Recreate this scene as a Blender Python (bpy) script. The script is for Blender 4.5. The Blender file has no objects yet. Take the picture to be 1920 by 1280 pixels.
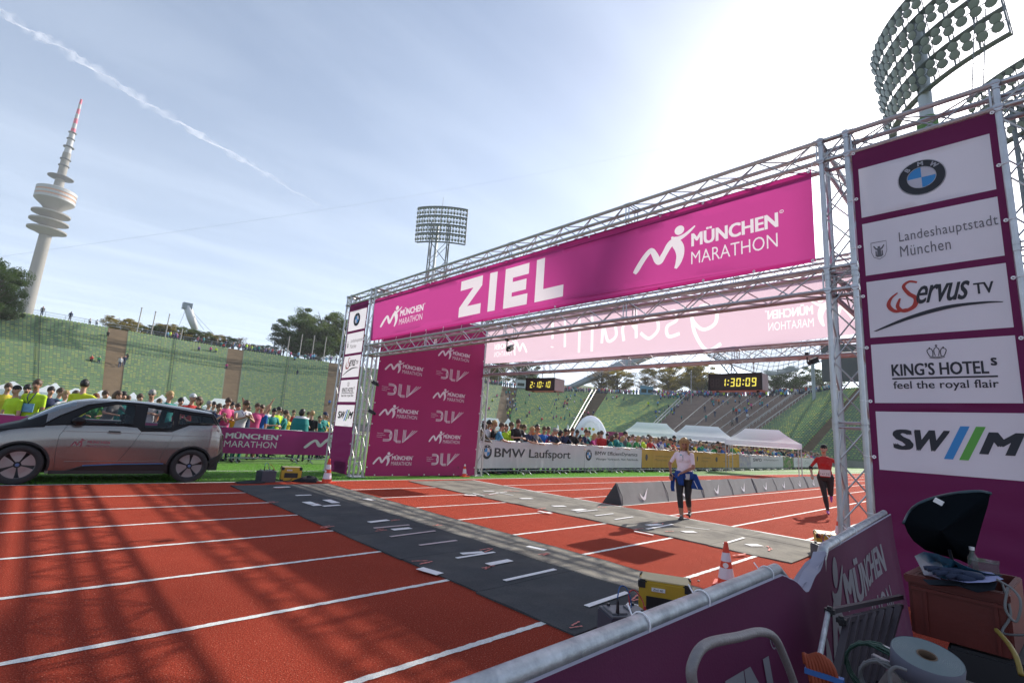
import bpy, bmesh, math, random
import numpy as np
from mathutils import Vector, Matrix
R = math.radians
rng = random.Random(7)
nrg = np.random.default_rng(11)
scene = bpy.context.scene
COL = scene.collection

# ------------------------------------------------------------------ camera
CYAW, CPITCH, CROLL, CF, CH = R(46.391), R(10.796), R(4.031), 915.49, 1.5
_f = np.array([math.cos(CYAW)*math.cos(CPITCH), math.sin(CYAW)*math.cos(CPITCH), math.sin(CPITCH)])
_r = np.cross(_f, [0, 0, 1]); _r /= np.linalg.norm(_r); _u = np.cross(_r, _f)
CR = math.cos(CROLL)*_r + math.sin(CROLL)*_u
CU = -math.sin(CROLL)*_r + math.cos(CROLL)*_u
camd = bpy.data.cameras.new('camera'); cam = bpy.data.objects.new('camera', camd); COL.objects.link(cam)
cam.matrix_world = Matrix(((CR[0], CU[0], -_f[0], 0), (CR[1], CU[1], -_f[1], 0), (CR[2], CU[2], -_f[2], CH), (0, 0, 0, 1)))
camd.sensor_width = 36; camd.lens = CF/1920*36
camd.clip_start = 0.05; camd.clip_end = 20000
scene.camera = cam

# ------------------------------------------------------------------ sky, sun, exposure
SUN_AZ, SUN_EL = 4.0, 30.0          # azimuth from +X towards +Y
world = bpy.data.worlds.new('World'); scene.world = world; world.use_nodes = True
wn = world.node_tree.nodes; wl = world.node_tree.links
for n in list(wn): wn.remove(n)
w_out = wn.new('ShaderNodeOutputWorld'); w_bg = wn.new('ShaderNodeBackground')
w_sky = wn.new('ShaderNodeTexSky'); w_sky.sky_type = 'NISHITA'; w_sky.sun_disc = False
w_sky.sun_elevation = R(SUN_EL); w_sky.sun_rotation = R(90 - SUN_AZ)
w_sky.air_density = 1.0; w_sky.dust_density = 2.2; w_sky.ozone_density = 2.6; w_sky.altitude = 500
# thin high cirrus veil: noise over the direction of view, the same all round the sky
tcw = wn.new('ShaderNodeTexCoord'); sepw = wn.new('ShaderNodeSeparateXYZ')
wl.new(tcw.outputs['Generated'], sepw.inputs[0])
mx = wn.new('ShaderNodeMath'); mx.operation = 'MAXIMUM'; mx.inputs[1].default_value = 0.06
wl.new(sepw.outputs['Z'], mx.inputs[0])
dv = wn.new('ShaderNodeVectorMath'); dv.operation = 'DIVIDE'
cz = wn.new('ShaderNodeCombineXYZ')
for k in range(3): wl.new(mx.outputs[0], cz.inputs[k])
wl.new(tcw.outputs['Generated'], dv.inputs[0]); wl.new(cz.outputs[0], dv.inputs[1])
mp = wn.new('ShaderNodeMapping'); mp.inputs['Rotation'].default_value = (0, 0, R(-38)); mp.inputs['Scale'].default_value = (.55, 2.0, 0)
wl.new(dv.outputs[0], mp.inputs[0])
nz = wn.new('ShaderNodeTexNoise'); nz.inputs['Scale'].default_value = 1.1; nz.inputs['Detail'].default_value = 7; nz.inputs['Roughness'].default_value = .55; nz.inputs['Distortion'].default_value = .5
wl.new(mp.outputs[0], nz.inputs['Vector'])
rp = wn.new('ShaderNodeMapRange'); rp.inputs['From Min'].default_value = .40; rp.inputs['From Max'].default_value = .85; rp.inputs['To Min'].default_value = 0.12; rp.inputs['To Max'].default_value = .38
wl.new(nz.outputs['Fac'], rp.inputs['Value'])
mixw = wn.new('ShaderNodeMix'); mixw.data_type = 'RGBA'
hs = wn.new('ShaderNodeRGBToBW'); wl.new(w_sky.outputs[0], hs.inputs[0])
mulw = wn.new('ShaderNodeMath'); mulw.operation = 'MULTIPLY_ADD'; mulw.inputs[1].default_value = .55; mulw.inputs[2].default_value = 5.2
wl.new(hs.outputs[0], mulw.inputs[0])
cldc = wn.new('ShaderNodeCombineColor')
for k, g in enumerate((.87, 1.0, 1.20)):
    m_ = wn.new('ShaderNodeMath'); m_.operation = 'MULTIPLY'; m_.inputs[1].default_value = g
    wl.new(mulw.outputs[0], m_.inputs[0]); wl.new(m_.outputs[0], cldc.inputs[k])
el1 = wn.new('ShaderNodeMath'); el1.operation = 'SUBTRACT'; el1.inputs[0].default_value = 1.0; wl.new(sepw.outputs['Z'], el1.inputs[1])
el2 = wn.new('ShaderNodeMath'); el2.operation = 'POWER'; el2.inputs[1].default_value = 2.2; el2.use_clamp = True; wl.new(el1.outputs[0], el2.inputs[0])
el3 = wn.new('ShaderNodeMath'); el3.operation = 'MULTIPLY_ADD'; el3.inputs[1].default_value = .66; el3.use_clamp = True
wl.new(el2.outputs[0], el3.inputs[0]); wl.new(rp.outputs[0], el3.inputs[2]); wl.new(el3.outputs[0], mixw.inputs[0]); wl.new(w_sky.outputs[0], mixw.inputs[6]); wl.new(cldc.outputs[0], mixw.inputs[7])
wl.new(mixw.outputs[2], w_bg.inputs['Color']); w_bg.inputs['Strength'].default_value = 0.11
wl.new(w_bg.outputs[0], w_out.inputs[0])

sund = bpy.data.lights.new('sun', 'SUN'); sund.energy = 5.0; sund.angle = R(.53); sund.color = (1.0, .93, .82)
suno = bpy.data.objects.new('sun', sund); COL.objects.link(suno)
sdir = Vector((math.cos(R(SUN_EL))*math.cos(R(SUN_AZ)), math.cos(R(SUN_EL))*math.sin(R(SUN_AZ)), math.sin(R(SUN_EL))))
suno.rotation_euler = sdir.to_track_quat('Z', 'Y').to_euler()
suno.location = (20, 0, 40)
scene.view_settings.view_transform = 'Standard'; scene.view_settings.look = 'None'
scene.view_settings.exposure = 0.6; scene.view_settings.gamma = 1
scene.render.engine = 'CYCLES'
try:
    scene.cycles.use_denoising = True
    scene.cycles.max_bounces = 7; scene.cycles.transparent_max_bounces = 24
    scene.cycles.diffuse_bounces = 3; scene.cycles.glossy_bounces = 3; scene.cycles.transmission_bounces = 5
except Exception: pass

# ------------------------------------------------------------------ helpers
def ray(px, py):
    d = _f*CF + CR*(px-960) - CU*(py-640); return d/np.linalg.norm(d)
def gp(px, py, z=0.0):
    d = ray(px, py); t = (z-CH)/d[2]; return Vector((d[0]*t, d[1]*t, z))
def at_y(px, py, Y):
    d = ray(px, py); t = Y/d[1]; return Vector((d[0]*t, Y, d[2]*t+CH))
def at_x(px, py, X):
    d = ray(px, py); t = X/d[0]; return Vector((X, d[1]*t, d[2]*t+CH))
def far(px, py, dist):                 # point at a horizontal distance in a direction
    d = ray(px, py); t = dist/math.hypot(d[0], d[1]); return Vector((d[0]*t, d[1]*t, d[2]*t+CH))

def tag(o, label=None, cat=None, group=None, kind=None):
    if label: o['label'] = label
    if cat: o['category'] = cat
    if group: o['group'] = group
    if kind: o['kind'] = kind
    return o
def link(name, me, parent=None, loc=None, rot=None):
    o = bpy.data.objects.new(name, me); COL.objects.link(o)
    if parent is not None: o.parent = parent
    if loc is not None: o.location = loc
    if rot is not None: o.rotation_euler = rot
    return o
def thing(name, label, cat, loc=(0, 0, 0), rz=0, group=None):
    o = bpy.data.objects.new(name, None); COL.objects.link(o); o.empty_display_size = .2
    o.location = loc; o.rotation_euler = (0, 0, rz)
    return tag(o, label, cat, group)
def copy_tree(o, parent=None):
    c = o.copy(); COL.objects.link(c); c.parent = parent
    for ch in o.children: copy_tree(ch, c)
    return c

class MB:
    """collects geometry for one mesh"""
    def __init__(s): s.v = []; s.f = []; s.m = []
    def add(s, vs, fs, m=0):
        b = len(s.v); s.v += [tuple(v) for v in vs]; s.f += [tuple(b+i for i in f) for f in fs]; s.m += [m]*len(fs); return s
    def box(s, c, d, rz=0, m=0, rot=None):
        x, y, z = [k/2 for k in d]; pts = [Vector((i*x, j*y, k*z)) for i in (-1, 1) for j in (-1, 1) for k in (-1, 1)]
        M_ = rot if rot is not None else Matrix.Rotation(rz, 3, 'Z')
        pts = [M_ @ p + Vector(c) for p in pts]
        return s.add(pts, [(0, 1, 3, 2), (4, 6, 7, 5), (0, 4, 5, 1), (2, 3, 7, 6), (0, 2, 6, 4), (1, 5, 7, 3)], m)
    def tube(s, pts, r, n=8, m=0, cap=True, closed=False):
        pts = [Vector(p) for p in pts]; N = len(pts); rs = r if isinstance(r, (list, tuple)) else [r]*N
        vs = []; prev = None
        for i, p in enumerate(pts):
            if closed: t = pts[(i+1) % N]-pts[i-1]
            else: t = pts[min(i+1, N-1)]-pts[max(i-1, 0)]
            t.normalize()
            if prev is None:
                a = t.orthogonal().normalized()
            else:
                a = prev - t*prev.dot(t)
                if a.length < 1e-6: a = t.orthogonal()
                a.normalize()
            prev = a; b = t.cross(a)
            vs += [p + (a*math.cos(2*math.pi*k/n)+b*math.sin(2*math.pi*k/n))*rs[i] for k in range(n)]
        fs = []
        for i in range(N if closed else N-1):
            j = (i+1) % N
            for k in range(n): fs.append((i*n+k, i*n+(k+1) % n, j*n+(k+1) % n, j*n+k))
        if cap and not closed:
            fs.append(tuple(range(n-1, -1, -1))); fs.append(tuple((N-1)*n+k for k in range(n)))
        return s.add(vs, fs, m)
    def lathe(s, prof, n=24, m=0, c=(0, 0, 0), ms=None, rot=None):
        vs = []; fs = []; c = Vector(c)
        for r, z in prof:
            for k in range(n):
                a = 2*math.pi*k/n; p = Vector((r*math.cos(a), r*math.sin(a), z))
                vs.append((rot @ p if rot else p) + c)
        b = len(s.v); s.v += [tuple(v) for v in vs]
        for i in range(len(prof)-1):
            for k in range(n):
                s.f.append((b+i*n+k, b+i*n+(k+1) % n, b+(i+1)*n+(k+1) % n, b+(i+1)*n+k)); s.m.append(ms[i] if ms else m)
        return s
    def quad(s, a, b, c, d, m=0): return s.add([a, b, c, d], [(0, 1, 2, 3)], m)
    def mesh(s, name, mats, smooth=False, auto=None):
        me = bpy.data.meshes.new(name); me.from_pydata(s.v, [], s.f)
        for m_ in (mats if isinstance(mats, (list, tuple)) else [mats]): me.materials.append(m_)
        if any(s.m): me.polygons.foreach_set('material_index', s.m)
        if smooth: me.polygons.foreach_set('use_smooth', [True]*len(s.f))
        me.update()
        return me
    def build(s, name, mats, parent=None, smooth=False, loc=None, rot=None, bevel=0):
        me = s.mesh(name, mats, smooth)
        if bevel:
            bm = bmesh.new(); bm.from_mesh(me)
            bmesh.ops.bevel(bm, geom=list(bm.edges), offset=bevel, segments=2, affect='EDGES', clamp_overlap=True)
            bm.to_mesh(me); bm.free()
        return link(name, me, parent, loc, rot)
def arr_mesh(name, V, F, mats, mi=None, smooth=False):
    me = bpy.data.meshes.new(name); V = np.asarray(V, np.float32); F = np.asarray(F, np.int32)
    me.vertices.add(len(V)); me.vertices.foreach_set('co', V.ravel())
    k = F.shape[1]; me.loops.add(F.size); me.loops.foreach_set('vertex_index', F.ravel())
    me.polygons.add(len(F)); me.polygons.foreach_set('loop_start', np.arange(0, F.size, k, dtype=np.int32))
    me.polygons.foreach_set('loop_total', np.full(len(F), k, np.int32))
    for m_ in (mats if isinstance(mats, (list, tuple)) else [mats]): me.materials.append(m_)
    if mi is not None: me.polygons.foreach_set('material_index', np.asarray(mi, np.int32))
    if smooth: me.polygons.foreach_set('use_smooth', np.ones(len(F), bool))
    me.update(calc_edges=True); return me

# ------------------------------------------------------------------ materials
MATS = {}
def M(name, col=(.5, .5, .5), rough=.6, metal=0, var=0, vscale=4, bump=0, bscale=40, spec=None, trans=0, tcol=None, coat=0, fine=0, fscale=200, emit=None, estr=0, col2=None, c2scale=3, c2lo=.45, c2hi=.6, stretch=None, sheen=0):
    if name in MATS: return MATS[name]
    m = bpy.data.materials.new(name); m.use_nodes = True; nt = m.node_tree; N = nt.nodes; L = nt.links
    b = N['Principled BSDF']; out = N['Material Output']
    b.inputs['Base Color'].default_value = (*col, 1); b.inputs['Roughness'].default_value = rough; b.inputs['Metallic'].default_value = metal
    if spec is not None: b.inputs['Specular IOR Level'].default_value = spec
    if coat: b.inputs['Coat Weight'].default_value = coat; b.inputs['Coat Roughness'].default_value = .06
    if sheen: b.inputs['Sheen Weight'].default_value = sheen
    if emit: b.inputs['Emission Color'].default_value = (*emit, 1); b.inputs['Emission Strength'].default_value = estr
    vec = None
    if var or bump or fine or col2:
        tc = N.new('ShaderNodeTexCoord'); vec = tc.outputs['Object']
        if stretch:
            mpn = N.new('ShaderNodeMapping'); mpn.inputs['Scale'].default_value = stretch; L.new(vec, mpn.inputs[0]); vec = mpn.outputs[0]
    csock = None
    def noise(sc, det=4, ro=.6):
        n = N.new('ShaderNodeTexNoise'); n.inputs['Scale'].default_value = sc; n.inputs['Detail'].default_value = det; n.inputs['Roughness'].default_value = ro
        L.new(vec, n.inputs['Vector']); return n.outputs['Fac']
    if col2:
        mr = N.new('ShaderNodeMapRange'); mr.inputs['From Min'].default_value = c2lo; mr.inputs['From Max'].default_value = c2hi
        L.new(noise(c2scale, 6), mr.inputs['Value'])
        mm = N.new('ShaderNodeMix'); mm.data_type = 'RGBA'; mm.inputs[6].default_value = (*col, 1); mm.inputs[7].default_value = (*col2, 1)
        L.new(mr.outputs[0], mm.inputs[0]); csock = mm.outputs[2]
    for amt, sc in ((var, vscale), (fine, fscale)):
        if amt:
            mr = N.new('ShaderNodeMapRange'); mr.inputs['From Min'].default_value = .25; mr.inputs['From Max'].default_value = .75
            mr.inputs['To Min'].default_value = 1-amt; mr.inputs['To Max'].default_value = 1+amt
            L.new(noise(sc), mr.inputs['Value'])
            vm = N.new('ShaderNodeVectorMath'); vm.operation = 'SCALE'
            if csock is None: vm.inputs[0].default_value = col
            else: L.new(csock, vm.inputs[0])
            L.new(mr.outputs[0], vm.inputs['Scale']); csock = vm.outputs[0]
    if csock is not None: L.new(csock, b.inputs['Base Color'])
    if bump:
        bn = N.new('ShaderNodeBump'); bn.inputs['Strength'].default_value = bump; bn.inputs['Distance'].default_value = .02
        L.new(noise(bscale, 5), bn.inputs['Height']); L.new(bn.outputs[0], b.inputs['Normal'])
    if trans:
        t = N.new('ShaderNodeBsdfTranslucent'); t.inputs['Color'].default_value = (*(tcol or col), 1)
        if csock is not None and tcol is None: L.new(csock, t.inputs['Color'])
        mxs = N.new('ShaderNodeMixShader'); mxs.inputs[0].default_value = trans
        L.new(b.outputs[0], mxs.inputs[1]); L.new(t.outputs[0], mxs.inputs[2]); L.new(mxs.outputs[0], out.inputs[0])
    MATS[name] = m; return m
def glassy(name, col, alpha, rough=.05, spec=.6):
    m = bpy.data.materials.new(name); m.use_nodes = True; nt = m.node_tree; N = nt.nodes; L = nt.links
    b = N['Principled BSDF']; b.inputs['Base Color'].default_value = (*col, 1); b.inputs['Roughness'].default_value = rough
    b.inputs['Specular IOR Level'].default_value = spec
    tr = N.new('ShaderNodeBsdfTransparent'); mxs = N.new('ShaderNodeMixShader'); mxs.inputs[0].default_value = alpha
    L.new(tr.outputs[0], mxs.inputs[1]); L.new(b.outputs[0], mxs.inputs[2]); L.new(mxs.outputs[0], N['Material Output'].inputs[0])
    MATS[name] = m; return m

m_alu = M('truss_aluminium', (.50, .50, .51), .42, .85, var=.12, vscale=6, bump=.05, bscale=60)
m_galv = M('galvanised_steel', (.42, .44, .46), .45, .75, var=.25, vscale=30, bump=.12, bscale=120, col2=(.30, .32, .34), c2scale=14)
m_steel = M('barrier_steel', (.36, .38, .40), .45, .7, var=.15)
m_black = M('black_plastic', (.018, .018, .02), .45, var=.2, vscale=8)
m_rubber = M('black_rubber', (.02, .02, .021), .8, var=.2)
m_white = M('white_print', (.82, .81, .83), .7)
m_blackprint = M('black_print', (.03, .032, .036), .6)
MAG = (.34, .035, .17)
m_mag = M('magenta_fabric', MAG, .7, var=.05, vscale=3, bump=.06, bscale=90, trans=.45, tcol=(.47, .055, .26))
m_magdark = M('magenta_hem', (.36, .02, .14), .7, trans=.35, tcol=(.45, .02, .18))
m_wfab = M('white_print_fabric', (.80, .78, .80), .7, trans=.45, tcol=(.62, .58, .62))
m_sidefab = M('magenta_wall_fabric', (.34, .018, .12), .75, var=.05, vscale=2, bump=.08, bscale=60, trans=.12)
m_sponsor = M('sponsor_white_fabric', (.64, .64, .70), .75, var=.03, vscale=2, bump=.08, bscale=40, trans=.5, tcol=(.62, .61, .68))
m_sponsmag = M('sponsor_magenta_fabric', (.17, .010, .08), .75, trans=.4, tcol=(.075, .008, .048), bump=.1, bscale=30)
m_darkprint = M('dark_print_fabric', (.03, .032, .04), .75, trans=.1)
m_blue = M('blue_print', (.05, .28, .62), .6, trans=.3); m_greenp = M('green_print', (.13, .42, .07), .6, trans=.3)
m_redp = M('red_print', (.45, .05, .04), .6, trans=.3)

# ------------------------------------------------------------------ flat print: text and marks mapped on surfaces
_tc = {}
def text_geo(s, bold=0.0, shear=0, space=1.0):
    k = (s, bold, shear, space)
    if k in _tc: return _tc[k]
    cu = bpy.data.curves.new('t', 'FONT'); cu.body = s; cu.offset = bold; cu.shear = shear; cu.resolution_u = 3; cu.space_character = space
    o = bpy.data.objects.new('t', cu); COL.objects.link(o)
    bpy.context.view_layer.update()
    me = bpy.data.meshes.new_from_object(o.evaluated_get(bpy.context.evaluated_depsgraph_get()))
    V = np.array([v.co[:2] for v in me.vertices]) if len(me.vertices) else np.zeros((0, 2))
    F = [tuple(p.vertices) for p in me.polygons]
    bpy.data.objects.remove(o); bpy.data.curves.remove(cu); bpy.data.meshes.remove(me)
    _tc[k] = (V, F); return V, F
def stroke_geo(strokes, n=14):
    """strokes: list of ([(x,y,w)...], smooth) thick polylines -> 2D mesh"""
    V = []; F = []
    for pts, smooth in strokes:
        P = [np.array(p, float) for p in pts]
        if smooth and len(P) > 2:
            Q = []
            for i in range(len(P)-1):
                p0 = P[max(i-1, 0)]; p1 = P[i]; p2 = P[i+1]; p3 = P[min(i+2, len(P)-1)]
                for t in np.linspace(0, 1, n, endpoint=False):
                    Q.append(.5*((2*p1)+(-p0+p2)*t+(2*p0-5*p1+4*p2-p3)*t*t+(-p0+3*p1-3*p2+p3)*t**3))
            Q.append(P[-1]); P = Q
        b = len(V)
        for i, p in enumerate(P):
            d = P[min(i+1, len(P)-1)][:2]-P[max(i-1, 0)][:2]; d = d/(np.linalg.norm(d)+1e-9); nn = np.array([-d[1], d[0]])
            V.append(tuple(p[:2]+nn*p[2]/2)); V.append(tuple(p[:2]-nn*p[2]/2))
        for i in range(len(P)-1): F.append((b+2*i, b+2*i+1, b+2*i+3, b+2*i+2))
    return np.array(V), F
def disc_geo(cx, cy, r, n=20, r0=0, a0=0, a1=2*math.pi):
    V = []; F = []
    for i in range(n+1):
        a = a0+(a1-a0)*i/n; V.append((cx+r*math.cos(a), cy+r*math.sin(a))); V.append((cx+r0*math.cos(a), cy+r0*math.sin(a)))
    for i in range(n): F.append((2*i, 2*i+1, 2*i+3, 2*i+2))
    return np.array(V), F
def poly_geo(pts): return np.array(pts, float), [tuple(range(len(pts)))]
def join_geo(*gs):
    V = []; F = []
    for v, f in gs:
        b = len(V); V += [tuple(p) for p in v]; F += [tuple(b+i for i in q) for q in f]
    return np.array(V), F
def xf(g, s=1, dx=0, dy=0, sy=None): V, F = g; return (np.array(V)*[s, sy or s]+[dx, dy], F)
from mathutils.geometry import delaunay_2d_cdt
def boundary_edges(F):
    c = {}
    for f in F:
        for i in range(len(f)):
            a, b = f[i], f[(i+1) % len(f)]; k = (min(a, b), max(a, b)); c[k] = c.get(k, 0)+1
    return [k for k, n in c.items() if n == 1]
_uc = {}
def union_geo(geo):
    """overlapping flat shapes -> one sheet without doubled faces"""
    V, F = geo; V = np.array(V, float)
    if len(F) < 2: return geo
    key = (len(V), len(F), float(V.sum()), float(np.abs(V).max()), tuple(V[len(V)//2]))
    if key in _uc: return _uc[key]
    ov, oe, of, _, _, _ = delaunay_2d_cdt([Vector((float(a), float(b))) for a, b in V], boundary_edges(F), [], 0, 1e-6)
    OV = np.array([tuple(v) for v in ov]); OF = np.array([f for f in of if len(f) == 3]); C = OV[OF].mean(1)
    tr = [(V[f[0]], V[f[i]], V[f[i+1]]) for f in F for i in range(1, len(f)-1)]
    A, B, D = (np.array([t[k] for t in tr]) for k in range(3)); keep = np.zeros(len(C), bool)
    cr = lambda p, q, x: (q[:, None, 0]-p[:, None, 0])*(x[None, :, 1]-p[:, None, 1])-(q[:, None, 1]-p[:, None, 1])*(x[None, :, 0]-p[:, None, 0])
    for s_ in range(0, len(C), 2000):
        X = C[s_:s_+2000]; c1 = cr(A, B, X); c2 = cr(B, D, X); c3 = cr(D, A, X)
        keep[s_:s_+2000] = (((c1 >= 0) & (c2 >= 0) & (c3 >= 0)) | ((c1 <= 0) & (c2 <= 0) & (c3 <= 0))).any(0)
    used, inv = np.unique(OF[keep], return_inverse=True)
    _uc[key] = (OV[used], [tuple(int(q) for q in r) for r in inv.reshape(-1, 3)]); return _uc[key]
def bold(s, b=.04, **k):
    g = text_geo(s, **k); return join_geo(g, xf(g, 1, b*.5, 0), xf(g, 1, b, 0), xf(g, 1, b, b*.45), xf(g, 1, 0, b*.45), xf(g, 1, b*.5, b*.45))
def place_geo(name, geo, o, ux, uz, mat, parent, disp=None, off=.004, maxe=None, double=False):
    """o origin of the print, ux/uz unit vectors; off = how proud of the surface; disp(u, v) shared with the cloth"""
    V, F = union_geo(geo)
    o = Vector(o); ux = Vector(ux); uz = Vector(uz); nn = ux.cross(uz).normalized()
    bm = bmesh.new(); vs = [bm.verts.new((float(x), float(y), 0)) for x, y in V]
    for f in F:
        try: bm.faces.new([vs[i] for i in f])
        except ValueError: pass
    if maxe:
        for _ in range(5):
            es = [e for e in bm.edges if e.calc_length() > maxe]
            if not es: break
            bmesh.ops.subdivide_edges(bm, edges=es, cuts=1, use_grid_fill=False)
            bmesh.ops.triangulate(bm, faces=[f for f in bm.faces if len(f.verts) > 4])
    for v in bm.verts:
        d = disp(v.co.x, v.co.y) if disp else 0
        v.co = o + ux*v.co.x + uz*v.co.y + nn*(off+d)
    bm.normal_update()
    me = bpy.data.meshes.new(name); bm.to_mesh(me); bm.free(); me.materials.append(mat)
    return link(name, me, parent)

def runner_logo():   # unit height, about 1.35 wide: stroke runner forming an M, with head and arms
    return join_geo(
        stroke_geo([([(.0, .12, .09), (.06, .20, .13), (.22, .42, .13), (.36, .56, .12), (.43, .56, .12), (.50, .44, .14), (.56, .31, .15), (.62, .28, .15), (.72, .42, .13), (.84, .60, .15), (.95, .62, .20), (1.04, .50, .21), (1.07, .33, .17), (1.03, .15, .12), (.97, .03, .06)], True)]),
        stroke_geo([([(.88, .77, .03), (.93, .71, .10), (1.02, .69, .11), (1.15, .73, .08), (1.28, .81, .06), (1.38, .89, .03)], True)]),
        disc_geo(1.05, .88, .105))
def mm_text(H=1.0, small=False):
    """MUENCHEN over MARATHON with the runner on the left; unit height of the runner"""
    a = xf(bold('MÜNCHEN', .075), .40); b = xf(text_geo('MARATHON', -.004), .40)
    wa = a[0][:, 0].max(); wb = b[0][:, 0].max()
    a = (a[0]*[1.62/wa, 1], a[1]); b = (b[0]*[1.60/wb, 1], b[1])
    r = disc_geo(0, 0, .035, 14, .025)
    return join_geo(runner_logo(), xf(a, 1, 1.28, .44), xf(b, 1, 1.28, .05), xf(r, 1, 2.96, .72), xf(text_geo('R'), .045, 2.944, .705))
def dlv_geo():
    S = []
    for k in (0, .07, .14):
        S.append(([(.0, .92-k, .035), (.25, .92-k, .035), (.42-k*.3, .80-k*.6, .035), (.47-k, .5, .035), (.42-k*.3, .2+k*.6, .035), (.25, .08+k, .035), (.0, .08+k, .035)], True))
        S.append(([(.62+k, 1.0, .035), (.62+k, .14-k+.0, .035)], False)); S.append(([(.60+k, .15-k, .035), (1.02, .15-k, .035)], False))
        S.append(([(1.12+k, 1.0, .035), (1.12+k*1.0, .02+k*1.6, .035)], False)); S.append(([(1.12+k*.8, .02+k*1.2, .035), (1.95-k*1.9, 1.0, .035)], False))
    g = [stroke_geo(S)]
    for i, t in enumerate(('Deutscher', 'Leichtathletik-', 'Verband')):
        tt = text_geo(t); g.append((tt[0]*[.085, .10]+[-.36, .62-.14*i], tt[1]))
    return join_geo(*g)
def inlaid(name, pl, u0, u1, z0, z1, mat, parent, disp, inlays, gx=.16, gz=.12, grow=None):
    """woven panel whose printed areas are cut into it (so light shines through each colour by itself).
    inlays: list of (part name, geo in plane metres, material)"""
    nx = max(2, int((u1-u0)/gx)); nz = max(2, int((z1-z0)/gz))
    P = [(u0+(u1-u0)*i/nx, z0+(z1-z0)*j/nz) for j in range(nz+1) for i in range(nx+1)]; E = []
    idx = lambda i, j: j*(nx+1)+i
    E += [(idx(i, 0), idx(i+1, 0)) for i in range(nx)]+[(idx(i, nz), idx(i+1, nz)) for i in range(nx)]+[(idx(0, j), idx(0, j+1)) for j in range(nz)]+[(idx(nx, j), idx(nx, j+1)) for j in range(nz)]
    tris = []
    for k, (nm, (V, F), mt) in enumerate(inlays):
        b = len(P); P += [tuple(map(float, v)) for v in V]
        E += [(a+b, c+b) for a, c in boundary_edges(F)]
        V = np.array(V, float)
        for f in F:
            for i in range(1, len(f)-1): tris.append((V[f[0]], V[f[i]], V[f[i+1]], k))
    ov, oe, of, _, _, _ = delaunay_2d_cdt([Vector(p) for p in P], E, [], 0, 1e-5)
    OV = np.array([tuple(v) for v in ov]); OF = np.array([f for f in of if len(f) == 3])
    C = OV[OF].mean(1); cls = np.full(len(OF), -1)
    if not tris: tris = [(np.array([9e9, 9e9]), np.array([9e9, 9e9+1]), np.array([9e9+1, 9e9]), -1)]
    A = np.array([t[0] for t in tris]); B = np.array([t[1] for t in tris]); D = np.array([t[2] for t in tris]); K = np.array([t[3] for t in tris])
    cr = lambda p, q, x: (q[:, None, 0]-p[:, None, 0])*(x[None, :, 1]-p[:, None, 1])-(q[:, None, 1]-p[:, None, 1])*(x[None, :, 0]-p[:, None, 0])
    for s_ in range(0, len(C), 2000):
        X = C[s_:s_+2000]; c1 = cr(A, B, X); c2 = cr(B, D, X); c3 = cr(D, A, X)
        ins = ((c1 >= 0) & (c2 >= 0) & (c3 >= 0)) | ((c1 <= 0) & (c2 <= 0) & (c3 <= 0))
        hit = ins.any(0); cls[s_:s_+2000][hit] = K[ins.argmax(0)[hit]]
    def out(nm, sel, mt):
        F = OF[sel]
        if not len(F): return
        used, inv = np.unique(F, return_inverse=True); V = OV[used]; F = inv.reshape(-1, 3)
        W = [tuple(pl.o+pl.ux*float(u)+pl.uz*float(z)+pl.n*(disp(u, z) if disp else 0)) for u, z in V]
        o = link(nm, arr_mesh(nm, W, F, mt, smooth=True), parent); return o
    out(name, cls == -1, mat)
    for k, (nm, g, mt) in enumerate(inlays): out(nm, cls == k, mt)
def place_roundel(o, ux, uz, R_, parent, disp=None, mw=None, maxe=None):
    mw = mw or m_wfab
    P = lambda n, g, m_, off: place_geo(n, xf(g, R_), o, ux, uz, m_, parent, disp, off, maxe)
    P('emblem_ring', disc_geo(0, 0, 1, 40, .58), m_darkprint, .004)
    P('emblem_outline', join_geo(disc_geo(0, 0, .61, 40, .58), disc_geo(0, 0, .99, 40, .965)), mw, .006)
    P('emblem_white', join_geo(disc_geo(0, 0, .58, 12, 0, 0, math.pi/2), disc_geo(0, 0, .58, 12, 0, math.pi, 1.5*math.pi)), mw, .004)
    P('emblem_blue', join_geo(disc_geo(0, 0, .58, 12, 0, math.pi/2, math.pi), disc_geo(0, 0, .58, 12, 0, 1.5*math.pi, 2*math.pi)), m_blue, .004)
    g = []
    for ch, a in (('B', 134), ('M', 90), ('W', 46)):
        V, F = bold(ch, .10); V = (V-[(V[:, 0].max()+V[:, 0].min())/2, .36])*.33; t = R(a-90); Rm = np.array([[math.cos(t), math.sin(t)], [-math.sin(t), math.cos(t)]])
        g.append((V @ Rm + [.79*math.cos(R(a)), .79*math.sin(R(a))], F))
    for g_ in g: P('emblem_letter', g_, mw, .006)
def cloth(name, o, ux, uz, W, H, mat, parent=None, disp=None, nx=40, nz=10, thick=.003):
    """a cloth panel as a thin closed sheet"""
    o = Vector(o); ux = Vector(ux); uz = Vector(uz); nn = ux.cross(uz).normalized()
    vs = []; fs = []
    for s_ in (0, 1):
        for j in range(nz+1):
            for i in range(nx+1):
                u, v = W*i/nx, H*j/nz; d = disp(u, v) if disp else 0
                vs.append(o+ux*u+uz*v+nn*(d-s_*thick))
    n1 = (nx+1)*(nz+1)
    for j in range(nz):
        for i in range(nx):
            a = j*(nx+1)+i; fs.append((a, a+1, a+nx+2, a+nx+1))
    mb = MB(); mb.add(vs[:n1], fs)
    return mb.build(name, mat, parent, smooth=True)
# ================================================================== GROUND, TRACK, TURF
m_track = M('track_rubber', (.37, .055, .031), .95, var=.10, vscale=1.1, bump=1.0, bscale=170, fine=.8, fscale=110, spec=.06)
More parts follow.
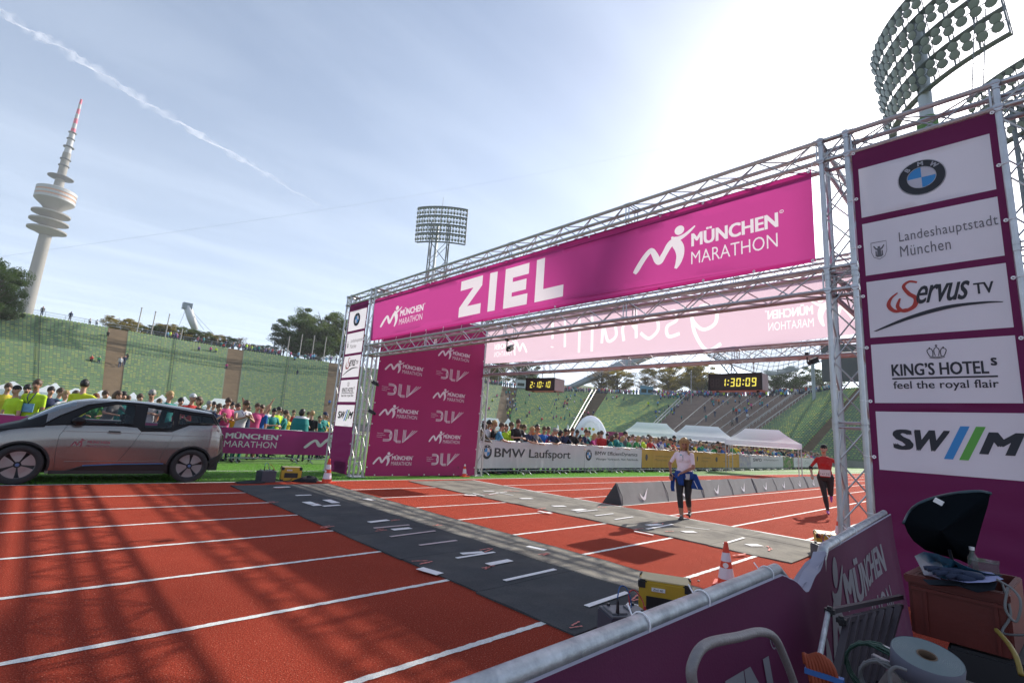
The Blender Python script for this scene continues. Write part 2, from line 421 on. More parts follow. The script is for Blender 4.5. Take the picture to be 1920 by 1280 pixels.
# pale flecks in the rubber
def add_flecks(m, col, sc, lo, hi):
    nt = m.node_tree; N = nt.nodes; L = nt.links; b = N['Principled BSDF']
    src = b.inputs['Base Color'].links[0].from_socket
    tc = N.new('ShaderNodeTexCoord'); v = N.new('ShaderNodeTexNoise'); v.inputs['Scale'].default_value = sc; v.inputs['Detail'].default_value = 2
    L.new(tc.outputs['Object'], v.inputs['Vector'])
    mr = N.new('ShaderNodeMapRange'); mr.inputs['From Min'].default_value = lo; mr.inputs['From Max'].default_value = hi; L.new(v.outputs['Fac'], mr.inputs['Value'])
    mm = N.new('ShaderNodeMix'); mm.data_type = 'RGBA'; mm.inputs[7].default_value = (*col, 1)
    L.new(mr.outputs[0], mm.inputs[0]); L.new(src, mm.inputs[6]); L.new(mm.outputs[2], b.inputs['Base Color'])
add_flecks(m_track, (.78, .30, .20), 95, .60, .74)
m_line = M('line_paint', (.74, .72, .68), .7, var=.10, vscale=3, fine=.35, fscale=120, bump=.5, bscale=160)
m_turf = M('turf', (.10, .22, .035), .8, var=.15, vscale=.8, bump=.9, bscale=110, fine=.5, fscale=90, trans=.2, tcol=(.2, .5, .06), col2=(.13, .27, .045), c2scale=.5, c2lo=.35, c2hi=.65)
m_ground = M('park_ground', (.10, .13, .05), .9, var=.3, vscale=.05)
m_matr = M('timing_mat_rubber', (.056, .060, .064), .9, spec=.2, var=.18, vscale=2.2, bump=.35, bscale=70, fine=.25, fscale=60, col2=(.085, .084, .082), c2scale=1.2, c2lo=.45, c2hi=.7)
m_matr2 = M('timing_mat_rubber_pale', (.22, .205, .175), .9, spec=.2, var=.2, vscale=2.0, bump=.35, bscale=70, fine=.22, fscale=60, col2=(.14, .13, .115), c2scale=1.5)  # paler beige version of the mat rubber
m_tape = M('white_tape', (.78, .77, .76), .55, var=.06, vscale=9)
m_tapepink = M('pinkish_tape', (.52, .42, .42), .6, var=.1, vscale=9)
m_chalk = M('red_chalk', (.60, .19, .16), .8, var=.35, vscale=60)

LANE0, LANE = 2.881, 1.339
EDGE = 12.66
def sheet(name, x0, x1, y0, y1, z, mat, nx=1, ny=1):
    mb = MB(); 
    vs = [(x0+(x1-x0)*i/nx, y0+(y1-y0)*j/ny, z) for j in range(ny+1) for i in range(nx+1)]
    fs = [(j*(nx+1)+i, j*(nx+1)+i+1, (j+1)*(nx+1)+i+1, (j+1)*(nx+1)+i) for j in range(ny) for i in range(nx)]
    mb.add(vs, fs); o = mb.build(name, mat); o['kind'] = 'structure'; return o
# park ground sheet with a hole-free ring: one sheet to the horizon, below the stadium
sheet('ground', -6000, 6000, -6000, 6000, -.06, m_ground, 12, 12)
sheet('turf', -70, 150, EDGE, 62, -.004, m_turf, 20, 10)
sheet('track', -70, 150, -2.2, EDGE, 0, m_track, 40, 6)
m_infield = M('asphalt_apron', (.07, .065, .065), .85, var=.2, vscale=2, bump=.3)
sheet('pavement', -70, 150, -40, -2.2, -.01, m_infield, 10, 4)
def paint_line(y, x0=-40, x1=120, w=.06, par=None, step=.035):
    vs = []; xs = [x0]; 
    while xs[-1] < x1:
        x = xs[-1]; xs.append(x+(step if -1.5 < x < 8 else (.12 if x < 30 and x > -4 else 3)))
    for x in xs:
        j = .006 if -1.5 < x < 30 else 0
        vs.append((x, y-w/2+rng.uniform(-j, j), .004)); vs.append((x, y+w/2+rng.uniform(-j, j), .004))
    mb = MB(); mb.add(vs, [(2*i, 2*i+2, 2*i+3, 2*i+1) for i in range(len(xs)-1)])
    o = mb.build('lane_line', m_line); o['kind'] = 'structure'; return o
for k in range(-2, 7): paint_line(LANE0+LANE*k)
paint_line(EDGE, w=.07)
o_ = paint_line(15.2, w=.09, step=.3); o_.name = 'turf_line'
# curved sideline and far markings on the infield
o_ = paint_line(26.0, w=.1, step=1); o_.name = 'turf_line'

# short blades of artificial grass near the track, real geometry
def blades(name, n, x0, x1, y0, y1, h, mat):
    X = nrg.uniform(x0, x1, n); Y = nrg.uniform(y0, y1, n); A = nrg.uniform(0, 6.28, n); Hh = nrg.uniform(.5, 1, n)*h
    w = .006
    dx = np.cos(A)*w; dy = np.sin(A)*w; lx = nrg.normal(0, .35, n)*h; ly = nrg.normal(0, .35, n)*h
    V = np.stack([np.stack([X-dx, Y-dy, np.zeros(n)], 1), np.stack([X+dx, Y+dy, np.zeros(n)], 1), np.stack([X+lx, Y+ly, Hh], 1)], 1).reshape(-1, 3)
    F = np.arange(3*n).reshape(-1, 3)
    me = arr_mesh(name, V, F, mat); o = link(name, me); tag(o, 'short green artificial grass blades beside the red track', 'grass', kind='stuff'); return o
blades('grass', 90000, -3, 26, EDGE+.05, 17.4, .035, M('grass_blade', (.10, .25, .035), .7, trans=.4, tcol=(.22, .55, .07)))

# ------------------------------------------------------------------ timing mats
def timing_mat(label, x0, xs, x1, y0, y1, seams, edge, mats2, white_edge=False, group='timing mats across the track'):
    t = thing('timing_mat', label, 'timing mat', (0, 0, 0), group=group)
    ys = [y0]+seams+[y1]
    for a, b in zip(ys[:-1], ys[1:]):
        jig = rng.uniform(-.025, .025)
        for (xa, xb, mt, dz) in ((x0+jig, xs+rng.uniform(-.03, .03), mats2[0], 0), (xs+.006, x1+jig*.5, mats2[1], .002)):
            # panel with slightly wavy surface
            nx, ny = 6, 6; vs = []; top = .016+dz
            for s_ in (0, 1):
                for j in range(ny+1):
                    for i in range(nx+1):
                        x = xa+(xb-xa)*i/nx; y = a+.004+(b-a-.008)*j/ny
                        e = .003*math.sin(x*5+y*3)+.003*math.sin(y*7.3+x)
                        vs.append((x, y, (top+e) if s_ == 0 else .002))
            fs = []; n1 = (nx+1)*(ny+1)
            for j in range(ny):
                for i in range(nx): q = j*(nx+1)+i; fs.append((q, q+1, q+nx+2, q+nx+1))
            bd = [i for i in range(nx+1)]+[j*(nx+1)+nx for j in range(1, ny+1)]+[ny*(nx+1)+i for i in range(nx-1, -1, -1)]+[j*(nx+1) for j in range(ny-1, 0, -1)]
            for i in range(len(bd)): p, q = bd[i], bd[(i+1) % len(bd)]; fs.append((q, p, p+n1, q+n1))
            MB().add(vs, fs).build('mat_panel', mt, t)
    if edge: MB().box(((x1+.035), (y0+y1)/2, .008), (.06, y1-y0, .012)).build('white_edge_strip', m_tape, t)
    return t
matA = timing_mat('wide black rubber timing mat nearest the camera with paler beige right strip', 3.34, 4.78, 5.55, 2.55, 12.0, [3.75, 5.1, 6.45, 8.0, 9.6, 10.9], False, (m_matr, m_matr2))
matB = timing_mat('grey beige timing mat edged with a white line under the walking woman', 8.02, 9.55, 10.35, 2.4, 12.25, [3.6, 5.0, 6.5, 8.0, 9.4, 10.8], True, (m_matr2, m_matr2))
def tape(p, q, w, mat, par, name='tape_strip', z=.026):
    a = gp(*p, z); b = gp(*q, z); d = (b-a); d.normalize(); n = Vector((-d.y, d.x, 0))*w/2
    MB().add([a-n, b-n, b+n, a+n, a-n-Vector((0, 0, .004)), b-n-Vector((0, 0, .004)), b+n-Vector((0, 0, .004)), a+n-Vector((0, 0, .004))], [(0, 1, 2, 3), (0, 4, 5, 1), (1, 5, 6, 2), (2, 6, 7, 3), (3, 7, 4, 0)]).build(name, mat, par)
for p, q, w in [((514,913),(543,912),.10), ((555,928),(583,927),.08), ((574,940),(596,947),.16), ((612,936),(630,942),.16), ((606,948),(637,946),.09), ((684,934),(700,937),.14),
                ((692,978),(728,974),.10), ((736,992),(770,989),.10), ((787,1064),(825,1075),.11), ((865,1037),(906,1034),.08), ((856,1045),(927,1034),.05), ((915,1057),(957,1049),.10),
                ((989,1023),(1023,1030),.09), ((946,1087),(1041,1066),.055), ((1100,1135),(1176,1109),.06), ((1175,1131),(1202,1137),.09)]: tape(p, q, w, m_tape, matA)
for p, q, w in [((701,989),(767,983),.05), ((732,1005),(816,994),.05), ((787,1021),(856,1012),.05)]: tape(p, q, w, m_tapepink, matA)
for p, q, w in [((871,927),(893,928),.14), ((887,924),(908,929),.05), ((907,920),(926,920),.1), ((976,934),(998,934),.13), ((1036,948),(1060,948),.13), ((1010,957),(1034,962),.08), ((1075,956),(1096,954),.14),
                ((1081,959),(1120,955),.05), ((1116,966),(1150,962),.05), ((1153,973),(1187,968),.05), ((1214,984),(1238,982),.13), ((1213,991),(1261,982),.06), ((1190,995),(1225,1002),.06),
                ((1280,996),(1303,996),.14), ((1358,1018),(1395,1007),.05), ((1402,1021),(1425,1021),.15), ((1285,987),(1330,992),.03), ((917,926),(950,921),.04), ((930,922),(962,928),.04)]: tape(p, q, w, m_tape, matB, z=.028)
def chalk(c, s, par, z=.026):
    a = gp(*c, z); r = random.Random(int(c[0]))
    mb = MB()
    for k in range(r.choice((2, 3))):
        th = r.uniform(-.5, .5)+(0 if k else .1); l = s*r.uniform(.6, 1.1); w = s*.13
        cx, cy = a.x+r.uniform(-.3, .3)*s, a.y+r.uniform(-.35, .35)*s
        ux, uy = math.cos(th), math.sin(th)
        n = 8; pts = []
        for i in range(n+1):
            t = (i/n-.5)*l; ww = w*(.7+.3*math.sin(i*1.9+k)); pts.append((cx+ux*t-uy*ww/2, cy+uy*t+ux*ww/2, z)); pts.append((cx+ux*t+uy*ww/2, cy+uy*t-ux*ww/2, z))
        mb.add(pts, [(2*i, 2*i+1, 2*i+3, 2*i+2) for i in range(n)])
    mb.build('chalk_mark', m_chalk, par)
for c, s in [((910,1061),.22), ((916,1031),.22), ((1016,1037),.18), ((1078,1171),.16), ((1192,1122),.2), ((790,1053),.22), ((737,975),.2), ((618,986),.22), ((508,941),.22), ((716,992),.2), ((520,914),.2), ((822,983),.18), ((590,945),.2)]: chalk(c, s, matA)
for c, s in [((1015,953),.25), ((1125,950),.25), ((1237,981),.25), ((1260,996),.25), ((1190,990),.25), ((1440,1026),.3), ((1395,1042),.3), ((960,920),.3), ((915,926),.3)]: chalk(c, s, matB, .028)

# scattered litter on the track
m_chip = M('pale_chip', (.7, .62, .5), .8)
for i, (c, lb) in enumerate([((1310,1088),'small pale pebble on the red track beside the yellow box and the cone'), ((1450,966),'tiny pale scrap on the red track right of the woman')]):
    p = gp(*c, .008); mb = MB(); mb.lathe([(0, .0), (.014, .004), (.016, .010), (0, .018)], 7, c=(p.x, p.y, 0)); tag(mb.build('pebble', m_chip, smooth=True), lb, 'pebble')

# ================================================================== STADIUM BOWL
HR = 19.0; Z0 = 1.2; ROWS = 44
# keyed stations: (rim azimuth, rim distance, inner azimuth, inner distance)
KEY = [(125,150,123,108), (108,144,106.5,103), (93.3,141,92,100), (85.7,144,85.1,103), (76.0,151,75.7,109), (65.9,157,65.8,114), (57,166,56.5,122), (50.4,174,50.8,129), (46.2,184,47.0,137), (41.6,187,43.5,139), (36.2,186,39.0,140), (31.3,184,35.3,139), (25.9,180,31.2,137), (19.3,173,26.3,134), (14.5,164,21.9,130), (12.0,152,18,118), (4,138,7,104), (-12,128,-10,92)]
KT = np.arange(len(KEY)); KA = np.array(KEY, float)
def keyat(t):
    i = int(min(max(math.floor(t), 0), len(KEY)-2)); f = t-i
    # monotone cubic-ish blend
    p = [KA[max(i-1, 0)], KA[i], KA[i+1], KA[min(i+2, len(KEY)-1)]]
    m1 = (p[2]-p[0])*.5; m2 = (p[3]-p[1])*.5
    h = f*f*(3-2*f); lin = p[1]+(p[2]-p[1])*f
    her = (2*f**3-3*f**2+1)*p[1]+(f**3-2*f**2+f)*m1+(-2*f**3+3*f**2)*p[2]+(f**3-f**2)*m2
    return .5*lin+.5*her
def bowl(t, v):
    ra, rd, ia, idd = keyat(t)
    a = np.array([rd*math.cos(R(ra)), rd*math.sin(R(ra))]); b = np.array([idd*math.cos(R(ia)), idd*math.sin(R(ia))])
    p = b+(a-b)*v; return Vector((p[0], p[1], Z0+(HR-Z0)*v))
def rim_t(px, py):      # station whose rim lies in the direction of a pixel
    d = ray(px, py); az = math.degrees(math.atan2(d[1], d[0])); lo, hi = 0, len(KEY)-1
    for _ in range(40):
        m_ = (lo+hi)/2
        if keyat(m_)[0] > az: lo = m_
        else: hi = m_
    return lo
# aisles: (t centre, half width in m at the rim)
def trange(x0, y0, x1, y1): return (rim_t(x0, y0), rim_t(x1, y1))
AISLES = [trange(202,614,240,621), trange(428,651,457,656), trange(617,681,650,684), trange(942,726,970,728), trange(1112,737,1141,738), trange(1290,742,1518,738)]
AISLES = [(1.0, 1.08)]+AISLES+[(15.2, 15.3), (16.2, 16.3)]
def in_aisle(t): return any(a <= t <= b for a, b in AISLES)
m_terr = M('terrace_concrete_green', (.14, .19, .12), .85, var=.08, vscale=.3)
m_stair = M('terrace_stairs_brown', (.14, .098, .058), .9, var=.22, vscale=.6, bump=.2, bscale=4)
m_stair2 = M('terrace_steps_greybrown', (.24, .17, .135), .9, var=.18, vscale=.25)
# station parameter samples at equal arc length
ts = np.linspace(0.0, len(KEY)-1.001, 900); P_ = np.array([bowl(t, 1)[:2] for t in ts]); arc = np.concatenate([[0], np.cumsum(np.linalg.norm(np.diff(P_, axis=0), axis=1))])
ARC = arc[-1]
def t_of_arc(s): return np.interp(s, arc, ts)
def steps(name, sa, sb, mat, ds, parent=None, rows=ROWS):
    n = max(1, int(round((sb-sa)/ds))); V = []; F = []
    for i in range(n+1):
        t = float(t_of_arc(sa+(sb-sa)*i/n))
        for r in range(rows):
            p = bowl(t, r/rows); q = bowl(t, (r+1)/rows)
            V.append((p.x, p.y, p.z)); V.append((p.x, p.y, q.z))
        p = bowl(t, 1); V.append((p.x, p.y, p.z))
    k = 2*rows+1
    for i in range(n):
        for j in range(k-1): a = i*k+j; F.append((a, a+k, a+k+1, a+1))
    me = arr_mesh(name, V, F, mat); return link(name, me, parent)
stand = thing('grandstand', 'curved stadium grandstand with rows of green seats and brown stair aisles behind the infield', 'grandstand')
s_of_t = lambda t: float(np.interp(t, ts, arc))
edges = sorted([(s_of_t(a), s_of_t(b)) for a, b in AISLES]); cur = 0
big = (s_of_t(AISLES[6][0]), s_of_t(AISLES[6][1]))
for a, b in edges:
    if a-cur > .5: steps('seat_terrace', cur, a, m_terr, 4.0, stand)
    bigone = abs(a-big[0]) < .1
    o = steps('stair_flight', a, b, m_stair2 if bigone else m_stair, 2.0, stand, 88 if not bigone else 66)
    cur = b
steps('seat_terrace', cur, ARC, m_terr, 4.0, stand)
# seats: one shell chair per place, tens of thousands -> one joined part per colour
def seats():
    V = []; C = []
    for r in range(ROWS):
        v = (r+.30)/ROWS
        s = 0.0
        while s < ARC:
            t = float(t_of_arc(s)); L_ = .62 if t < 7 else .68
            if not in_aisle(t) and not any(abs(s-s_of_t(a)) < .0 for a, b in AISLES):
                p = bowl(t, v); q = bowl(t+.01, v); u = (q-p); 
                u.z = 0; u.normalize(); n = Vector((u.y, -u.x, 0))
                rdir = bowl(t, 1)-bowl(t, 0); rdir.z = 0
                if n.dot(rdir) > 0: n = -n      # n points to the field
                z = p.z+(HR-Z0)/ROWS*.2
                w = L_*.36
                V += [p-u*w+Vector((0, 0, .02+z-p.z)), p+u*w+Vector((0, 0, .02+z-p.z)), p+u*w*.85-n*.08+Vector((0, 0, .38+z-p.z)), p-u*w*.85-n*.08+Vector((0, 0, .38+z-p.z))]
                V += [p-u*w+Vector((0, 0, .02+z-p.z)), p+u*w+Vector((0, 0, .02+z-p.z)), p+u*w+n*.33+Vector((0, 0, .06+z-p.z)), p-u*w+n*.33+Vector((0, 0, .06+z-p.z))]
                g = rng.random(); C += [0 if g < .50 else (1 if g < .82 else 2)]*2
            s += L_
    V = np.array([(a.x, a.y, a.z) for a in V]); F = np.arange(len(V)).reshape(-1, 4)
    mats = [M('seat_green', (.23, .39, .16), .6, trans=.35, tcol=(.34, .56, .2)), M('seat_yellow_green', (.44, .52, .17), .6, trans=.35, tcol=(.66, .74, .18)), M('seat_mid_green', (.17, .30, .17), .6, trans=.35, tcol=(.24, .42, .22))]
    me = arr_mesh('seats', V, F, mats, C); o = link('seats', me, stand); o['kind'] = 'stuff'
seats()
# vertical dark gaps between seat blocks
m_dark = M('dark_gap', (.02, .035, .025), .9)
for (x, y) in ((75, 592), (330, 637), (542, 670)):
    t = rim_t(x, y); mb = MB(); pts = [bowl(t, v)+Vector((0, 0, .62)) for v in np.linspace(0, 1, 12)]; mb.tube(pts, .07, 4); mb.build('block_divider', m_dark, stand)
m_rail = M('pale_rail_metal', (.45, .45, .43), .5, .5)
def handrail(t, v0=0, v1=1, r=.06, h=1.0, posts=14, name='handrail'):
    mb = MB(); pts = [bowl(t, v)+Vector((0, 0, h)) for v in np.linspace(v0, v1, 16)]; mb.tube(pts, r, 5)
    for v in np.linspace(v0, v1, posts): p = bowl(t, v); mb.tube([p, p+Vector((0, 0, h))], r*.8, 4)
    mb.build(name, m_rail, stand)
for t in (AISLES[5][0]-.02, AISLES[5][0]+.06, AISLES[6][0]-.05, AISLES[6][0]+.02): handrail(t, r=.12, h=1.3)
for f in (.22, .36, .5, .63, .75, .88): handrail(AISLES[6][0]+(AISLES[6][1]-AISLES[6][0])*f, r=.07, h=.9)
handrail(AISLES[6][1]+.02, r=.10, h=1.3, posts=24); handrail(AISLES[6][1]-.25, r=.08, h=1.2, posts=24)
# rim railing
mb = MB(); S_ = np.linspace(6, ARC-6, 120); mb.tube([bowl(float(t_of_arc(s)), 1.0)+Vector((0, 0, 1.15)) for s in S_], .05, 4); mb.tube([bowl(float(t_of_arc(s)), 1.0)+Vector((0, 0, .6)) for s in S_], .04, 4)
for s in S_: p = bowl(float(t_of_arc(s)), 1.0); mb.tube([p, p+Vector((0, 0, 1.15))], .05, 4)
mb.build('rim_railing', m_steel, stand)
# moat wall at the foot of the stand
V = []; F = []
for i in range(121):
    t = float(t_of_arc(ARC*i/120)); p = bowl(t, 0); V += [(p.x, p.y, -.05), (p.x, p.y, p.z)]
F = [(2*i, 2*i+2, 2*i+3, 2*i+1) for i in range(120)]
link('foot_wall', arr_mesh('foot_wall', V, F, M('foot_wall_concrete', (.22, .22, .2), .9, var=.2, vscale=.5)), stand)
# earth bank behind the rim
m_bank = M('grass_bank', (.07, .11, .035), .9, var=.3, vscale=.3)
V = []; F = []; n = 120
for i in range(n+1):
    t = float(t_of_arc(ARC*i/n)); p = bowl(t, 1); d = Vector((p.x, p.y, 0)).normalized()
    V += [p+Vector((0, 0, 0)), p+d*14, p+d*14+Vector((0, 0, .2)), Vector((p.x+d.x*75, p.y+d.y*75, -.05))]
for i in range(n):
    for j in range(3): a = i*4+j; F.append((a, a+1, a+5, a+4))
tag(link('embankment', arr_mesh('embankment', V, F, m_bank)), kind='structure')
# low green hill beyond the rim
mb = MB(); c_ = far(1082, 745, 420); mb.lathe([(0, 0), (8, -.3), (20, -2.2), (38, -7), (60, -20)], 24, c=(c_.x, c_.y, at_y(1082, 722, c_.y).z)); o_ = mb.build('hill', m_bank, smooth=True); o_['kind'] = 'structure'
# ================================================================== FINISH GANTRY
GX0, GX1 = 6.85, 7.14; BX0, BX1 = 11.36, 11.65
YRO = (-.42, -.13); YRI = (1.245, 1.53); YLI = (13.33, 13.60); YLO = (14.94, 15.21)
ZT = (5.31, 5.60); ZM = (3.54, 3.83)
def truss(a, b, up, side, mat=m_alu, parent=None, seg=2.4, rc=.031, rl=.0095, name='truss_segment'):
    """square truss from a to b; a = one corner line, up/side = vectors to the other corners"""
    a = Vector(a); b = Vector(b); up = Vector(up); side = Vector(side); Ltot = (b-a).length; d = (b-a).normalized()
    n = max(1, round(Ltot/seg)); L1 = Ltot/n
    for k in range(n):
        p0 = a+d*(k*L1); p1 = a+d*((k+1)*L1); C = [Vector(), side, side+up, up]
        mb = MB()
        for c in C: mb.tube([p0+c, p1+c], rc, 8)
        for q in (p0+d*.03, p1-d*.03):
            for i in range(4): mb.tube([q+C[i], q+C[(i+1) % 4]], rl*1.1, 5)
            for c in C: mb.tube([q+c-d*.035, q+c+d*.035], rc*1.22, 8)
        o = mb.build(name, mat, parent, smooth=False)
        ml = MB(); m = max(2, int(round((L1-.16)/.36)))
        for fi in range(4):
            c0, c1 = C[fi], C[(fi+1) % 4]; pts = []
            for j in range(m+1):
                q = p0+d*(.08+(L1-.16)*j/m); pts.append(q+(c0 if (j+fi) % 2 else c1)*.96+(c1 if (j+fi) % 2 else c0)*.04)
            for j in range(m): ml.tube([pts[j], pts[j+1]], rl, 5, cap=False)
        ml.build('lacing', mat, o)
gantry = thing('finish_gantry', 'large aluminium truss finish gantry spanning the red track with towers at both ends', 'gantry', (0, 0, 0))
V3 = Vector
def column(x0, x1, y0, y1, z1=ZT[1]):
    truss((x0, y0, .03), (x0, y0, z1), (x1-x0, 0, 0), (0, y1-y0, 0), parent=gantry, seg=1.85, name='truss_column')
    MB().box(((x0+x1)/2, (y0+y1)/2, .015), (.42, .42, .02)).build('base_plate', m_alu, gantry)
for (y0, y1) in (YRO, YRI, YLI, YLO): column(GX0, GX1, y0, y1)
for (y0, y1) in (YRI, YLI): column(BX0, BX1, y0, y1)
# corner gusset blocks
def node_plates(x, y, z):
    mb = MB(); mb.tube([(x-.036, y, z), (x+.036, y, z)], .042, 10); mb.tube([(x, y-.036, z), (x, y+.036, z)], .04, 10); mb.build('corner_node', m_alu, gantry)
for y in (*YRO, *YRI, *YLI, *YLO):
    for z in ZT: node_plates(GX0, y, z)
for y in (*YRI, *YLI):
    for z in ZM: node_plates(GX0, y, z)
for x0, x1 in ((GX0, GX1), (BX0, BX1)):
    truss((x0, YRI[1]+.02, ZT[0]), (x0, YLI[0]-.02, ZT[0]), (0, 0, ZT[1]-ZT[0]), (x1-x0, 0, 0), parent=gantry, seg=2.95, name='top_truss')
    truss((x0, YRI[1]+.02, ZM[0]), (x0, YLI[0]-.02, ZM[0]), (0, 0, ZM[1]-ZM[0]), (x1-x0, 0, 0), parent=gantry, seg=2.95, name='lower_truss')
truss((GX0, YRO[1]+.02, ZT[0]), (GX0, YRI[0]-.02, ZT[0]), (0, 0, .29), (.29, 0, 0), parent=gantry, name='tower_truss')
truss((GX0, YLI[1]+.02, ZT[0]), (GX0, YLO[0]-.02, ZT[0]), (0, 0, .29), (.29, 0, 0), parent=gantry, name='tower_truss')
truss((GX0, -2.9, ZT[0]), (GX0, YRO[0]-.02, ZT[0]), (0, 0, .29), (.29, 0, 0), parent=gantry, name='tower_truss')
for (y0, y1) in (YRI, YLI):
    truss((GX1+.02, y0, ZT[0]), (BX0-.02, y0, ZT[0]), (0, 0, .29), (0, y1-y0, 0), parent=gantry, name='side_truss')
truss((GX1+.02, YRI[0], ZM[0]), (BX0-.02, YRI[0], ZM[0]), (0, 0, .29), (0, .285, 0), parent=gantry, name='side_truss')
def corner_box(x0, x1, y0, y1, zs):      # horizontal chords that carry the trusses through each column head
    for z in zs:
        c = [(x0, y0, z), (x1, y0, z), (x1, y1, z), (x0, y1, z)]
        for i in range(4): MB().tube([c[i], c[(i+1) % 4]], .029, 8).build('corner_chord', m_alu, gantry, smooth=True)
    for i in range(4):
        a, b = c[i], c[(i+1) % 4]; MB().tube([(a[0], a[1], zs[0]), (b[0], b[1], zs[1])], .012, 6).build('corner_brace', m_alu, gantry)
for (y0, y1) in (YRO, YRI, YLI, YLO): corner_box(GX0, GX1, y0, y1, ZT)
for (y0, y1) in (YRI, YLI): corner_box(BX0, BX1, y0, y1, ZT); corner_box(GX0, GX1, y0, y1, ZM); corner_box(BX0, BX1, y0, y1, ZM)

# ---- planes for prints
class Plane:
    def __init__(s, o, ux): s.o = Vector(o); s.ux = Vector(ux).normalized(); s.uz = Vector((0, 0, 1)); s.n = s.ux.cross(s.uz)
    def uz_of(s, px, py):
        d = Vector(ray(px, py)); c = Vector((0, 0, CH)); t = (s.o-c).dot(s.n)/d.dot(s.n); p = c+d*t
        return (p-s.o).dot(s.ux), p.z-s.o.z
    def fit(s, name, geo, bl, tr, mat, parent, disp=None, off=.004, maxe=.16, keep=None):
        """geo's bounding box onto the rectangle between two picture points"""
        V, F = geo; V = np.array(V, float); lo = V.min(0); hi = V.max(0)
        u0, z0 = s.uz_of(*bl); u1, z1 = s.uz_of(*tr)
        return s.fitm(name, geo, (u0, z0), (u1, z1), mat, parent, disp, off, maxe)
    def fitm(s, name, geo, a, b, mat, parent, disp=None, off=.004, maxe=.16):
        V, F = geo; V = np.array(V, float); lo = V.min(0); hi = V.max(0)
        V = (V-lo)/(hi-lo)*[b[0]-a[0], b[1]-a[1]]+[a[0], a[1]]
        return place_geo(name, (V, F), s.o, s.ux, s.uz, mat, parent, disp, off, maxe)
def wr(seed, amp=.012, sx=1.0, sz=1.0):
    r = random.Random(seed); K = [(r.uniform(.6, 2.6)*sx, r.uniform(-1.2, 1.2)*sz, r.uniform(0, 6.3), r.uniform(.3, 1)) for _ in range(5)]
    return lambda u, v: amp*sum(a*math.sin(kx*u*2+kz*v*2+p) for kx, kz, p, a in K)/2
_gm = None
def grommets(pl, pts, parent, disp=None):
    global _gm
    if _gm is None: mb = MB(); mb.lathe([(.008, .004), (.020, .005), (.020, -.004), (.008, -.004)], 8); _gm = mb.mesh('eyelet', m_white)
    for u, z in pts:
        d = disp(u, z) if disp else 0; c = pl.o+pl.ux*u+pl.uz*z+pl.n*(d+.008)
        o = link('eyelet', _gm, parent); o.matrix_local = Matrix.Translation(c) @ Matrix((pl.ux, pl.uz, pl.n)).transposed().to_4x4()
def lashings(pl, pairs, parent):
    mb = MB()
    for (u, z), (u2, z2) in pairs: mb.tube([pl.o+pl.ux*u+pl.uz*z+pl.n*.006, pl.o+pl.ux*u2+pl.uz*z2+pl.n*.0], .004, 4)
    mb.build('lashing', m_white, parent)

# ---- ZIEL banner
plF = Plane((GX0-.035, 13.22, 0), (0, -1, 0))
W_ = 13.22-1.64; z0, z1 = 3.93, 5.21
dz = lambda u, v, _w=wr(3, .022, .7, .5): _w(u, v)+.012*math.sin(u*9)*max(0, (v-4.9))*1.5+.01*math.sin(u*7+1)*max(0, 4.2-v)*2
def dz0(u, v): return dz(u, v)
ban = thing('banner', 'magenta ZIEL finish banner with marathon logos across the front of the gantry', 'banner')
# ZIEL letters drawn as plain bold capitals
def L_(h, w, t): return poly_geo([(0, 0), (w, 0), (w, t), (t, t), (t, h), (0, h)])
def E_(h, w, t): return (np.array([(0, 0), (w, 0), (w, t), (t, t), (t, h/2-t/2), (w*.92, h/2-t/2), (w*.92, h/2+t/2), (t, h/2+t/2), (t, h-t), (w, h-t), (w, h), (0, h)], float), [(0, 1, 2, 3), (0, 3, 4, 7, 8, 11), (4, 5, 6, 7), (8, 9, 10, 11)])
def Z_(h, w, t): return (np.array([(0, 0), (w, 0), (w, t), (t*1.35, t), (w, h-t), (w, h), (0, h), (0, h-t), (w-t*1.35, h-t), (0, t)], float), [(0, 1, 2, 3, 9), (4, 5, 6, 7, 8), (9, 3, 4, 8)])
def I_(h, w, t): return poly_geo([(0, 0), (t, 0), (t, h), (0, h)])
L2 = lambda h, w, t: (np.array([(0, 0), (w, 0), (w, t), (t, t), (t, h), (0, h)], float), [(0, 1, 2, 3), (0, 3, 4, 5)])
u0, zz0 = plF.uz_of(858, 600); u1, _ = plF.uz_of(1057, 563); wz = u1-u0; hh = .89; zb = 4.13
inl = []
for (fn, a, wf), ch in zip(((Z_, 0, .25), (I_, .325, .075), (E_, .475, .22), (L2, .765, .235)), 'ZIEL'):
    inl.append(('letter', xf(fn(1.0, wf*wz/hh, .072*wz/hh), hh, u0+a*wz, zb), m_wfab))
def boxfit(geo, a, b):
    V, F = geo; V = np.array(V, float); lo = V.min(0); hi = V.max(0); return ((V-lo)/(hi-lo)*[b[0]-a[0], b[1]-a[1]]+[a[0], a[1]], F)
ua, _ = plF.uz_of(1186, 507); ub, _ = plF.uz_of(1472, 460)
inl.append(('marathon_logo', boxfit(mm_text(), (ua, 4.22), (ub, 4.93)), m_wfab))
inl.append(('marathon_logo', boxfit(mm_text(), (plF.uz_of(713, 605)[0], 4.24), (plF.uz_of(797, 590)[0], 4.84)), m_wfab))
hemr = lambda zc, h: (np.array([(0, zc-h/2), (W_, zc-h/2), (W_, zc+h/2), (0, zc+h/2)], float), [(0, 1, 2, 3)])
inl.append(('hem', hemr(z1-.05, .098), m_magdark)); inl.append(('hem', hemr(z0+.025, .048), m_magdark))
inlaid('banner_cloth', plF, 0, W_, z0, z1, m_mag, ban, dz, inl)
gp_ = [(.03+i*(W_-.06)/16, z) for i in range(17) for z in (z0+.02, z1-.02)]; grommets(plF, gp_, ban, dz)
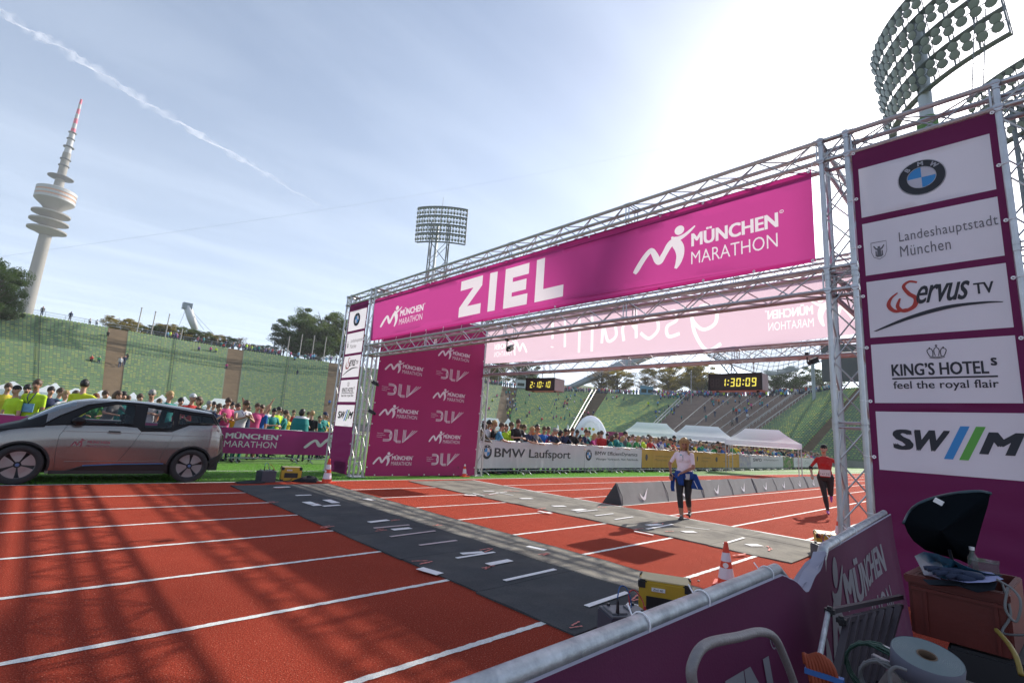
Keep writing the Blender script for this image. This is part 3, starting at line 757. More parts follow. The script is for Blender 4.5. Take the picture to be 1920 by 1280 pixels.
lashings(plF, [((u, z1-.02), (u+.05, ZT[0])) for u, z in gp_ if z > 5] + [((u, z0+.02), (u-.04, ZM[1])) for u, z in gp_ if z < 5], ban)

# ---- back banner seen from behind (mirror writing), facing +X
plB = Plane((BX0-.04, 1.72, 0), (0, 1, 0))        # normal +X, read from the far side
m_pale = M('pale_pink_fabric', (.50, .38, .46), .75, var=.04, vscale=2, bump=.06, bscale=60, trans=.6, tcol=(.60, .47, .56))
m_palew = M('pale_pink_fabric_print', (.78, .74, .78), .75, trans=.6, tcol=(.86, .82, .86))
db = wr(8, .014, .6, .5)
bb = thing('banner', 'pale pink backlit banner with mirrored white handwriting across the rear truss', 'banner')
WB = 13.2-1.72
lets = [
      ([(.9, .7, .1), (.6, .95, .1), (.25, .8, .1), (.25, .4, .1), (.6, .25, .1), (.9, .55, .1), (.95, .95, .1), (.85, .2, .1), (.5, -.35, .1), (.1, -.2, .1)], True), ([(1.15, 1.0, .1), (1.1, .8, .1)], True),
      ([(1.75, .85, .1), (1.45, .9, .1), (1.4, .62, .1), (1.7, .45, .1), (1.65, .15, .1), (1.3, .2, .1)], True), ([(2.5, .8, .1), (2.1, .8, .1), (2.0, .4, .1), (2.3, .15, .1), (2.6, .35, .1)], True),
      ([(2.8, 1.3, .1), (2.75, .2, .1)], True), ([(2.78, .5, .1), (3.05, .8, .1), (3.25, .6, .1), (3.2, .15, .1)], True),
      ([(3.95, .7, .1), (3.6, .75, .1), (3.5, .35, .1), (3.8, .2, .1), (4.0, .7, .1), (4.05, .15, .1)], True),
      ([(4.75, 1.3, .1), (4.5, 1.1, .1), (4.45, -.1, .1)], True), ([(4.25, .75, .09), (4.75, .8, .09)], True), ([(5.3, 1.3, .1), (5.05, 1.1, .1), (5.0, -.1, .1)], True), ([(4.85, .75, .09), (5.35, .8, .09)], True),
      ([(5.7, 1.2, .1), (5.65, .15, .1)], True), ([(5.5, .8, .09), (5.95, .82, .09)], True), ([(6.3, 1.2, .12), (6.25, .5, .1)], True), ([(6.25, .22, .13), (6.26, .18, .13)], False)]
inlaid('banner_cloth', plB, 0, WB, 3.93, 5.21, m_pale, bb, db,
       [('lettering', xf(stroke_geo([l]), .86, 2.95, 4.12), m_palew) for l in lets]+[('marathon_logo', boxfit(mm_text(), (.35, 4.12), (2.05, 4.78)), m_palew), ('marathon_logo', boxfit(mm_text(), (9.4, 4.12), (11.1, 4.78)), m_palew)])

# ---- side wall with logos (left), facing the track
plS = Plane((7.2, 13.29, 0), (1, 0, 0))
ds0 = wr(21, .022, .8, .7); ds = lambda u, v: ds0(u, v)+.006*math.sin(v*9+2*math.sin(u*2))*max(0, 1.6-v)
sw = thing('banner', 'dark magenta wall banner with two columns of white logos beside the left gantry tower', 'banner')
WS = 11.33-7.2; cloth('banner_cloth', plS.o+Vector((0, 0, .04)), plS.ux, plS.uz, WS, 5.2, m_sidefab, sw, lambda u, v: ds(u, v+.04), 40, 50)
m_swp = M('wall_white_print', (.72, .66, .70), .7)
def side_logo(kind, cx, cy, w, h):
    u, z = plS.uz_of(cx, cy)
    u0, _ = plS.uz_of(cx-w/2, cy); u1, _ = plS.uz_of(cx+w/2, cy); hz = h
    plS.fitm('marathon_logo' if kind == 'm' else 'federation_logo', mm_text() if kind == 'm' else dlv_geo(), (u0, z-hz/2), (u1, z+hz/2), m_swp, sw, ds, .005, .25)
for cx, cy, k in ((758, 689, 'm'), (752, 732, 'd'), (748, 772, 'm'), (744, 817, 'd'), (737, 860, 'm'), (852, 664, 'm'), (848, 703, 'd'), (842, 741, 'm'), (838, 781, 'd'), (834, 820, 'm'), (830, 861, 'd')):
    side_logo(k, cx, cy, 74 if cx < 790 else 61, .40)
grommets(plS, [(.03, .3+i*.62) for i in range(8)]+[(WS-.03, .3+i*.62) for i in range(8)]+[(.3+i*.58, .08) for i in range(7)], sw, ds)

# ---- right side wall banner, edge on and seen from behind
plR = Plane((11.3, 1.28, 0), (-1, 0, 0))       # normal +Y
dr = wr(31, .015, .7, .6)
rw = thing('banner', 'pale pink backlit side banner behind the right inner truss column', 'banner')
cloth('banner_cloth', plR.o+Vector((0, 0, .05)), plR.ux, plR.uz, 4.05, 5.15, m_pale, rw, lambda u, v: dr(u, v), 30, 40)
for i in range(6): plR.fitm('marathon_logo', mm_text(), (.5+(i % 2)*1.9, .6+i*.78), (1.7+(i % 2)*1.9, 1.02+i*.78), m_palew, rw, dr, .006, .3)

# ---- sponsor panels
def crown_geo():
    S = [([(.1, .12, .05), (.5, .05, .05), (.9, .12, .05)], True), ([(.12, .2, .05), (.5, .13, .05), (.88, .2, .05)], True),
         ([(.12, .2, .05), (.0, .6, .05), (.2, .72, .05), (.3, .5, .05), (.28, .2, .05)], True), ([(.88, .2, .05), (1.0, .6, .05), (.8, .72, .05), (.7, .5, .05), (.72, .2, .05)], True),
         ([(.42, .2, .04), (.36, .6, .05), (.5, .8, .05), (.64, .6, .05), (.58, .2, .04)], True), ([(.5, .8, .06), (.5, 1.0, .06)], False), ([(.43, .92, .05), (.57, .92, .05)], False)]
    return join_geo(stroke_geo(S), disc_geo(.14, .78, .045), disc_geo(.86, .78, .045))
def shield():
    o = [(0, 1), (1, 1), (1, .45), (.85, .15), (.5, 0), (.15, .15), (0, .45)]
    S = [([(x, y, .035) for x, y in o+[o[0]]], False)]
    fig = [([(.5, .75, .16), (.5, .62, .16)], False), ([(.5, .6, .22), (.5, .3, .26), (.5, .14, .34)], False), ([(.5, .55, .10), (.3, .62, .1), (.16, .8, .08)], False), ([(.5, .55, .10), (.7, .62, .1), (.84, .8, .08)], False), ([(.3, .5, .08), (.3, .18, .1)], False), ([(.7, .5, .08), (.7, .18, .1)], False)]
    return join_geo(stroke_geo(S+fig))
def sponsor_panel(name_label, Yl, Yr, rows, disp, X=GX0-.03, ztop=5.27):
    """Yl = viewer's left edge, Yr = viewer's right edge"""
    pl = Plane((X, Yl, 0), (0, -1, 0)); W = Yl-Yr
    t = thing('banner', name_label, 'banner')
    inlaid('banner_cloth', pl, 0, W, .05, ztop, m_sponsmag, t, disp, [('white_field', (np.array([(.06, a), (W-.06, a), (W-.06, b), (.06, b)], float), [(0, 1, 2, 3)]), m_sponsor) for a, b in rows], .08, .08)
    for i, (a, b) in enumerate(rows):
        h = b-a; c = (a+b)/2; w = W-.12; x0 = .06
        f = lambda nm, g, ax, ay, bx, by, mt, of=.008: pl.fitm(nm, g, (x0+w*ax, a+h*ay), (x0+w*bx, a+h*by), mt, t, disp, of, .12)
        if i == 0: place_roundel(pl.o+pl.ux*(x0+w*.50)+pl.uz*(a+h*.52), pl.ux, pl.uz, min(h*.33, w*.23), t, (lambda u, v, p_=x0+w*.5, q_=a+h*.52: disp(u+p_, v+q_)), m_sponsor, .1)
        elif i == 1:
            f('lettering', text_geo('Landeshauptstadt', 0, space=1.08), .29, .47, .985, .70, M('grey_print', (.14, .14, .16), .7, trans=.3)); f('lettering', text_geo('München', 0, space=1.08), .29, .24, .66, .44, MATS['grey_print'])
            f('city_crest', shield(), .06, .26, .19, .60, MATS['grey_print'])
        elif i == 2:
            f('lettering', stroke_geo([([(.60, .95, .05), (.45, 1.0, .06), (.33, .88, .07), (.42, .66, .09), (.55, .5, .10), (.5, .28, .10), (.30, .18, .09), (.18, .32, .08), (.24, .55, .04)], True), ([(.36, .22, .06), (.12, .2, .09), (.0, .38, .09), (.06, .58, .06), (.2, .72, .03)], True)]), .15, .38, .40, .92, m_redp)
            f('lettering', bold('ervus', .03, shear=.5, space=.92), .38, .50, .76, .80, m_darkprint); f('lettering', bold('TV', .05), .78, .56, .91, .74, m_darkprint)
            f('underline_swoosh', stroke_geo([([(0, 0, .03), (.3, .45, .09), (.6, .75, .13), (.85, .80, .09), (1, .75, .03)], True)]), .03, .10, .96, .44, m_darkprint)
        elif i == 3:
            f('lettering', bold("KING’S HOTEL", .06), .15, .44, .82, .64, m_darkprint); f('lettering', bold('s', .06), .835, .56, .875, .68, m_darkprint)
            f('lettering', bold('feel the royal flair', .03, space=1.02), .155, .19, .87, .355, m_darkprint); f('underline', poly_geo([(0, 0), (1, 0), (1, 1), (0, 1)]), .15, .385, .87, .412, m_darkprint)
            f('crown_emblem', crown_geo(), .42, .70, .56, .93, m_darkprint)
        elif i == 4:
            sh = .35
            sk = lambda g: (np.array(g[0])@np.array([[1, 0], [sh, 1]]), g[1])
            f('lettering', bold('S', .09), .12, .36, .27, .70, m_darkprint); f('lettering', sk(bold('W', .10)), .28, .36, .53, .70, m_darkprint); f('lettering', sk(bold('M', .10)), .70, .36, .99, .70, m_darkprint)
            para = poly_geo([(0, 0), (.32, 0), (1, 1), (.68, 1)])
            f('blue_bar', para, .47, .25, .66, .78, m_blue); f('green_bar', para, .57, .25, .76, .78, m_greenp)
    gr = [(u, z) for z in [.3+.62*k for k in range(9)] for u in (.02, W-.02)]; grommets(pl, gr, t, disp)
    lashings(pl, [((u, z), (u+(-.10 if u < .5 else .10), z+.01)) for u, z in gr], t)
    return t
def fold_w(sd):
    a_ = wr(sd, .014, .9, 1.1)
    return lambda u, v: a_(u, v)+.014*math.sin(v*21+1.6*math.sin(u*2.4+sd))*min(1, max(0, 1.75-v))
rowsR = []
plq = Plane((GX0-.03, 1.19, 0), (0, -1, 0))
for (yt, yb) in ((318, 409), (421, 517), (529, 633), (646, 755), (771, 880)):
    rowsR.append((plq.uz_of(1618+((yb-409)*.07), yb)[1], plq.uz_of(1612+((yt-318)*.07), yt)[1]))
sponsor_panel('tall magenta sponsor banner with five big white logo fields on the right tower', 1.19, -.10, rowsR, fold_w(41))
rowsL = [(a, b) for a, b in rowsR]
sponsor_panel('narrow looking magenta sponsor banner with five white logo fields in the far left tower', 14.90, 13.65, rowsL, fold_w(45))
# ---- small cameras on arms clamped to the trusses
def truss_cam(label, p, aim, arm=.22, down=True):
    t = thing('camera_on_arm', label, 'camera', p)
    mb = MB(); mb.tube([(0, 0, 0), (0, 0, -arm)], .014, 6); mb.tube([(0, 0, -arm), (0, -.08, -arm-.01)], .012, 6); mb.box((0, 0, .01), (.07, .07, .05)); mb.build('arm', m_black, t)
    mb = MB(); rot = Matrix.Rotation(aim, 3, 'Z') @ Matrix.Rotation(R(25), 3, 'Y'); mb.box((0, -.12, -arm+.03), (.17, .08, .085), rot=rot); d = rot @ Vector((1, 0, 0)); c = Vector((0, -.12, -arm+.03)); mb.tube([c+d*.07, c+d*.15], .036, 10); mb.box(c+Vector((0, 0, .055)), (.20, .10, .012), rot=rot)
    mb.build('camera_body', m_black, t)
    return t
truss_cam('small black camera hanging under the lower front truss left of the mirrored banner text', at_x(951, 638, 7.14), R(200))
truss_cam('small black camera under the rear truss beside the right column', at_x(1513, 664, BX0), R(150), .18)
truss_cam('small black camera on the left inner column above the logo wall edge', (GX1+.02, 13.42, at_x(712, 716, 7.14).z), R(-60), .05)
truss_cam('small black camera lower on the left inner column in front of the white banner back', (GX1+.02, 13.42, at_x(687, 770, 7.14).z), R(-40), .05)
# ---- race clocks
SEG = {'0': 'abcdef', '1': 'bc', '2': 'abged', '3': 'abgcd', '9': 'abcdfg', '5': 'afgcd'}
m_led = M('yellow_digits', (.78, .68, .10), .6, emit=(.95, .85, .12), estr=.55)
m_cface = M('clock_face', (.035, .035, .032), .4); m_ccase = M('clock_case', (.33, .27, .26), .6, var=.1); m_off = M('clock_segment_off', (.06, .06, .055), .5)
def digit_geo(ch, w=.5, h=1.0, t=.13):
    g = .02; sg = {'a': [(t*.6, h-t), (w-t*.6, h-t), (w-g, h), (g, h)], 'd': [(g, 0), (w-g, 0), (w-t*.6, t), (t*.6, t)], 'g': [(t*.5, h/2-t/2), (w-t*.5, h/2-t/2), (w-t*.5, h/2+t/2), (t*.5, h/2+t/2)],
      'f': [(0, h/2+g), (t, h/2+t/2), (t, h-t-g), (0, h-g)], 'b': [(w-t, h/2+t/2), (w, h/2+g), (w, h-g), (w-t, h-t-g)], 'e': [(0, g), (t, t+g), (t, h/2-t/2), (0, h/2-g)], 'c': [(w-t, t+g), (w, g), (w, h/2-g), (w-t, h/2-t/2)]}
    return join_geo(*[poly_geo(sg[s]) for s in SEG.get(ch, ch)])
def clock(label, pl, w, h, digits, off=0, depth=.22, brand=False):
    t = thing('race_clock', label, 'clock'); o, ux, uz, n = pl.o, pl.ux, pl.uz, pl.n
    rot = Matrix((ux, n, uz)).transposed()
    c = o+ux*w/2+uz*h/2-n*depth/2; MB().box(c, (w, depth, h), rot=rot).build('case', m_ccase, t, bevel=.008)
    MB().box(o+ux*w/2+uz*h/2+n*.006, (w-.03, .012, h-.03), rot=rot).build('face', m_cface, t)
    mb = MB()
    for a, b, cc, d in ((w/2, h-.012, w, .03), (w/2, .012, w, .03)): mb.box(o+ux*a+uz*b+n*.012, (cc, .03, d), rot=rot)
    for a in (.012, w-.012): mb.box(o+ux*a+uz*h/2+n*.012, (.03, .028, h-.032), rot=rot)
    mb.build('frame', m_black, t)
    dh = h*.50; zb = h*.22; x = off
    for ch in digits:
        if ch == ':': place_geo('colon', join_geo(disc_geo(x+.02, zb+dh*.25, .018, 8), disc_geo(x+.035, zb+dh*.72, .018, 8)), o, ux, uz, m_led, t, off=.016); x += .065*h/.36; continue
        gg = xf(digit_geo(ch), dh, x, zb); gg = (gg[0]+np.stack([(gg[0][:, 1]-zb)*.08, gg[0][:, 1]*0], 1), gg[1])
        place_geo('digit', gg, o, ux, uz, m_led, t, off=.016); x += dh*.5+.035*h/.36
    for k in (w*.38, w*.80):
        mb = MB(); p = o+ux*k+uz*h-n*depth/2; q = Vector((p.x, p.y, ZM[0]))
        nl = 5
        for i in range(nl): a = p.lerp(q, i/nl); b = p.lerp(q, (i+.9)/nl); mb.tube([a, b], .010 if i % 2 else .018, 5)
        mb.build('chain', m_steel, t)
    for k in (w*.12, w*.88): MB().box(o+ux*k-uz*.015-n*depth*.4, (.05, .06, .03), rot=rot).build('foot', m_black, t)
    return t
# first clock: face towards the camera side, swivelled
a = at_x(986, 732, 11.45); plc = Plane((a.x, a.y, a.z), (.10, -1, 0)); clock('small race clock reading 2:10:10 hanging left under the rear truss', plc, 1.14, .40, '2:10:10', off=.17, depth=.55)
a = at_x(1329, 732, 11.45); plc = Plane((a.x, a.y, a.z), (.02, -1, 0)); ck = clock('larger race clock reading 1:30:09 hanging right under the rear truss', plc, 1.20, .385, '1:30:09', off=.30, depth=.40)
for k in (.04, .17): place_geo('dead_digit', xf(digit_geo('abcdefg'), .385*.5, k, .385*.22), plc.o, plc.ux, plc.uz, m_off, ck, off=.016)
# ================================================================== FAR STRUCTURES
# ---- television tower
def tower():
    KR = .62
    D = 620.0; b = far(62, 530, D); az = math.atan2(b.y, b.x)
    kz = lambda px, py: far(px, py, D).z
    top = kz(143, 183); t = thing('television_tower', 'tall concrete television tower with round platforms and red white antenna', 'tower', (b.x, b.y, 0))
    conc = M('tower_concrete', (.26, .245, .225), .85, var=.06, vscale=.1, stretch=(1, 1, .05)); dk = M('tower_dark', (.12, .13, .15), .6); wh = M('tower_white', (.40, .40, .41), .6); orr = M('tower_orange_band', (.52, .27, .17), .6); red = M('antenna_red', (.62, .07, .14), .6)
    S = D/960*1.0
    z1 = kz(76, 440)
    MB().lathe([(6.6, 0), (5.9, z1*.25), (5.2, z1*.5), (4.7, z1*.8), (4.5, z1)], 32).build('shaft', conc, t, smooth=True)
    def disc(y, r, th, mt, name, up=1):
        z = kz(80+(y-440)*-.2, y); MB().lathe([(3.6, z-th*2.2), (r*.82, z-th*.5), (r, z-th*.2), (r, z+th*.4), (r*.97, z+th*.5), (3.6, z+th*.6)], 40).build(name, mt, t, smooth=False); return z
    disc(431, 14.2, 2.2, conc, 'platform'); disc(415, 14.2, 2.2, conc, 'platform'); disc(400, 14, 2.2, conc, 'platform')
    z0, z1_ = kz(88, 392), kz(95, 352); h = z1_-z0
    MB().lathe([(4.4, z0-h*.1), (8.5, z0+h*.15), (13.6, z0+h*.36), (14.6, z0+h*.42)], 40).build('pod_underside', conc, t, smooth=True)
    for i, (a, b_, mt) in enumerate(((.42, .54, wh), (.54, .62, orr), (.62, .72, wh), (.72, .80, orr), (.80, .94, wh))):
        r = 14.8-(.4 if mt is orr else 0); MB().lathe([(12, z0+h*a), (r, z0+h*a), (r, z0+h*b_), (12, z0+h*b_)], 40).build('pod_band', mt, t)
    MB().lathe([(14.3, z0+h*.94), (12, z0+h*1.0), (3.5, z0+h*1.05)], 40).build('pod_roof', wh, t, smooth=True)
    disc(330, 9.6, .9, dk, 'upper_platform')
    za, zb_ = kz(97, 352), kz(118, 285); MB().lathe([(3.9, za), (3.3, za+(zb_-za)*.4), (3.1, zb_)], 24).build('upper_shaft', conc, t, smooth=True)
    zc = kz(128, 248); zd = top
    MB().lathe([(2.7, zb_), (2.1, zc)], 20).build('mast', wh, t, smooth=True)
    for y in (310, 298, 275, 260, 248): z = kz(80+(440-y)*.27, y); MB().lathe([(2, z-.5), (4.2 if y > 270 else 3.2, z-.3), (4.2 if y > 270 else 3.2, z+.4), (2, z+.5)], 20).build('ring_gallery', dk, t)
    n = 7
    for i in range(n): a = zc+(zd-zc)*i/n; b2 = zc+(zd-zc)*(i+1)/n; r = 1.9-1.1*i/n; MB().lathe([(0, a), (r, a), (r*.95, b2), (0, b2)], 14).build('antenna_section', red if i % 2 == 0 else wh, t)
    return t
tower()

# ---- floodlight masts
m_lampback = M('lamp_housing', (.13, .15, .15), .6, .2, var=.25); m_lampg = M('lamp_glass', (.42, .46, .45), .2, .3, trans=.4, tcol=(.6, .62, .58)); m_lat = M('mast_steel', (.16, .18, .20), .6, .3); m_latl = M('mast_steel_pale', (.42, .44, .45), .5, .4)
def lamp_mesh(r, n=12, deep=.9):
    mb = MB(); mb.lathe([(0, -deep*r), (r*.45, -deep*r), (r*.8, -.5*r), (r, 0), (r*1.02, .12*r)], n, ms=[0]*4); mb.lathe([(r*.95, .06*r), (r*.5, .10*r), (0, .12*r)], n, ms=[1, 1]); return mb.mesh('lamp', [m_lampback, m_lampg])
def floodlight(label, base_xy, zc, W, H, az, rows, cols, lr, tilt=R(12), curve=.35, legs='quad', stuff=False, zfoot=0, group='floodlight masts above the stadium', shaft_r=1.4, every=1, skew=0, pair=0):
    """az = direction the head faces; panel curved about a vertical axis"""
    t = thing('floodlight_mast', label, 'floodlight', (base_xy[0], base_xy[1], 0), group=group)
    Rz = Matrix.Rotation(az, 3, 'Z'); Rt = Matrix.Rotation(tilt, 3, 'Y')     # local: x = facing, y = width
    def P(u, v, out=0):    # u in -1..1, v in -1..1
        a = u*curve; rad = W/2/math.sin(curve) if curve > .01 else 1e5
        p = Vector((rad*math.cos(a)-rad+out*math.cos(a), rad*math.sin(a)+out*math.sin(a), v*H/2+skew*u))
        return Rz @ (Rt @ p) + Vector((0, 0, zc))
    lm = lamp_mesh(lr); lv = []
    big = MB()
    for r in range(rows):
        for c in range(cols):
            u = -1+2*(c+.5)/cols; v = -1+2*(r+.5+(.16 if r % 2 == 0 else -.16)*pair)/rows; p = P(u, v, .15)
            rot = Rz @ Matrix.Rotation(u*curve, 3, 'Z') @ Matrix.Rotation(tilt+R(22), 3, 'Y') @ Matrix.Rotation(R(90), 3, 'Y')
            if stuff:
                for poly in lm.polygons:
                    b = len(big.v)
                    big.v += [tuple(rot @ lm.vertices[i].co+p) for i in poly.vertices]; big.f.append(tuple(range(b, b+len(poly.vertices)))); big.m.append(poly.material_index)
            else:
                o = link('lamp', lm, t); o.matrix_local = Matrix.Translation(p) @ rot.to_4x4()
    if stuff: o = big.build('lamps', [m_lampback, m_lampg], t); o['kind'] = 'stuff'
    # frame: horizontal rails, back truss
    for r in range(rows+1):
        v = -1+2*r/rows; mb = MB(); mb.tube([P(-1+2*i/14, v, -.25) for i in range(15)], .13 if r % 2 == 0 else .08, 5)
        if r % 2 == 0:
            mb.tube([P(-1+2*i/14, v, -1.3) for i in range(15)], .10, 4)
            for i in range(14): mb.tube([P(-1+2*i/14, v, -.25), P(-1+2*(i+.5)/14, v, -1.3)], .05, 4)
            # walkway
            pts = [P(-1+2*i/14, v, o_) for i in range(15) for o_ in (-.35, -1.2)]; mb.add(pts, [(2*i, 2*i+2, 2*i+3, 2*i+1) for i in range(14)])
        mb.build('rail', m_lat, t)
    mb = MB()
    for i in range(9):
        u = -1+2*i/8; mb.tube([P(u, -1.02, -.3), P(u, 1.02, -.3)], .12, 5); mb.tube([P(u, -1.0, -1.3), P(u, 1.0, -1.3)], .09, 4)
        for k in range(6): mb.tube([P(u, -1+k/3, -.3), P(u, -1+(k+1)/3, -1.3)], .05, 4)
    mb.build('rear_frame', m_lat, t)
    zb = zc-H/2*math.cos(tilt)
    if legs == 'quad':
        w = W*.17; q = [(-w*.6, -w), (-w*.6, w), (w*.6-1.2, w), (w*.6-1.2, -w)]; q = [Rz @ Vector((x-1.0, y, 0)) for x, y in q]
        for c in q: MB().tube([c+Vector((0, 0, zfoot)), c+Vector((0, 0, zb+H*.55))], .26, 6).build('leg', m_lat, t)
        MB().tube([Rz @ Vector((-1.5, -w*.35, zfoot)), Rz @ Vector((-1.5, -w*.35, zb+H*.5))], .5, 8).build('lift_shaft', m_latl, t)
        mb = MB(); nb = int((zb-zfoot)/(w*2.4))+1
        for k in range(nb):
            za = zb-(k+1)*w*2.4; zz = zb-k*w*2.4
            if za < 0: break
            for i in range(4): a, b = q[i], q[(i+1) % 4]; mb.tube([a+Vector((0, 0, za)), b+Vector((0, 0, zz))], .10, 4); mb.tube([b+Vector((0, 0, za)), a+Vector((0, 0, zz))], .10, 4)
        mb.build('bracing', m_lat, t)
        MB().tube([Rz @ Vector((-1, 0, zb+H)), Rz @ Vector((-1, 0, zb+H+4))], .07, 5).build('lightning_rod', m_lat, t)
    else:
        MB().lathe([(shaft_r*1.25, 0), (shaft_r, zb*.6), (shaft_r*.85, zb+H*.85)], 20, c=Rz @ Vector((-2.2, 0, 0))).build('mast_pole', m_latl, t, smooth=True)
    return t
p = far(825, 420, 165)
zt_, zb_ = far(825, 388, 165).z, far(822, 450, 165).z
dir_ = math.atan2(p.y, p.x)
floodlight('distant floodlight head with eight curved rows of lamps above the ZIEL banner', (p.x, p.y), (zt_+zb_)/2, 18.6, zt_-zb_+.5, dir_+math.pi+R(-16), 8, 18, .47, R(4), .42, stuff=True, zfoot=0, skew=-.2)
# large one in front of the sun
SD = 98.0
p = far(1700, 96, SD); zc = p.z
floodlight('huge dark floodlight head seen from below in front of the sun with round lamps', (p.x, p.y), zc, 26.0, 17.5, R(131), 8, 15, .74, R(6), .55, legs='pole', shaft_r=1.05, pair=1)
q_ = far(1731, 235, SD); 
# green hoarding round the shaft seen just above the tower truss
g = thing('mast_hoarding', 'green sheet wrapped round the pole under the large floodlight', 'hoarding', (p.x, p.y, 0))
off = Matrix.Rotation(R(131), 3, 'Z') @ Vector((-2.2, 0, 0)); z_ = far(1731, 235, SD).z
MB().lathe([(1.35, z_-2.4), (1.45, z_-2.3), (1.45, z_+1.6), (1.35, z_+1.7)], 14, c=off).build('green_sheet', M('green_sheet', (.10, .20, .05), .8, var=.2), g)
p2 = far(1935, 168, 82)
floodlight('dark floodlight head cut by the right edge of the picture behind the tower truss', (p2.x, p2.y), p2.z, 15, 9, R(150), 6, 14, .45, R(6), .45, legs='quad', zfoot=0)
# ladder between the masts (dangling maintenance ladder beneath the large head)
mb = MB(); a = far(1838, 20, 92); b = far(1833, 175, 92); s_ = Vector((-.35, .75, 0))
for w in (-1, 1): mb.tube([a+s_*w*.8, b+s_*w*.8], .07, 5)
for i in range(12): c = a.lerp(b, i/11); mb.tube([c-s_*.8, c+s_*.8], .045, 4)
lt = thing('lattice_ladder', 'thin steel lattice ladder hanging below the right end of the large floodlight', 'ladder'); mb.build('ladder_frame', m_lat, lt)

# ---- roof pylons, cables and the transparent tent roof
m_pyl = M('pylon_steel', (.30, .34, .36), .5, .3)
def pylon(label, a, b, ra, rb, group=None):
    t = thing('roof_pylon', label, 'pylon', tuple(a)); d = b-a
    MB().tube([(0, 0, 0), d*.5, d], [ra, max(ra, rb)*1.1, rb], 16).build('pylon_tube', m_pyl, t, smooth=True)
    return t, d
a = far(1052, 733, 215); b = far(1300, 628, 262); t, d = pylon('big slanting grey roof pylon tube rising behind the green seats', a, b, 1.0, 2.4)
MB().tube([Vector((0, .3, -1.2)), d+Vector((0, .3, -1.6))], .45, 6).build('cable', m_pyl, t)
a = far(366, 618, 190); b = far(351, 574, 190); t, d = pylon('small white roof pylon leaning above the left rim with thin cables', a, b, .95, 1.15)
t.children[0].data.materials[0] = M('pylon_white', (.62, .63, .64), .5)
MB().box(d, (2.6, 2.2, 2.0)).build('pylon_head', m_pyl, t)
for (x, y) in ((335, 612), (382, 618), (402, 628)): MB().tube([d, far(x, y, 188)-a], .07, 4).build('cable', m_pyl, t)
roof = thing('tent_roof', 'transparent grey net roof hanging behind the rear truss above the brown steps', 'roof')
m_acr = glassy('acrylic_panel', (.30, .33, .34), .55, .3); m_net = M('roof_net', (.20, .22, .23), .6, .2)
corners = [(1310, 660), (1372, 708), (1450, 706), (1568, 650), (1590, 560), (1500, 540), (1350, 590)]
RD = 205
NU, NV = 13, 8
def roofp(u, v):
    x = (1318+(1575-1318)*u) + (1-u)*v*60*(1-v*.2); yb_ = (662+54*math.sin(min(1, u*1.25)*math.pi*.5)*(1-max(0, u-.45)*1.75)); y = yb_-v*120-u*18*v
    return far(x, y, RD+v*45+6*math.sin(u*3))
for i in range(NU):
    for j in range(NV):
        q = [roofp(i/NU+.004, j/NV+.006), roofp((i+1)/NU-.004, j/NV+.006), roofp((i+1)/NU-.004, (j+1)/NV-.006), roofp(i/NU+.004, (j+1)/NV-.006)]
        MB().add(q, [(0, 1, 2, 3)]).build('roof_panel', m_acr, roof)
mb = MB()
for i in range(NU*2+1): mb.tube([roofp(i/NU/2, j/NV/1.0) for j in range(NV+1)], .17 if i % 2 == 0 else .09, 4)
for j in range(NV*2+1): mb.tube([roofp(i/NU, j/NV/2) for i in range(NU+1)], .26 if j == 0 else (.15 if j % 2 == 0 else .08), 4)
o = mb.build('roof_net', m_net, roof)
mb = MB(); A1 = [far(1302+70*s+8*math.sin(s*3), 655+57*s**1.4, RD-3) for s in np.linspace(0, 1, 14)]; A2 = [p_+Vector((2.2, -1.6, 1.6)) for p_ in A1]
mb.tube(A1, .25, 5); mb.tube(A2, .25, 5)
for i in range(13): mb.tube([A1[i], A2[i+1]], .12, 4); mb.tube([A2[i], A1[i+1]], .12, 4)
mb.build('edge_truss', M('edge_truss', (.14, .15, .16), .6), roof)
# scoreboard
p = far(1556, 640, 150); b0 = far(1556, 728, 150)
sb = thing('scoreboard', 'large dark scoreboard panel behind the right inner truss column', 'scoreboard', (p.x, p.y, 0)); rot = Matrix.Rotation(R(14), 3, 'Z')
zt_ = far(1556, 648, 150).z; zb_ = far(1556, 716, 150).z
MB().box((0, -4, (zt_+zb_)/2), (1.5, 12, zt_-zb_), rot=rot).build('panel', M('scoreboard_dark', (.03, .04, .045), .5), sb)
for y in (-8, 0): MB().tube([rot @ Vector((0, y, 0)), rot @ Vector((0, y, zb_))], .5, 8).build('post', m_pyl, sb)
q = far(1523, 668, 152); tt = thing('steel_mast', 'slim grey steel mast left of the dark scoreboard', 'mast', (q.x, q.y, 0)); MB().tube([(0, 0, 0), (0, 0, q.z)], .45, 8).build('pole', m_pyl, tt)
MB().box((0, 0, q.z), (.8, 3, .6)).build('cross_head', m_pyl, tt)
# overhead wires against the sky
for lb, a, b in (('long thin overhead wire crossing the sky behind the floodlight', far(-40, 487, 170), far(1290, 268, 240)),):
    N_ = 40; pts = [a.lerp(b, i/N_)-Vector((0, 0, 3.0*math.sin(math.pi*i/N_))) for i in range(N_+1)]
    tag(MB().tube(pts, .022, 4).build('overhead_wire', M('wire', (.35, .38, .42), .7)), lb, 'wire')
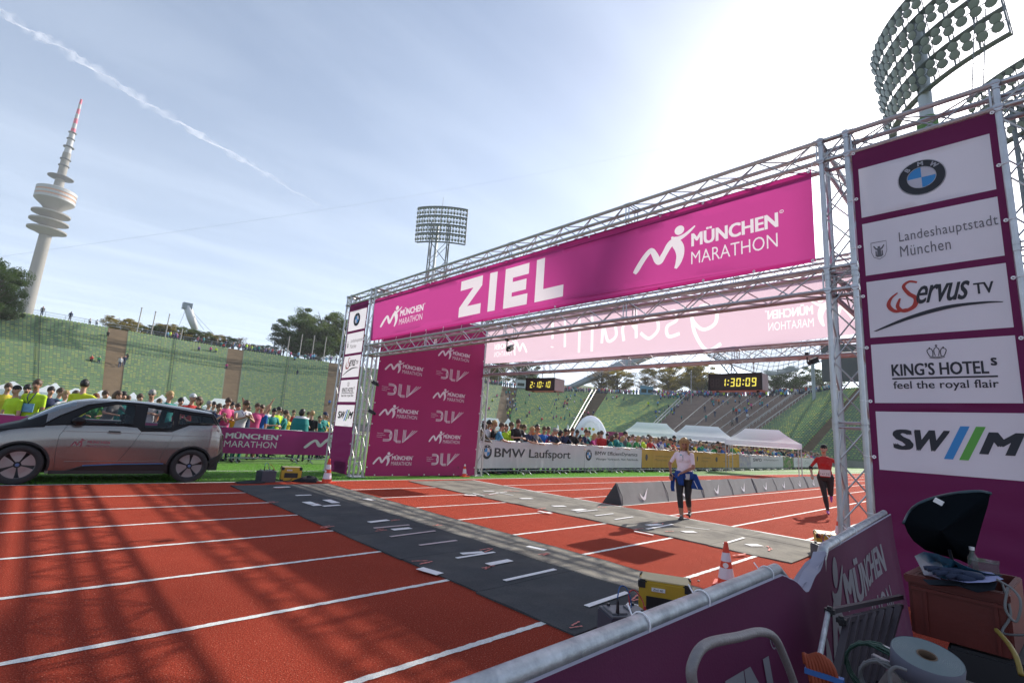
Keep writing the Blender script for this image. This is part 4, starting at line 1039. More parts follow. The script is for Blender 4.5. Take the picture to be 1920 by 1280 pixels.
# flag poles on the rim and small masts
m_pole = M('flagpole_tan', (.34, .32, .29), .6); i_ = 0
for (x, yb, yt, dd, lb) in ((266, 622, 578, 160, 'tall thin pole left of the autumn bushes on the left rim'), (292, 627, 585, 160, 'faint thin pole right of the rounded bush on the left rim'), (318, 632, 590, 165, 'thin pole before the dark bushes on the left rim'),
        (543, 665, 632, 158, 'first tan flagpole left of the big dark trees'), (567, 668, 628, 158, 'tan flagpole rising in front of the left dark tree'), (590, 671, 630, 160, 'tan flagpole rising between the two dark trees'), (612, 674, 633, 160, 'tan flagpole nearest the gantry outer column'),
        (917, 717, 672, 176, 'pale pole in front of the tree seen right of the logo wall'), (937, 719, 678, 180, 'thin pale pole left of the small race clock'), (342, 634, 618, 160, 'short stubby pole on the left rim'), (1296, 752, 696, 170, 'slim lamp mast above the rails left of the larger clock')):
    q = far(x, yt, dd); t = thing('flagpole', lb, 'pole', (q.x, q.y, 0), group='poles on the stadium rim'); MB().tube([(0, 0, 0), (0, 0, q.z*.5), (0, 0, q.z)], [.2, .18, .12], 6).build('pole', m_pole, t)
    MB().lathe([(0, q.z-.1), (.2, q.z), (.2, q.z+.15), (0, q.z+.3)], 6).build('finial', m_pole, t)
# tiny kiosk and blue boxes on the rim
def rimbox(lb, cat, name, x, y, w, h, col, dd=184):
    q = far(x, y, dd); t = thing(name, lb, cat, (q.x, q.y, HR), rz=math.atan2(q.y, q.x)); MB().box((0, 0, h/2), (1.5, w, h)).build('body', M(name+'_paint', col, .7, var=.1), t); MB().box((0, 0, h+.1), (1.9, w+.5, .2)).build('roof', m_latl, t); MB().box((-.78, 0, h*.45), (.06, w*.7, h*.4)).build('window', m_dark, t)
rimbox('small pale kiosk on the rim left of the first race clock', 'kiosk', 'kiosk', 976, 732, 3.8, 2.8, (.45, .5, .5)); rimbox('left blue cabin on the rim above the green seats', 'cabin', 'cabin', 1207, 742, 2.6, 3.3, (.10, .25, .36)); rimbox('right blue cabin beside its twin on the rim', 'cabin', 'cabin', 1219, 742, 2.2, 3.0, (.08, .22, .34))
q = far(516, 636, 175); t = thing('street_lamp', 'round topped lamp post above the rim left of the big dark trees', 'lamp post', (q.x, q.y, 0)); MB().tube([(0, 0, 0), (0, 0, q.z)], .18, 6).build('post', m_lat, t); MB().lathe([(0, q.z+.5), (1.6, q.z+.1), (1.5, q.z-.2), (0, q.z-.3)], 14).build('lamp_shade', m_lat, t)
# contrail: a real streak of ice cloud high above
def contrail():
    m = bpy.data.materials.new('ice_cloud'); m.use_nodes = True; nt = m.node_tree; N = nt.nodes; L = nt.links; N.clear()
    out = N.new('ShaderNodeOutputMaterial'); tr = N.new('ShaderNodeBsdfTransparent'); tl = N.new('ShaderNodeBsdfTranslucent'); df = N.new('ShaderNodeBsdfDiffuse'); tl.inputs[0].default_value = (.95, .95, .98, 1); df.inputs[0].default_value = (.95, .95, .98, 1)
    ad = N.new('ShaderNodeMixShader'); L.new(tl.outputs[0], ad.inputs[1]); L.new(df.outputs[0], ad.inputs[2])
    mxx = N.new('ShaderNodeMixShader'); at = N.new('ShaderNodeAttribute'); at.attribute_name = 'dens'; tc = N.new('ShaderNodeTexCoord'); nz_ = N.new('ShaderNodeTexNoise'); nz_.inputs['Scale'].default_value = .0014; nz_.inputs['Detail'].default_value = 6
    L.new(tc.outputs['Object'], nz_.inputs['Vector']); mr = N.new('ShaderNodeMapRange'); mr.inputs['From Min'].default_value = .15; mr.inputs['From Max'].default_value = .6; L.new(nz_.outputs['Fac'], mr.inputs['Value'])
    mu = N.new('ShaderNodeMath'); mu.operation = 'MULTIPLY'; L.new(at.outputs['Fac'], mu.inputs[0]); L.new(mr.outputs[0], mu.inputs[1])
    L.new(mu.outputs[0], mxx.inputs[0]); L.new(tr.outputs[0], mxx.inputs[1]); L.new(ad.outputs[0], mxx.inputs[2]); L.new(mxx.outputs[0], out.inputs[0])
    ctr = [(-40, 2), (2, 24), (60, 60), (110, 85), (160, 120), (230, 165), (290, 203), (330, 228), (390, 265), (450, 298), (500, 326), (550, 358), (610, 388)]
    wd = [17, 15, 17, 19, 17, 17, 15, 13, 10, 12, 9, 6, 3]; Hc = 6500.0
    pts = []; ws = []
    for i in range(len(ctr)-1):
        for k in range(16):
            f = k/16; pts.append((ctr[i][0]+(ctr[i+1][0]-ctr[i][0])*f, ctr[i][1]+(ctr[i+1][1]-ctr[i][1])*f)); ws.append(wd[i]+(wd[i+1]-wd[i])*f)
    W3 = []; D = []; nr = 9; r = random.Random(4); k1 = 0
    for i, ((x, y), w) in enumerate(zip(pts, ws)):
        p = gp(x, y, Hc) ; dx, dy = .89, .46
        k1 = .8*k1+r.gauss(0, .9); w2 = w*(1+.35*math.sin(i*.37)+.3*math.sin(i*.91+1))
        for j in range(nr):
            s = (j/(nr-1)-.5); q = gp(x-dy*s*w2+k1*.6*dy, y+dx*s*w2-k1*.6, Hc); W3.append((q.x, q.y, q.z+40*math.sin(i*.3+j)))
            D.append(max(0, 1-(2*abs(s))**1.1)*.50*min(1, (len(pts)-i)/70+.15))
    F = [(i*nr+j, i*nr+j+1, (i+1)*nr+j+1, (i+1)*nr+j) for i in range(len(pts)-1) for j in range(nr-1)]
    me = arr_mesh('contrail', W3, F, m, smooth=True); a = me.attributes.new('dens', 'FLOAT', 'POINT'); a.data.foreach_set('value', D)
    o = link('contrail', me); tag(o, 'long thin white contrail across the upper left sky', 'contrail', kind='stuff'); return o
contrail()

# ================================================================== TREES
m_bark = M('bark', (.10, .08, .06), .9, var=.3, vscale=2)
LEAF = {'dark': M('leaves_dark', (.035, .07, .018), .7, trans=.35, tcol=(.08, .14, .025), var=.3, vscale=1.2), 'mid': M('leaves_mid', (.055, .09, .022), .7, trans=.4, tcol=(.13, .19, .035), var=.3, vscale=1.2),
        'autumn': M('leaves_autumn', (.17, .13, .02), .7, trans=.35, tcol=(.42, .33, .04), var=.35, vscale=1), 'brown': M('leaves_brown', (.14, .10, .05), .7, trans=.4, tcol=(.3, .2, .08), var=.3)}
def tree_template(seed, nleaf, spread=1.0, gappy=.5, leaf=.028):
    """unit-height tree: trunk+limbs mesh, crown mesh"""
    r = random.Random(seed); g = np.random.default_rng(seed)
    mb = MB(); mb.tube([(0, 0, 0), (.008, .004, .2), (0, 0, .42), (.01, -.01, .8)], [.03, .024, .016, .004], 7)
    lob = [(r.uniform(0, 6.28), r.uniform(.5, 1.0), r.uniform(-.6, .9)) for _ in range(9)]
    tips = []
    while len(tips) < 120:
        d = Vector((r.gauss(0, 1), r.gauss(0, 1), r.gauss(0, 1))).normalized(); a = math.atan2(d.y, d.x)
        k = .72+.28*sum(math.exp(-((math.cos(a-l[0])-1)**2*3+(d.z-l[2])**2*3))*l[1] for l in lob)
        rr = k*(r.random()**.33); p = Vector((d.x*.34*rr*spread, d.y*.34*rr*spread, .60+d.z*.37*rr))
        if p.z > .18: tips.append(p)
    for i, p in enumerate(tips):
        if i % 2 == 0:
            z0_ = max(.2, min(.75, p.z-.12-.5*math.hypot(p.x, p.y))); q = Vector((0, 0, z0_)); mid = q.lerp(p, .5)+Vector((0, 0, -.02)); mb.tube([q, mid, p], [.011, .006, .002], 5)
    trunk = mb.mesh('trunk', m_bark)
    T = np.array([tuple(t) for t in tips]); keep = g.random(len(T)) > gappy*.45; T = T[keep]
    sz = g.uniform(.04, .095, len(T)); per = nleaf//len(T); V = []
    for t, s in zip(T, sz):
        d = g.normal(0, 1, (per, 3)); d /= np.linalg.norm(d, axis=1)[:, None]; d *= (g.random(per)**.4)[:, None]*s*[1.15, 1.15, .8]
        c = t+d; u = g.normal(0, 1, (per, 3)); u /= np.linalg.norm(u, axis=1)[:, None]; w = np.cross(u, g.normal(0, 1, (per, 3))); w /= np.linalg.norm(w, axis=1)[:, None]
        l = leaf*g.uniform(.5, 1, (per, 1))
        V.append(np.stack([c-u*l*.5, c+w*l*.28, c+u*l*.5, c-w*l*.28], 1).reshape(-1, 3))
    V = np.concatenate(V); crown = arr_mesh('crown', V, np.arange(len(V)).reshape(-1, 4), LEAF['dark'])
    return trunk, crown
TT = [tree_template(1, 34000, 1.0, .3, .023), tree_template(2, 28000, 1.15, .5, .022), tree_template(3, 12000, .9, .9, .019), tree_template(5, 34000, 1.3, .2, .023)]
def tree(lb, px, ybase, ytop, dist, kind, tpl, sc=1.0, zg=None, grp='trees beyond the stadium rim', name='tree'):
    q = far(px, ytop, dist); zb = far(px, ybase, dist).z if zg is None else zg
    h = q.z-zb; t = thing(name, lb, 'tree' if name == 'tree' else 'bush', (q.x, q.y, zb), rz=rng.uniform(0, 6), group=grp)
    tr, cr = TT[tpl]
    for nm, me in (('trunk', tr), ('crown', cr)):
        o = link(nm, me, t); o.scale = (h*sc*1.18, h*sc*1.18, h*1.06)
        if nm == 'crown': o.material_slots[0].link = 'OBJECT'; o.material_slots[0].material = LEAF[kind]
    return t
tree('large dark green tree at the left edge before the television tower', -14, 640, 488, 128, 'dark', 3, .85)
tree('dark green tree directly at the foot of the television tower', 18, 640, 522, 135, 'dark', 0, .62)
tree('rounded yellow green bush on the rim right of the first brown stair aisle', 234, 640, 596, 170, 'autumn', 3, 1.5)
for i, (x, yb, yt, k, lb) in enumerate([(272, 645, 612, 'mid', 'low green bush beside the first thin poles'), (300, 645, 611, 'dark', 'dark low bush right of the thin poles'), (325, 650, 610, 'autumn', 'yellowish bush just left of the white pylon'), (345, 652, 614, 'mid', 'green bush in front of the white pylon foot'),
        (382, 655, 622, 'mid', 'bush right of the white pylon on the rim'), (402, 658, 627, 'autumn', 'small golden bush above the second stair aisle'), (425, 660, 631, 'dark', 'dark bush left above the second brown aisle'), (452, 662, 632, 'brown', 'bare brownish little tree above the second brown aisle'), (478, 668, 646, 'dark', 'low dark bush right of the second brown aisle'), (505, 672, 648, 'dark', 'low dark bush below the round lamp')]):
    tree(lb, x, yb, yt, 176+i, k, 3 if k != 'brown' else 2, 1.6 if k != 'brown' else 1, grp='bushes along the left rim', name='bush')
tree('broad dark tree left of its taller neighbour beside the gantry', 565, 690, 597, 178, 'dark', 0, 1.15); tree('tall dark green tree touching the gantry outer column', 614, 692, 585, 182, 'mid', 3, 1.15)
tree('dark tree hidden partly behind the left tower', 655, 695, 600, 190, 'dark', 0, 1.1); tree('low dark tree between the flagpoles', 590, 690, 628, 172, 'dark', 3, 1.5)
for i, (x, yb, yt, k, tp, sc, lb) in enumerate([(905, 745, 655, 'mid', 0, 1.1, 'green brown tree right of the logo wall column'), (927, 745, 668, 'autumn', 1, 1.0, 'autumn tree behind the two pale poles'), (982, 745, 672, 'dark', 0, .95, 'dark fir like tree above the first clock'),
        (1128, 748, 690, 'brown', 2, 1.2, 'bare brown tree crossed by the slanting pylon'), (1158, 750, 692, 'autumn', 1, 1.2, 'golden tree right of the slanting pylon'), (1210, 752, 697, 'brown', 2, 1.3, 'thin grey brown tree behind the blue cabins'),
        (1256, 755, 678, 'autumn', 1, 1.35, 'largest golden oak left of the larger clock'), (1312, 757, 680, 'autumn', 0, 1.1, 'yellow green tree just left of the larger clock'), (1345, 757, 700, 'mid', 1, 1.2, 'tree behind the larger clock'),
        (1455, 752, 690, 'dark', 2, 1.5, 'sparse dark tree right of the larger clock'), (1492, 750, 686, 'dark', 1, 1.45, 'dense dark tree left of the slim mast'), (1538, 748, 700, 'mid', 1, 1.3, 'tree before the dark scoreboard'), (1425, 755, 705, 'mid', 2, 1.2, 'small sparse tree behind the clock right end')]):
    tree(lb, x, yb, yt, 214+i*2, k, tp, sc)

# ================================================================== TENTS
m_tent = M('white_tent_fabric', (.82, .83, .90), .7, trans=.5, tcol=(.86, .87, .95), var=.03); m_tleg = m_latl
def tent(lb, c, w, d, h0, h1, rz, ridge=.0, grp='white pavilion tents on the infield'):
    t = thing('tent', lb, 'tent', (c[0], c[1], 0), rz=rz, group=grp)
    V = []; n = 8; hw, hd = w/2, d/2
    # roof: rings between eave and ridge with a concave sweep
    V = []; F = []
    ring = lambda f, z: [(-hw+(hw-ridge*hw)*f, -hd+hd*f, z), (hw-(hw-ridge*hw)*f, -hd+hd*f, z), (hw-(hw-ridge*hw)*f, hd-hd*f, z), (-hw+(hw-ridge*hw)*f, hd-hd*f, z)]
    K = 6
    for i in range(K+1): f = i/K*.985; V += ring(f, h0+(h1-h0)*(.72*f+.28*f**2.2))
    for i in range(K):
        for k in range(4): F.append((i*4+k, i*4+(k+1) % 4, (i+1)*4+(k+1) % 4, (i+1)*4+k))
    F.append(tuple(K*4+k for k in range(4)))
    MB().add(V, F).build('roof', m_tent, t)
    for (x0, y0, x1, y1) in ((-hw, -hd, hw, -hd), (hw, -hd, hw, hd), (hw, hd, -hw, hd), (-hw, hd, -hw, -hd)):
        n_ = 8; vs = []
        for i in range(n_+1):
            f = i/n_; dr = .03*math.sin(i*2.1); vs += [(x0+(x1-x0)*f, y0+(y1-y0)*f, h0), (x0+(x1-x0)*f*.998+dr*.3, y0+(y1-y0)*f+dr, h0-.30)]
        MB().add(vs, [(2*i, 2*i+2, 2*i+3, 2*i+1) for i in range(n_)]).build('valance', m_tent, t)
    for sx in (-1, 1):
        for sy in (-1, 1): MB().tube([(sx*(hw-.05), sy*(hd-.05), 0), (sx*(hw-.05), sy*(hd-.05), h0)], .03, 6).build('leg', m_tleg, t)
    return t
def tent_px(lb, x0, x1, ypk, yev, dist, ridge, d=3.2, rz=None):
    a = far(x0, yev, dist); b = far(x1, yev, dist); w = (a-b).length; c = (a+b)/2; pk = far((x0+x1)/2, ypk, dist)
    return tent(lb, (c.x, c.y), w, d, max(2.0, c.z), max(pk.z, c.z+.5), math.atan2((b-a).y, (b-a).x) if rz is None else rz, ridge)
for (x0, x1, yp, ye, dd, rd, lb) in [(-20, 60, 714, 731, 42, .05, 'leftmost white tent roof behind the spectator in a cap'), (60, 118, 722, 736, 44, .1, 'white tent roof just left of the bearded spectator'), (70, 128, 717, 737, 40, .05, 'white tent roof behind the bearded spectator'), (110, 170, 730, 742, 42, .1, 'white tent roof between the two spectators in lime shirts'),
        (165, 212, 731, 745, 44, .05, 'small pointed tent above the car bonnet line'), (232, 264, 737, 748, 46, .05, 'small tent peak above the car roof'), (286, 318, 740, 752, 46, .05, 'small tent peak between the two men above the car'), (326, 362, 743, 757, 47, .05, 'small tent peak right of the young man above the car'),
        (380, 448, 747, 765, 46, .45, 'wider white tent right above the rear of the car')]:
    tent_px(lb, x0, x1, yp, ye, dd, rd)
for (x0, x1, yp, ye, dd, rd, lb) in [(893, 945, 783, 801, 62, .5, 'white tent right of the back column left of its pointed neighbour'), (938, 966, 784, 802, 60, .05, 'pointed white tent behind the spectators at the left of the white banner'),
        (1172, 1272, 792, 812, 44, .55, 'first of the three long white tents'), (1262, 1372, 798, 819, 42, .55, 'middle one of the three long white tents'), (1362, 1500, 804, 829, 39, .45, 'rightmost and largest of the three long white tents')]:
    tent_px(lb, x0, x1, yp, ye, dd, rd)
# inflatable arch
q0 = far(1078, 815, 58); q1 = far(1136, 818, 58); t = thing('inflatable_arch', 'white inflatable arch tent with small coloured logos behind the crowd', 'arch', tuple(((q0+q1)/2).xy)+(0,), rz=math.atan2((q1-q0).y, (q1-q0).x)); w = (q1-q0).length/2; hh_ = far(1105, 786, 58).z
vs = []; NA = 16
for k in range(5):
    for i in range(NA+1): a = math.pi*i/NA; vs.append((w*math.cos(a)*(1-.05*(k % 2)), -2.4+k*1.2, hh_*math.sin(a)*(1-.04*(k % 2))))
MB().add(vs, [(k*(NA+1)+i, k*(NA+1)+i+1, (k+1)*(NA+1)+i+1, (k+1)*(NA+1)+i) for k in range(4) for i in range(NA)]).build('shell', m_tent, t, smooth=True)
fr = [(w*math.cos(math.pi*i/NA)*.96, -2.3, hh_*math.sin(math.pi*i/NA)*.96) for i in range(NA+1)]; MB().add(fr[3:NA-2], [tuple(range(NA-5))]).build('front_panel', m_tent, t)
MB().tube([(w*math.cos(math.pi*i/NA), -2.5, hh_*math.sin(math.pi*i/NA)) for i in range(NA+1)], .35, 8).build('front_rib', m_tent, t, smooth=True)
for x, z, c in ((-.9, 1.7, (.7, .1, .1)), (-.5, 1.75, (.8, .6, .1)), (-.1, 1.8, (.15, .45, .15)), (.3, 1.75, (.8, .4, .05))): MB().lathe([(0, 0), (.16, .02), (.16, .04)], 10, c=(x, -2.95, z+hh_*.25), rot=Matrix.Rotation(R(90), 3, 'X')).build('logo_dot', M('dot%.1f' % c[0], c, .6), t)
# feather shaped pennants in the crowd
for x, lb in ((1045, 'left white feather flag standing in the crowd'), (1064, 'right white feather flag standing in the crowd')):
    q = at_y(x, 795, 21); t = thing('feather_flag', lb, 'flag', (q.x, q.y, 0)); MB().tube([(0, 0, 0), (0, 0, q.z)], .015, 5).build('pole', m_steel, t)
    vs = [(0, 0, q.z-.0)]; 
    prof = [(0.02, 0), (.16, -.12), (.20, -.35), (.17, -.6), (.04, -.8)]; V = [(p_[0], 0, q.z+p_[1]) for p_ in prof]+[(-.0, 0.01, q.z+p_[1]) for p_ in prof]; MB().add(V, [(i, i+1, 5+i+1, 5+i) for i in range(4)]).build('flag_cloth', m_tent, t)
# distant magenta advertising strip at the foot of the stand
q0 = far(1125, 812, 112); q1 = far(1200, 820, 108); t = thing('advertising_fence', 'distant magenta fence banner between the arch tent and the white tents', 'banner', tuple(q0.xy)+(0,), rz=math.atan2((q1-q0).y, (q1-q0).x)); L__ = (q1-q0).length
MB().box((L__/2, 0, 2.6), (L__, .12, 2.2)).build('panel', m_sidefab, t)
for i in range(4): MB().box((L__*(i+.5)/4, -.08, 2.6), (1.8, .03, .35)).build('logo', m_swp, t)
# ================================================================== CROWD BARRIERS
def bar_mesh(h=.86, r=.0065):
    return MB().tube([(0, 0, 0), (0, 0, h)], r, 6).mesh('bar', m_steel, True)
BARM = bar_mesh()
def barrier(label, o, ang, L=2.3, H=1.08, bars=16, foot='curved', grp='crowd barriers along the track', single=True):
    """local x along the barrier, -y towards the track"""
    t = thing('crowd_barrier', label, 'barrier', o, rz=ang, group=grp)
    zb = .16; r = .017
    MB().tube([(0.05, 0, zb), (0, 0, zb+.07), (0, 0, H-.07), (.05, 0, H), (L-.05, 0, H), (L, 0, H-.07), (L, 0, zb+.07), (L-.05, 0, zb)], r, 8, closed=True).build('frame', m_steel, t, smooth=True)
    for k in range(bars):
        x = L*(k+1)/(bars+1)
        if single:
            b = link('bar', BARM, t); b.location = (x, 0, zb)
            b.scale = (1, 1, (H-zb)/.86)
    if not single:
        mb = MB()
        for k in range(bars): x = L*(k+1)/(bars+1); mb.tube([(x, 0, zb), (x, 0, H)], .0065, 5)
        o_ = mb.build('bars', m_steel, t); o_['kind'] = 'stuff'
    for x in (.28, L-.12):
        if foot == 'curved': MB().tube([(x, 0, zb), (x+.02, -.02, .02)], .014, 6).build('foot_post', m_steel, t); MB().tube([(x, .32, .015), (x, .22, .10), (x, 0, .15), (x-.02, -.24, .12), (x-.03, -.42, .015)], .015, 7).build('foot', m_steel, t, smooth=True)
        else: MB().tube([(x, 0, zb), (x, 0, .05)], .018, 6).build('foot_post', m_steel, t); MB().tube([(x, -.22, .02), (x, 0, .06), (x, .22, .02)], .016, 6).build('foot', m_steel, t)
    return t
# left row behind the car
YL_ = 17.75
for i, lb in enumerate(['steel crowd barrier hidden behind the car front', 'steel crowd barrier behind the car doors', 'steel crowd barrier behind the rear wheel of the car', 'steel crowd barrier left of the gap under the magenta fence banner', 'steel crowd barrier whose bars show beside the left gantry tower', 'steel crowd barrier running behind the left gantry tower']):
    barrier(lb, (-4.95+2.42*i, YL_, 0), 0, foot='post', grp='crowd barriers on the left', H=1.12)
# left fence banner
plL = Plane((-5.2, YL_-.03, 0), (1, 0, 0)); dL = wr(51, .012, .8, .7)
lb_ = thing('banner', 'magenta marathon banner tied along the barriers left of the gantry', 'banner')
zL0, zL1 = .30, 1.11
ul0, _ = plL.uz_of(372, 800); ul1, _ = plL.uz_of(521, 848); uh0, _ = plL.uz_of(568, 850); uh1, _ = plL.uz_of(624, 840)
tx = join_geo(xf(boxfit(bold('MÜNCHEN', .075), (0, .44), (1.62, .74)), 1), xf(boxfit(text_geo('MARATHON'), (0, .05), (1.60, .34)), 1), disc_geo(1.69, .68, .03))
inl = [('marathon_lettering', boxfit(tx, (plL.uz_of(417, 850)[0], .50), (plL.uz_of(528, 815)[0], .98)), m_wfab), ('runner_logo', boxfit(runner_logo(), (plL.uz_of(567, 850)[0], .48), (plL.uz_of(640, 805)[0], 1.06)), m_wfab), ('runner_logo', boxfit(runner_logo(), (plL.uz_of(300, 850)[0], .48), (plL.uz_of(398, 805)[0], 1.06)), m_wfab)]
inlaid('banner_cloth', plL, 0, 14.2, zL0, zL1, m_mag, lb_, dL, inl)
# right row
A0_ = gp(899, 890); DIRR = Vector((1, .066, 0)).normalized(); ANGR = math.atan2(DIRR.y, DIRR.x)
R0 = Vector((11.75, 13.68, 0))
lbls = ['first steel crowd barrier right of the rear gantry column', 'crowd barrier under the BMW Laufsport lettering', 'crowd barrier at the end of the first white banner', 'crowd barrier left under the second round emblem', 'crowd barrier under the EfficientDynamics lettering', 'crowd barrier where the white banner meets the yellow one', 'crowd barrier under the first yellow banner left of the woman', 'crowd barrier right behind the walking woman', 'crowd barrier under the yellow banner just right of the woman', 'crowd barrier under the middle of the right yellow banners', 'crowd barrier near the end of the yellow banners', 'crowd barrier under the blue and brown photo banner', 'crowd barrier under the pale banner with dark round logo', 'crowd barrier under the second half of the pale logo banner', 'crowd barrier under the green photo banner', 'crowd barrier under the banner with three small sketches', 'crowd barrier left of the runner in red', 'crowd barrier behind the runner in red']
for i, lb in enumerate(lbls): barrier(lb.replace('BMW Laufsport', 'first big black').replace('EfficientDynamics', 'smaller black'), tuple(R0+DIRR*(2.36*i)), ANGR, single=i < 3, bars=15, H=1.25)
plG = Plane(R0-Vector((0, .04, 0)), DIRR)
YEL = M('yellow_banner', (.56, .33, .07), .75, var=.06, bump=.06, bscale=30, trans=.4, tcol=(.8, .5, .12)); m_ghost = M('yellow_banner_print', (.30, .19, .06), .7)
m_wb = M('white_banner', (.78, .75, .79), .75, var=.05, vscale=3, bump=.08, bscale=25, trans=.45, tcol=(.88, .84, .88))
m_ban_photo = M('photo_banner', (.35, .33, .45), .7, col2=(.55, .52, .5), c2scale=3, c2lo=.4, c2hi=.6, trans=.3)
m_ban_green = M('green_photo_banner', (.10, .26, .06), .7, col2=(.40, .30, .26), c2scale=2.5, c2lo=.48, c2hi=.56, trans=.3)
def fence_banner(label, u0, u1, mat, inlays, seed, z0=.25, z1=1.235, slantb=0):
    t = thing('banner', label, 'banner', group=None); w_ = wr(seed, .022, 2.2, 1.5)
    d_ = lambda u, v: w_(u, v)*min(1, .4+(1.15-v)*1.2)+.012*math.sin(u*11+seed)*max(0, 1-v)
    if inlays: inlaid('banner_cloth', plG, u0, u1, z0, z1, mat, t, d_, [], .09, .09)
    else: inlaid('banner_cloth', plG, u0, u1, z0, z1, mat, t, d_, [], .12, .10)
    for nm, g, mt in inlays: place_geo(nm, (np.array(g[0])*[1, 1.10], g[1]), plG.o, plG.ux, plG.uz, mt, t, d_, .006, .12)
    return t, d_
U = lambda px, y=860: plG.uz_of(px, y)[0]
t, d_ = fence_banner('long white banner with large black BMW Laufsport lettering on the barriers'.replace('BMW Laufsport', 'running sport'), U(890), U(1096), m_wb, [('lettering', boxfit(bold('BMW Laufsport', .035), (U(926), .50), (U(1069), .90)), m_blackprint)], 61)
uu = U(912); 
def rd(par, uc, zc_, r, d_): place_roundel(plG.o+plG.ux*uc+plG.uz*zc_, plG.ux, plG.uz, r, par, lambda u, v: d_(u+uc, v+zc_)+.003, m_wb, .1)
rd(t, uu, .83, .26, d_)
t, d_ = fence_banner('second white banner with black slogan in two lines beside the yellow banner', U(1096)+.02, U(1203), m_wb, [('lettering', boxfit(bold('BMW EfficientDynamics', .03), (U(1115), .72), (U(1195), .93)), m_blackprint), ('lettering', boxfit(bold('Weniger Verbrauch. Mehr Fahrfreude.', .02), (U(1117), .53), (U(1197), .65)), m_blackprint)], 63)
rd(t, U(1103.5), .83, .255, d_)
m_cr = MATS['yellow_banner_print']
def yl(u0, u1): w = u1-u0; return [('lettering', boxfit(text_geo('Landeshauptstadt'), (u0+w*.38, .74), (u0+w*.9, .86)), m_cr), ('lettering', boxfit(text_geo('München'), (u0+w*.38, .56), (u0+w*.75, .68)), m_cr), ('crest', boxfit(stroke_geo([([(.5, 1, .3), (.5, .5, .5), (.5, 0, .2)], True)]), (u0+w*.10, .58), (u0+w*.17, .88)), m_blackprint)]
ys_ = [(1203, 1264, 'yellow banner left of the woman joining the white banner'), (1264, 1303, 'yellow banner section directly behind the woman'), (1303, 1336, 'yellow banner section with a dark crest right of the woman'), (1336, 1386, 'yellow banner section at the right end beside the photo banner')]
for i, (a, b, lb) in enumerate(ys_): fence_banner(lb, U(a)+.03, U(b), YEL, yl(U(a), U(b)), 65+i)
fence_banner('narrow banner with a blurred blue and brown photo', U(1386)+.03, U(1407), m_ban_photo, [], 71)
fence_banner('pale banner with a dark round logo and grey lines of text', U(1407)+.03, U(1468), m_wb, [('lettering', boxfit(bold('SWO', .05), (U(1412), .66), (U(1428), .90)), m_blackprint), ('lettering', boxfit(text_geo('Olympiapark'), (U(1432), .72), (U(1460), .88)), m_blackprint)], 73)
fence_banner('green and brown photo banner between two pale banners', U(1468)+.03, U(1488), m_ban_green, [], 75)
tent_ic = stroke_geo([([(0, 0, .04), (.5, .22, .05), (1, 0, .04)], True), ([(.12, .35, .04), (.3, .95, .04), (.38, .4, .04), (.62, .62, .04), (.9, .35, .04)], False)])
fence_banner('pale banner with three small tent roof sketches left of the runner', U(1488)+.03, U(1560), m_wb, [('sketch', boxfit(tent_ic, (U(x0), .52), (U(x1), .90)), m_blackprint) for x0, x1 in ((1492, 1504), (1507, 1518), (1520, 1533))], 77)
# blue grey bag under the first barrier
bg = thing('bag', 'blue grey cloth bag hanging down under the first white banner', 'bag'); a, b = at_y(929, 880, 14.1), at_y(966, 880, 14.1)
mb = MB(); n = 12; V = []
for j, (k, zz) in enumerate(((1, .46), (.9, .3), (.72, .12), (.66, .02))):
    for i in range(n): th = 2*math.pi*i/n; V.append(((a.x+b.x)/2+(b.x-a.x)/2*k*math.cos(th)*(1+.06*math.sin(3*th)), 14.35+.22*k*math.sin(th), zz))
mb.add(V, [(j*n+i, j*n+(i+1) % n, (j+1)*n+(i+1) % n, (j+1)*n+i) for j in range(3) for i in range(n)]+[tuple(3*n+i for i in range(n))]); mb.build('bag_body', M('bag_cloth', (.05, .08, .13), .8, var=.2), bg, smooth=True)
MB().tube([((a.x+b.x)/2-.3, 14.2, .45), ((a.x+b.x)/2, 14.1, .55), ((a.x+b.x)/2+.3, 14.2, .45)], .012, 5).build('strap', m_black, bg)

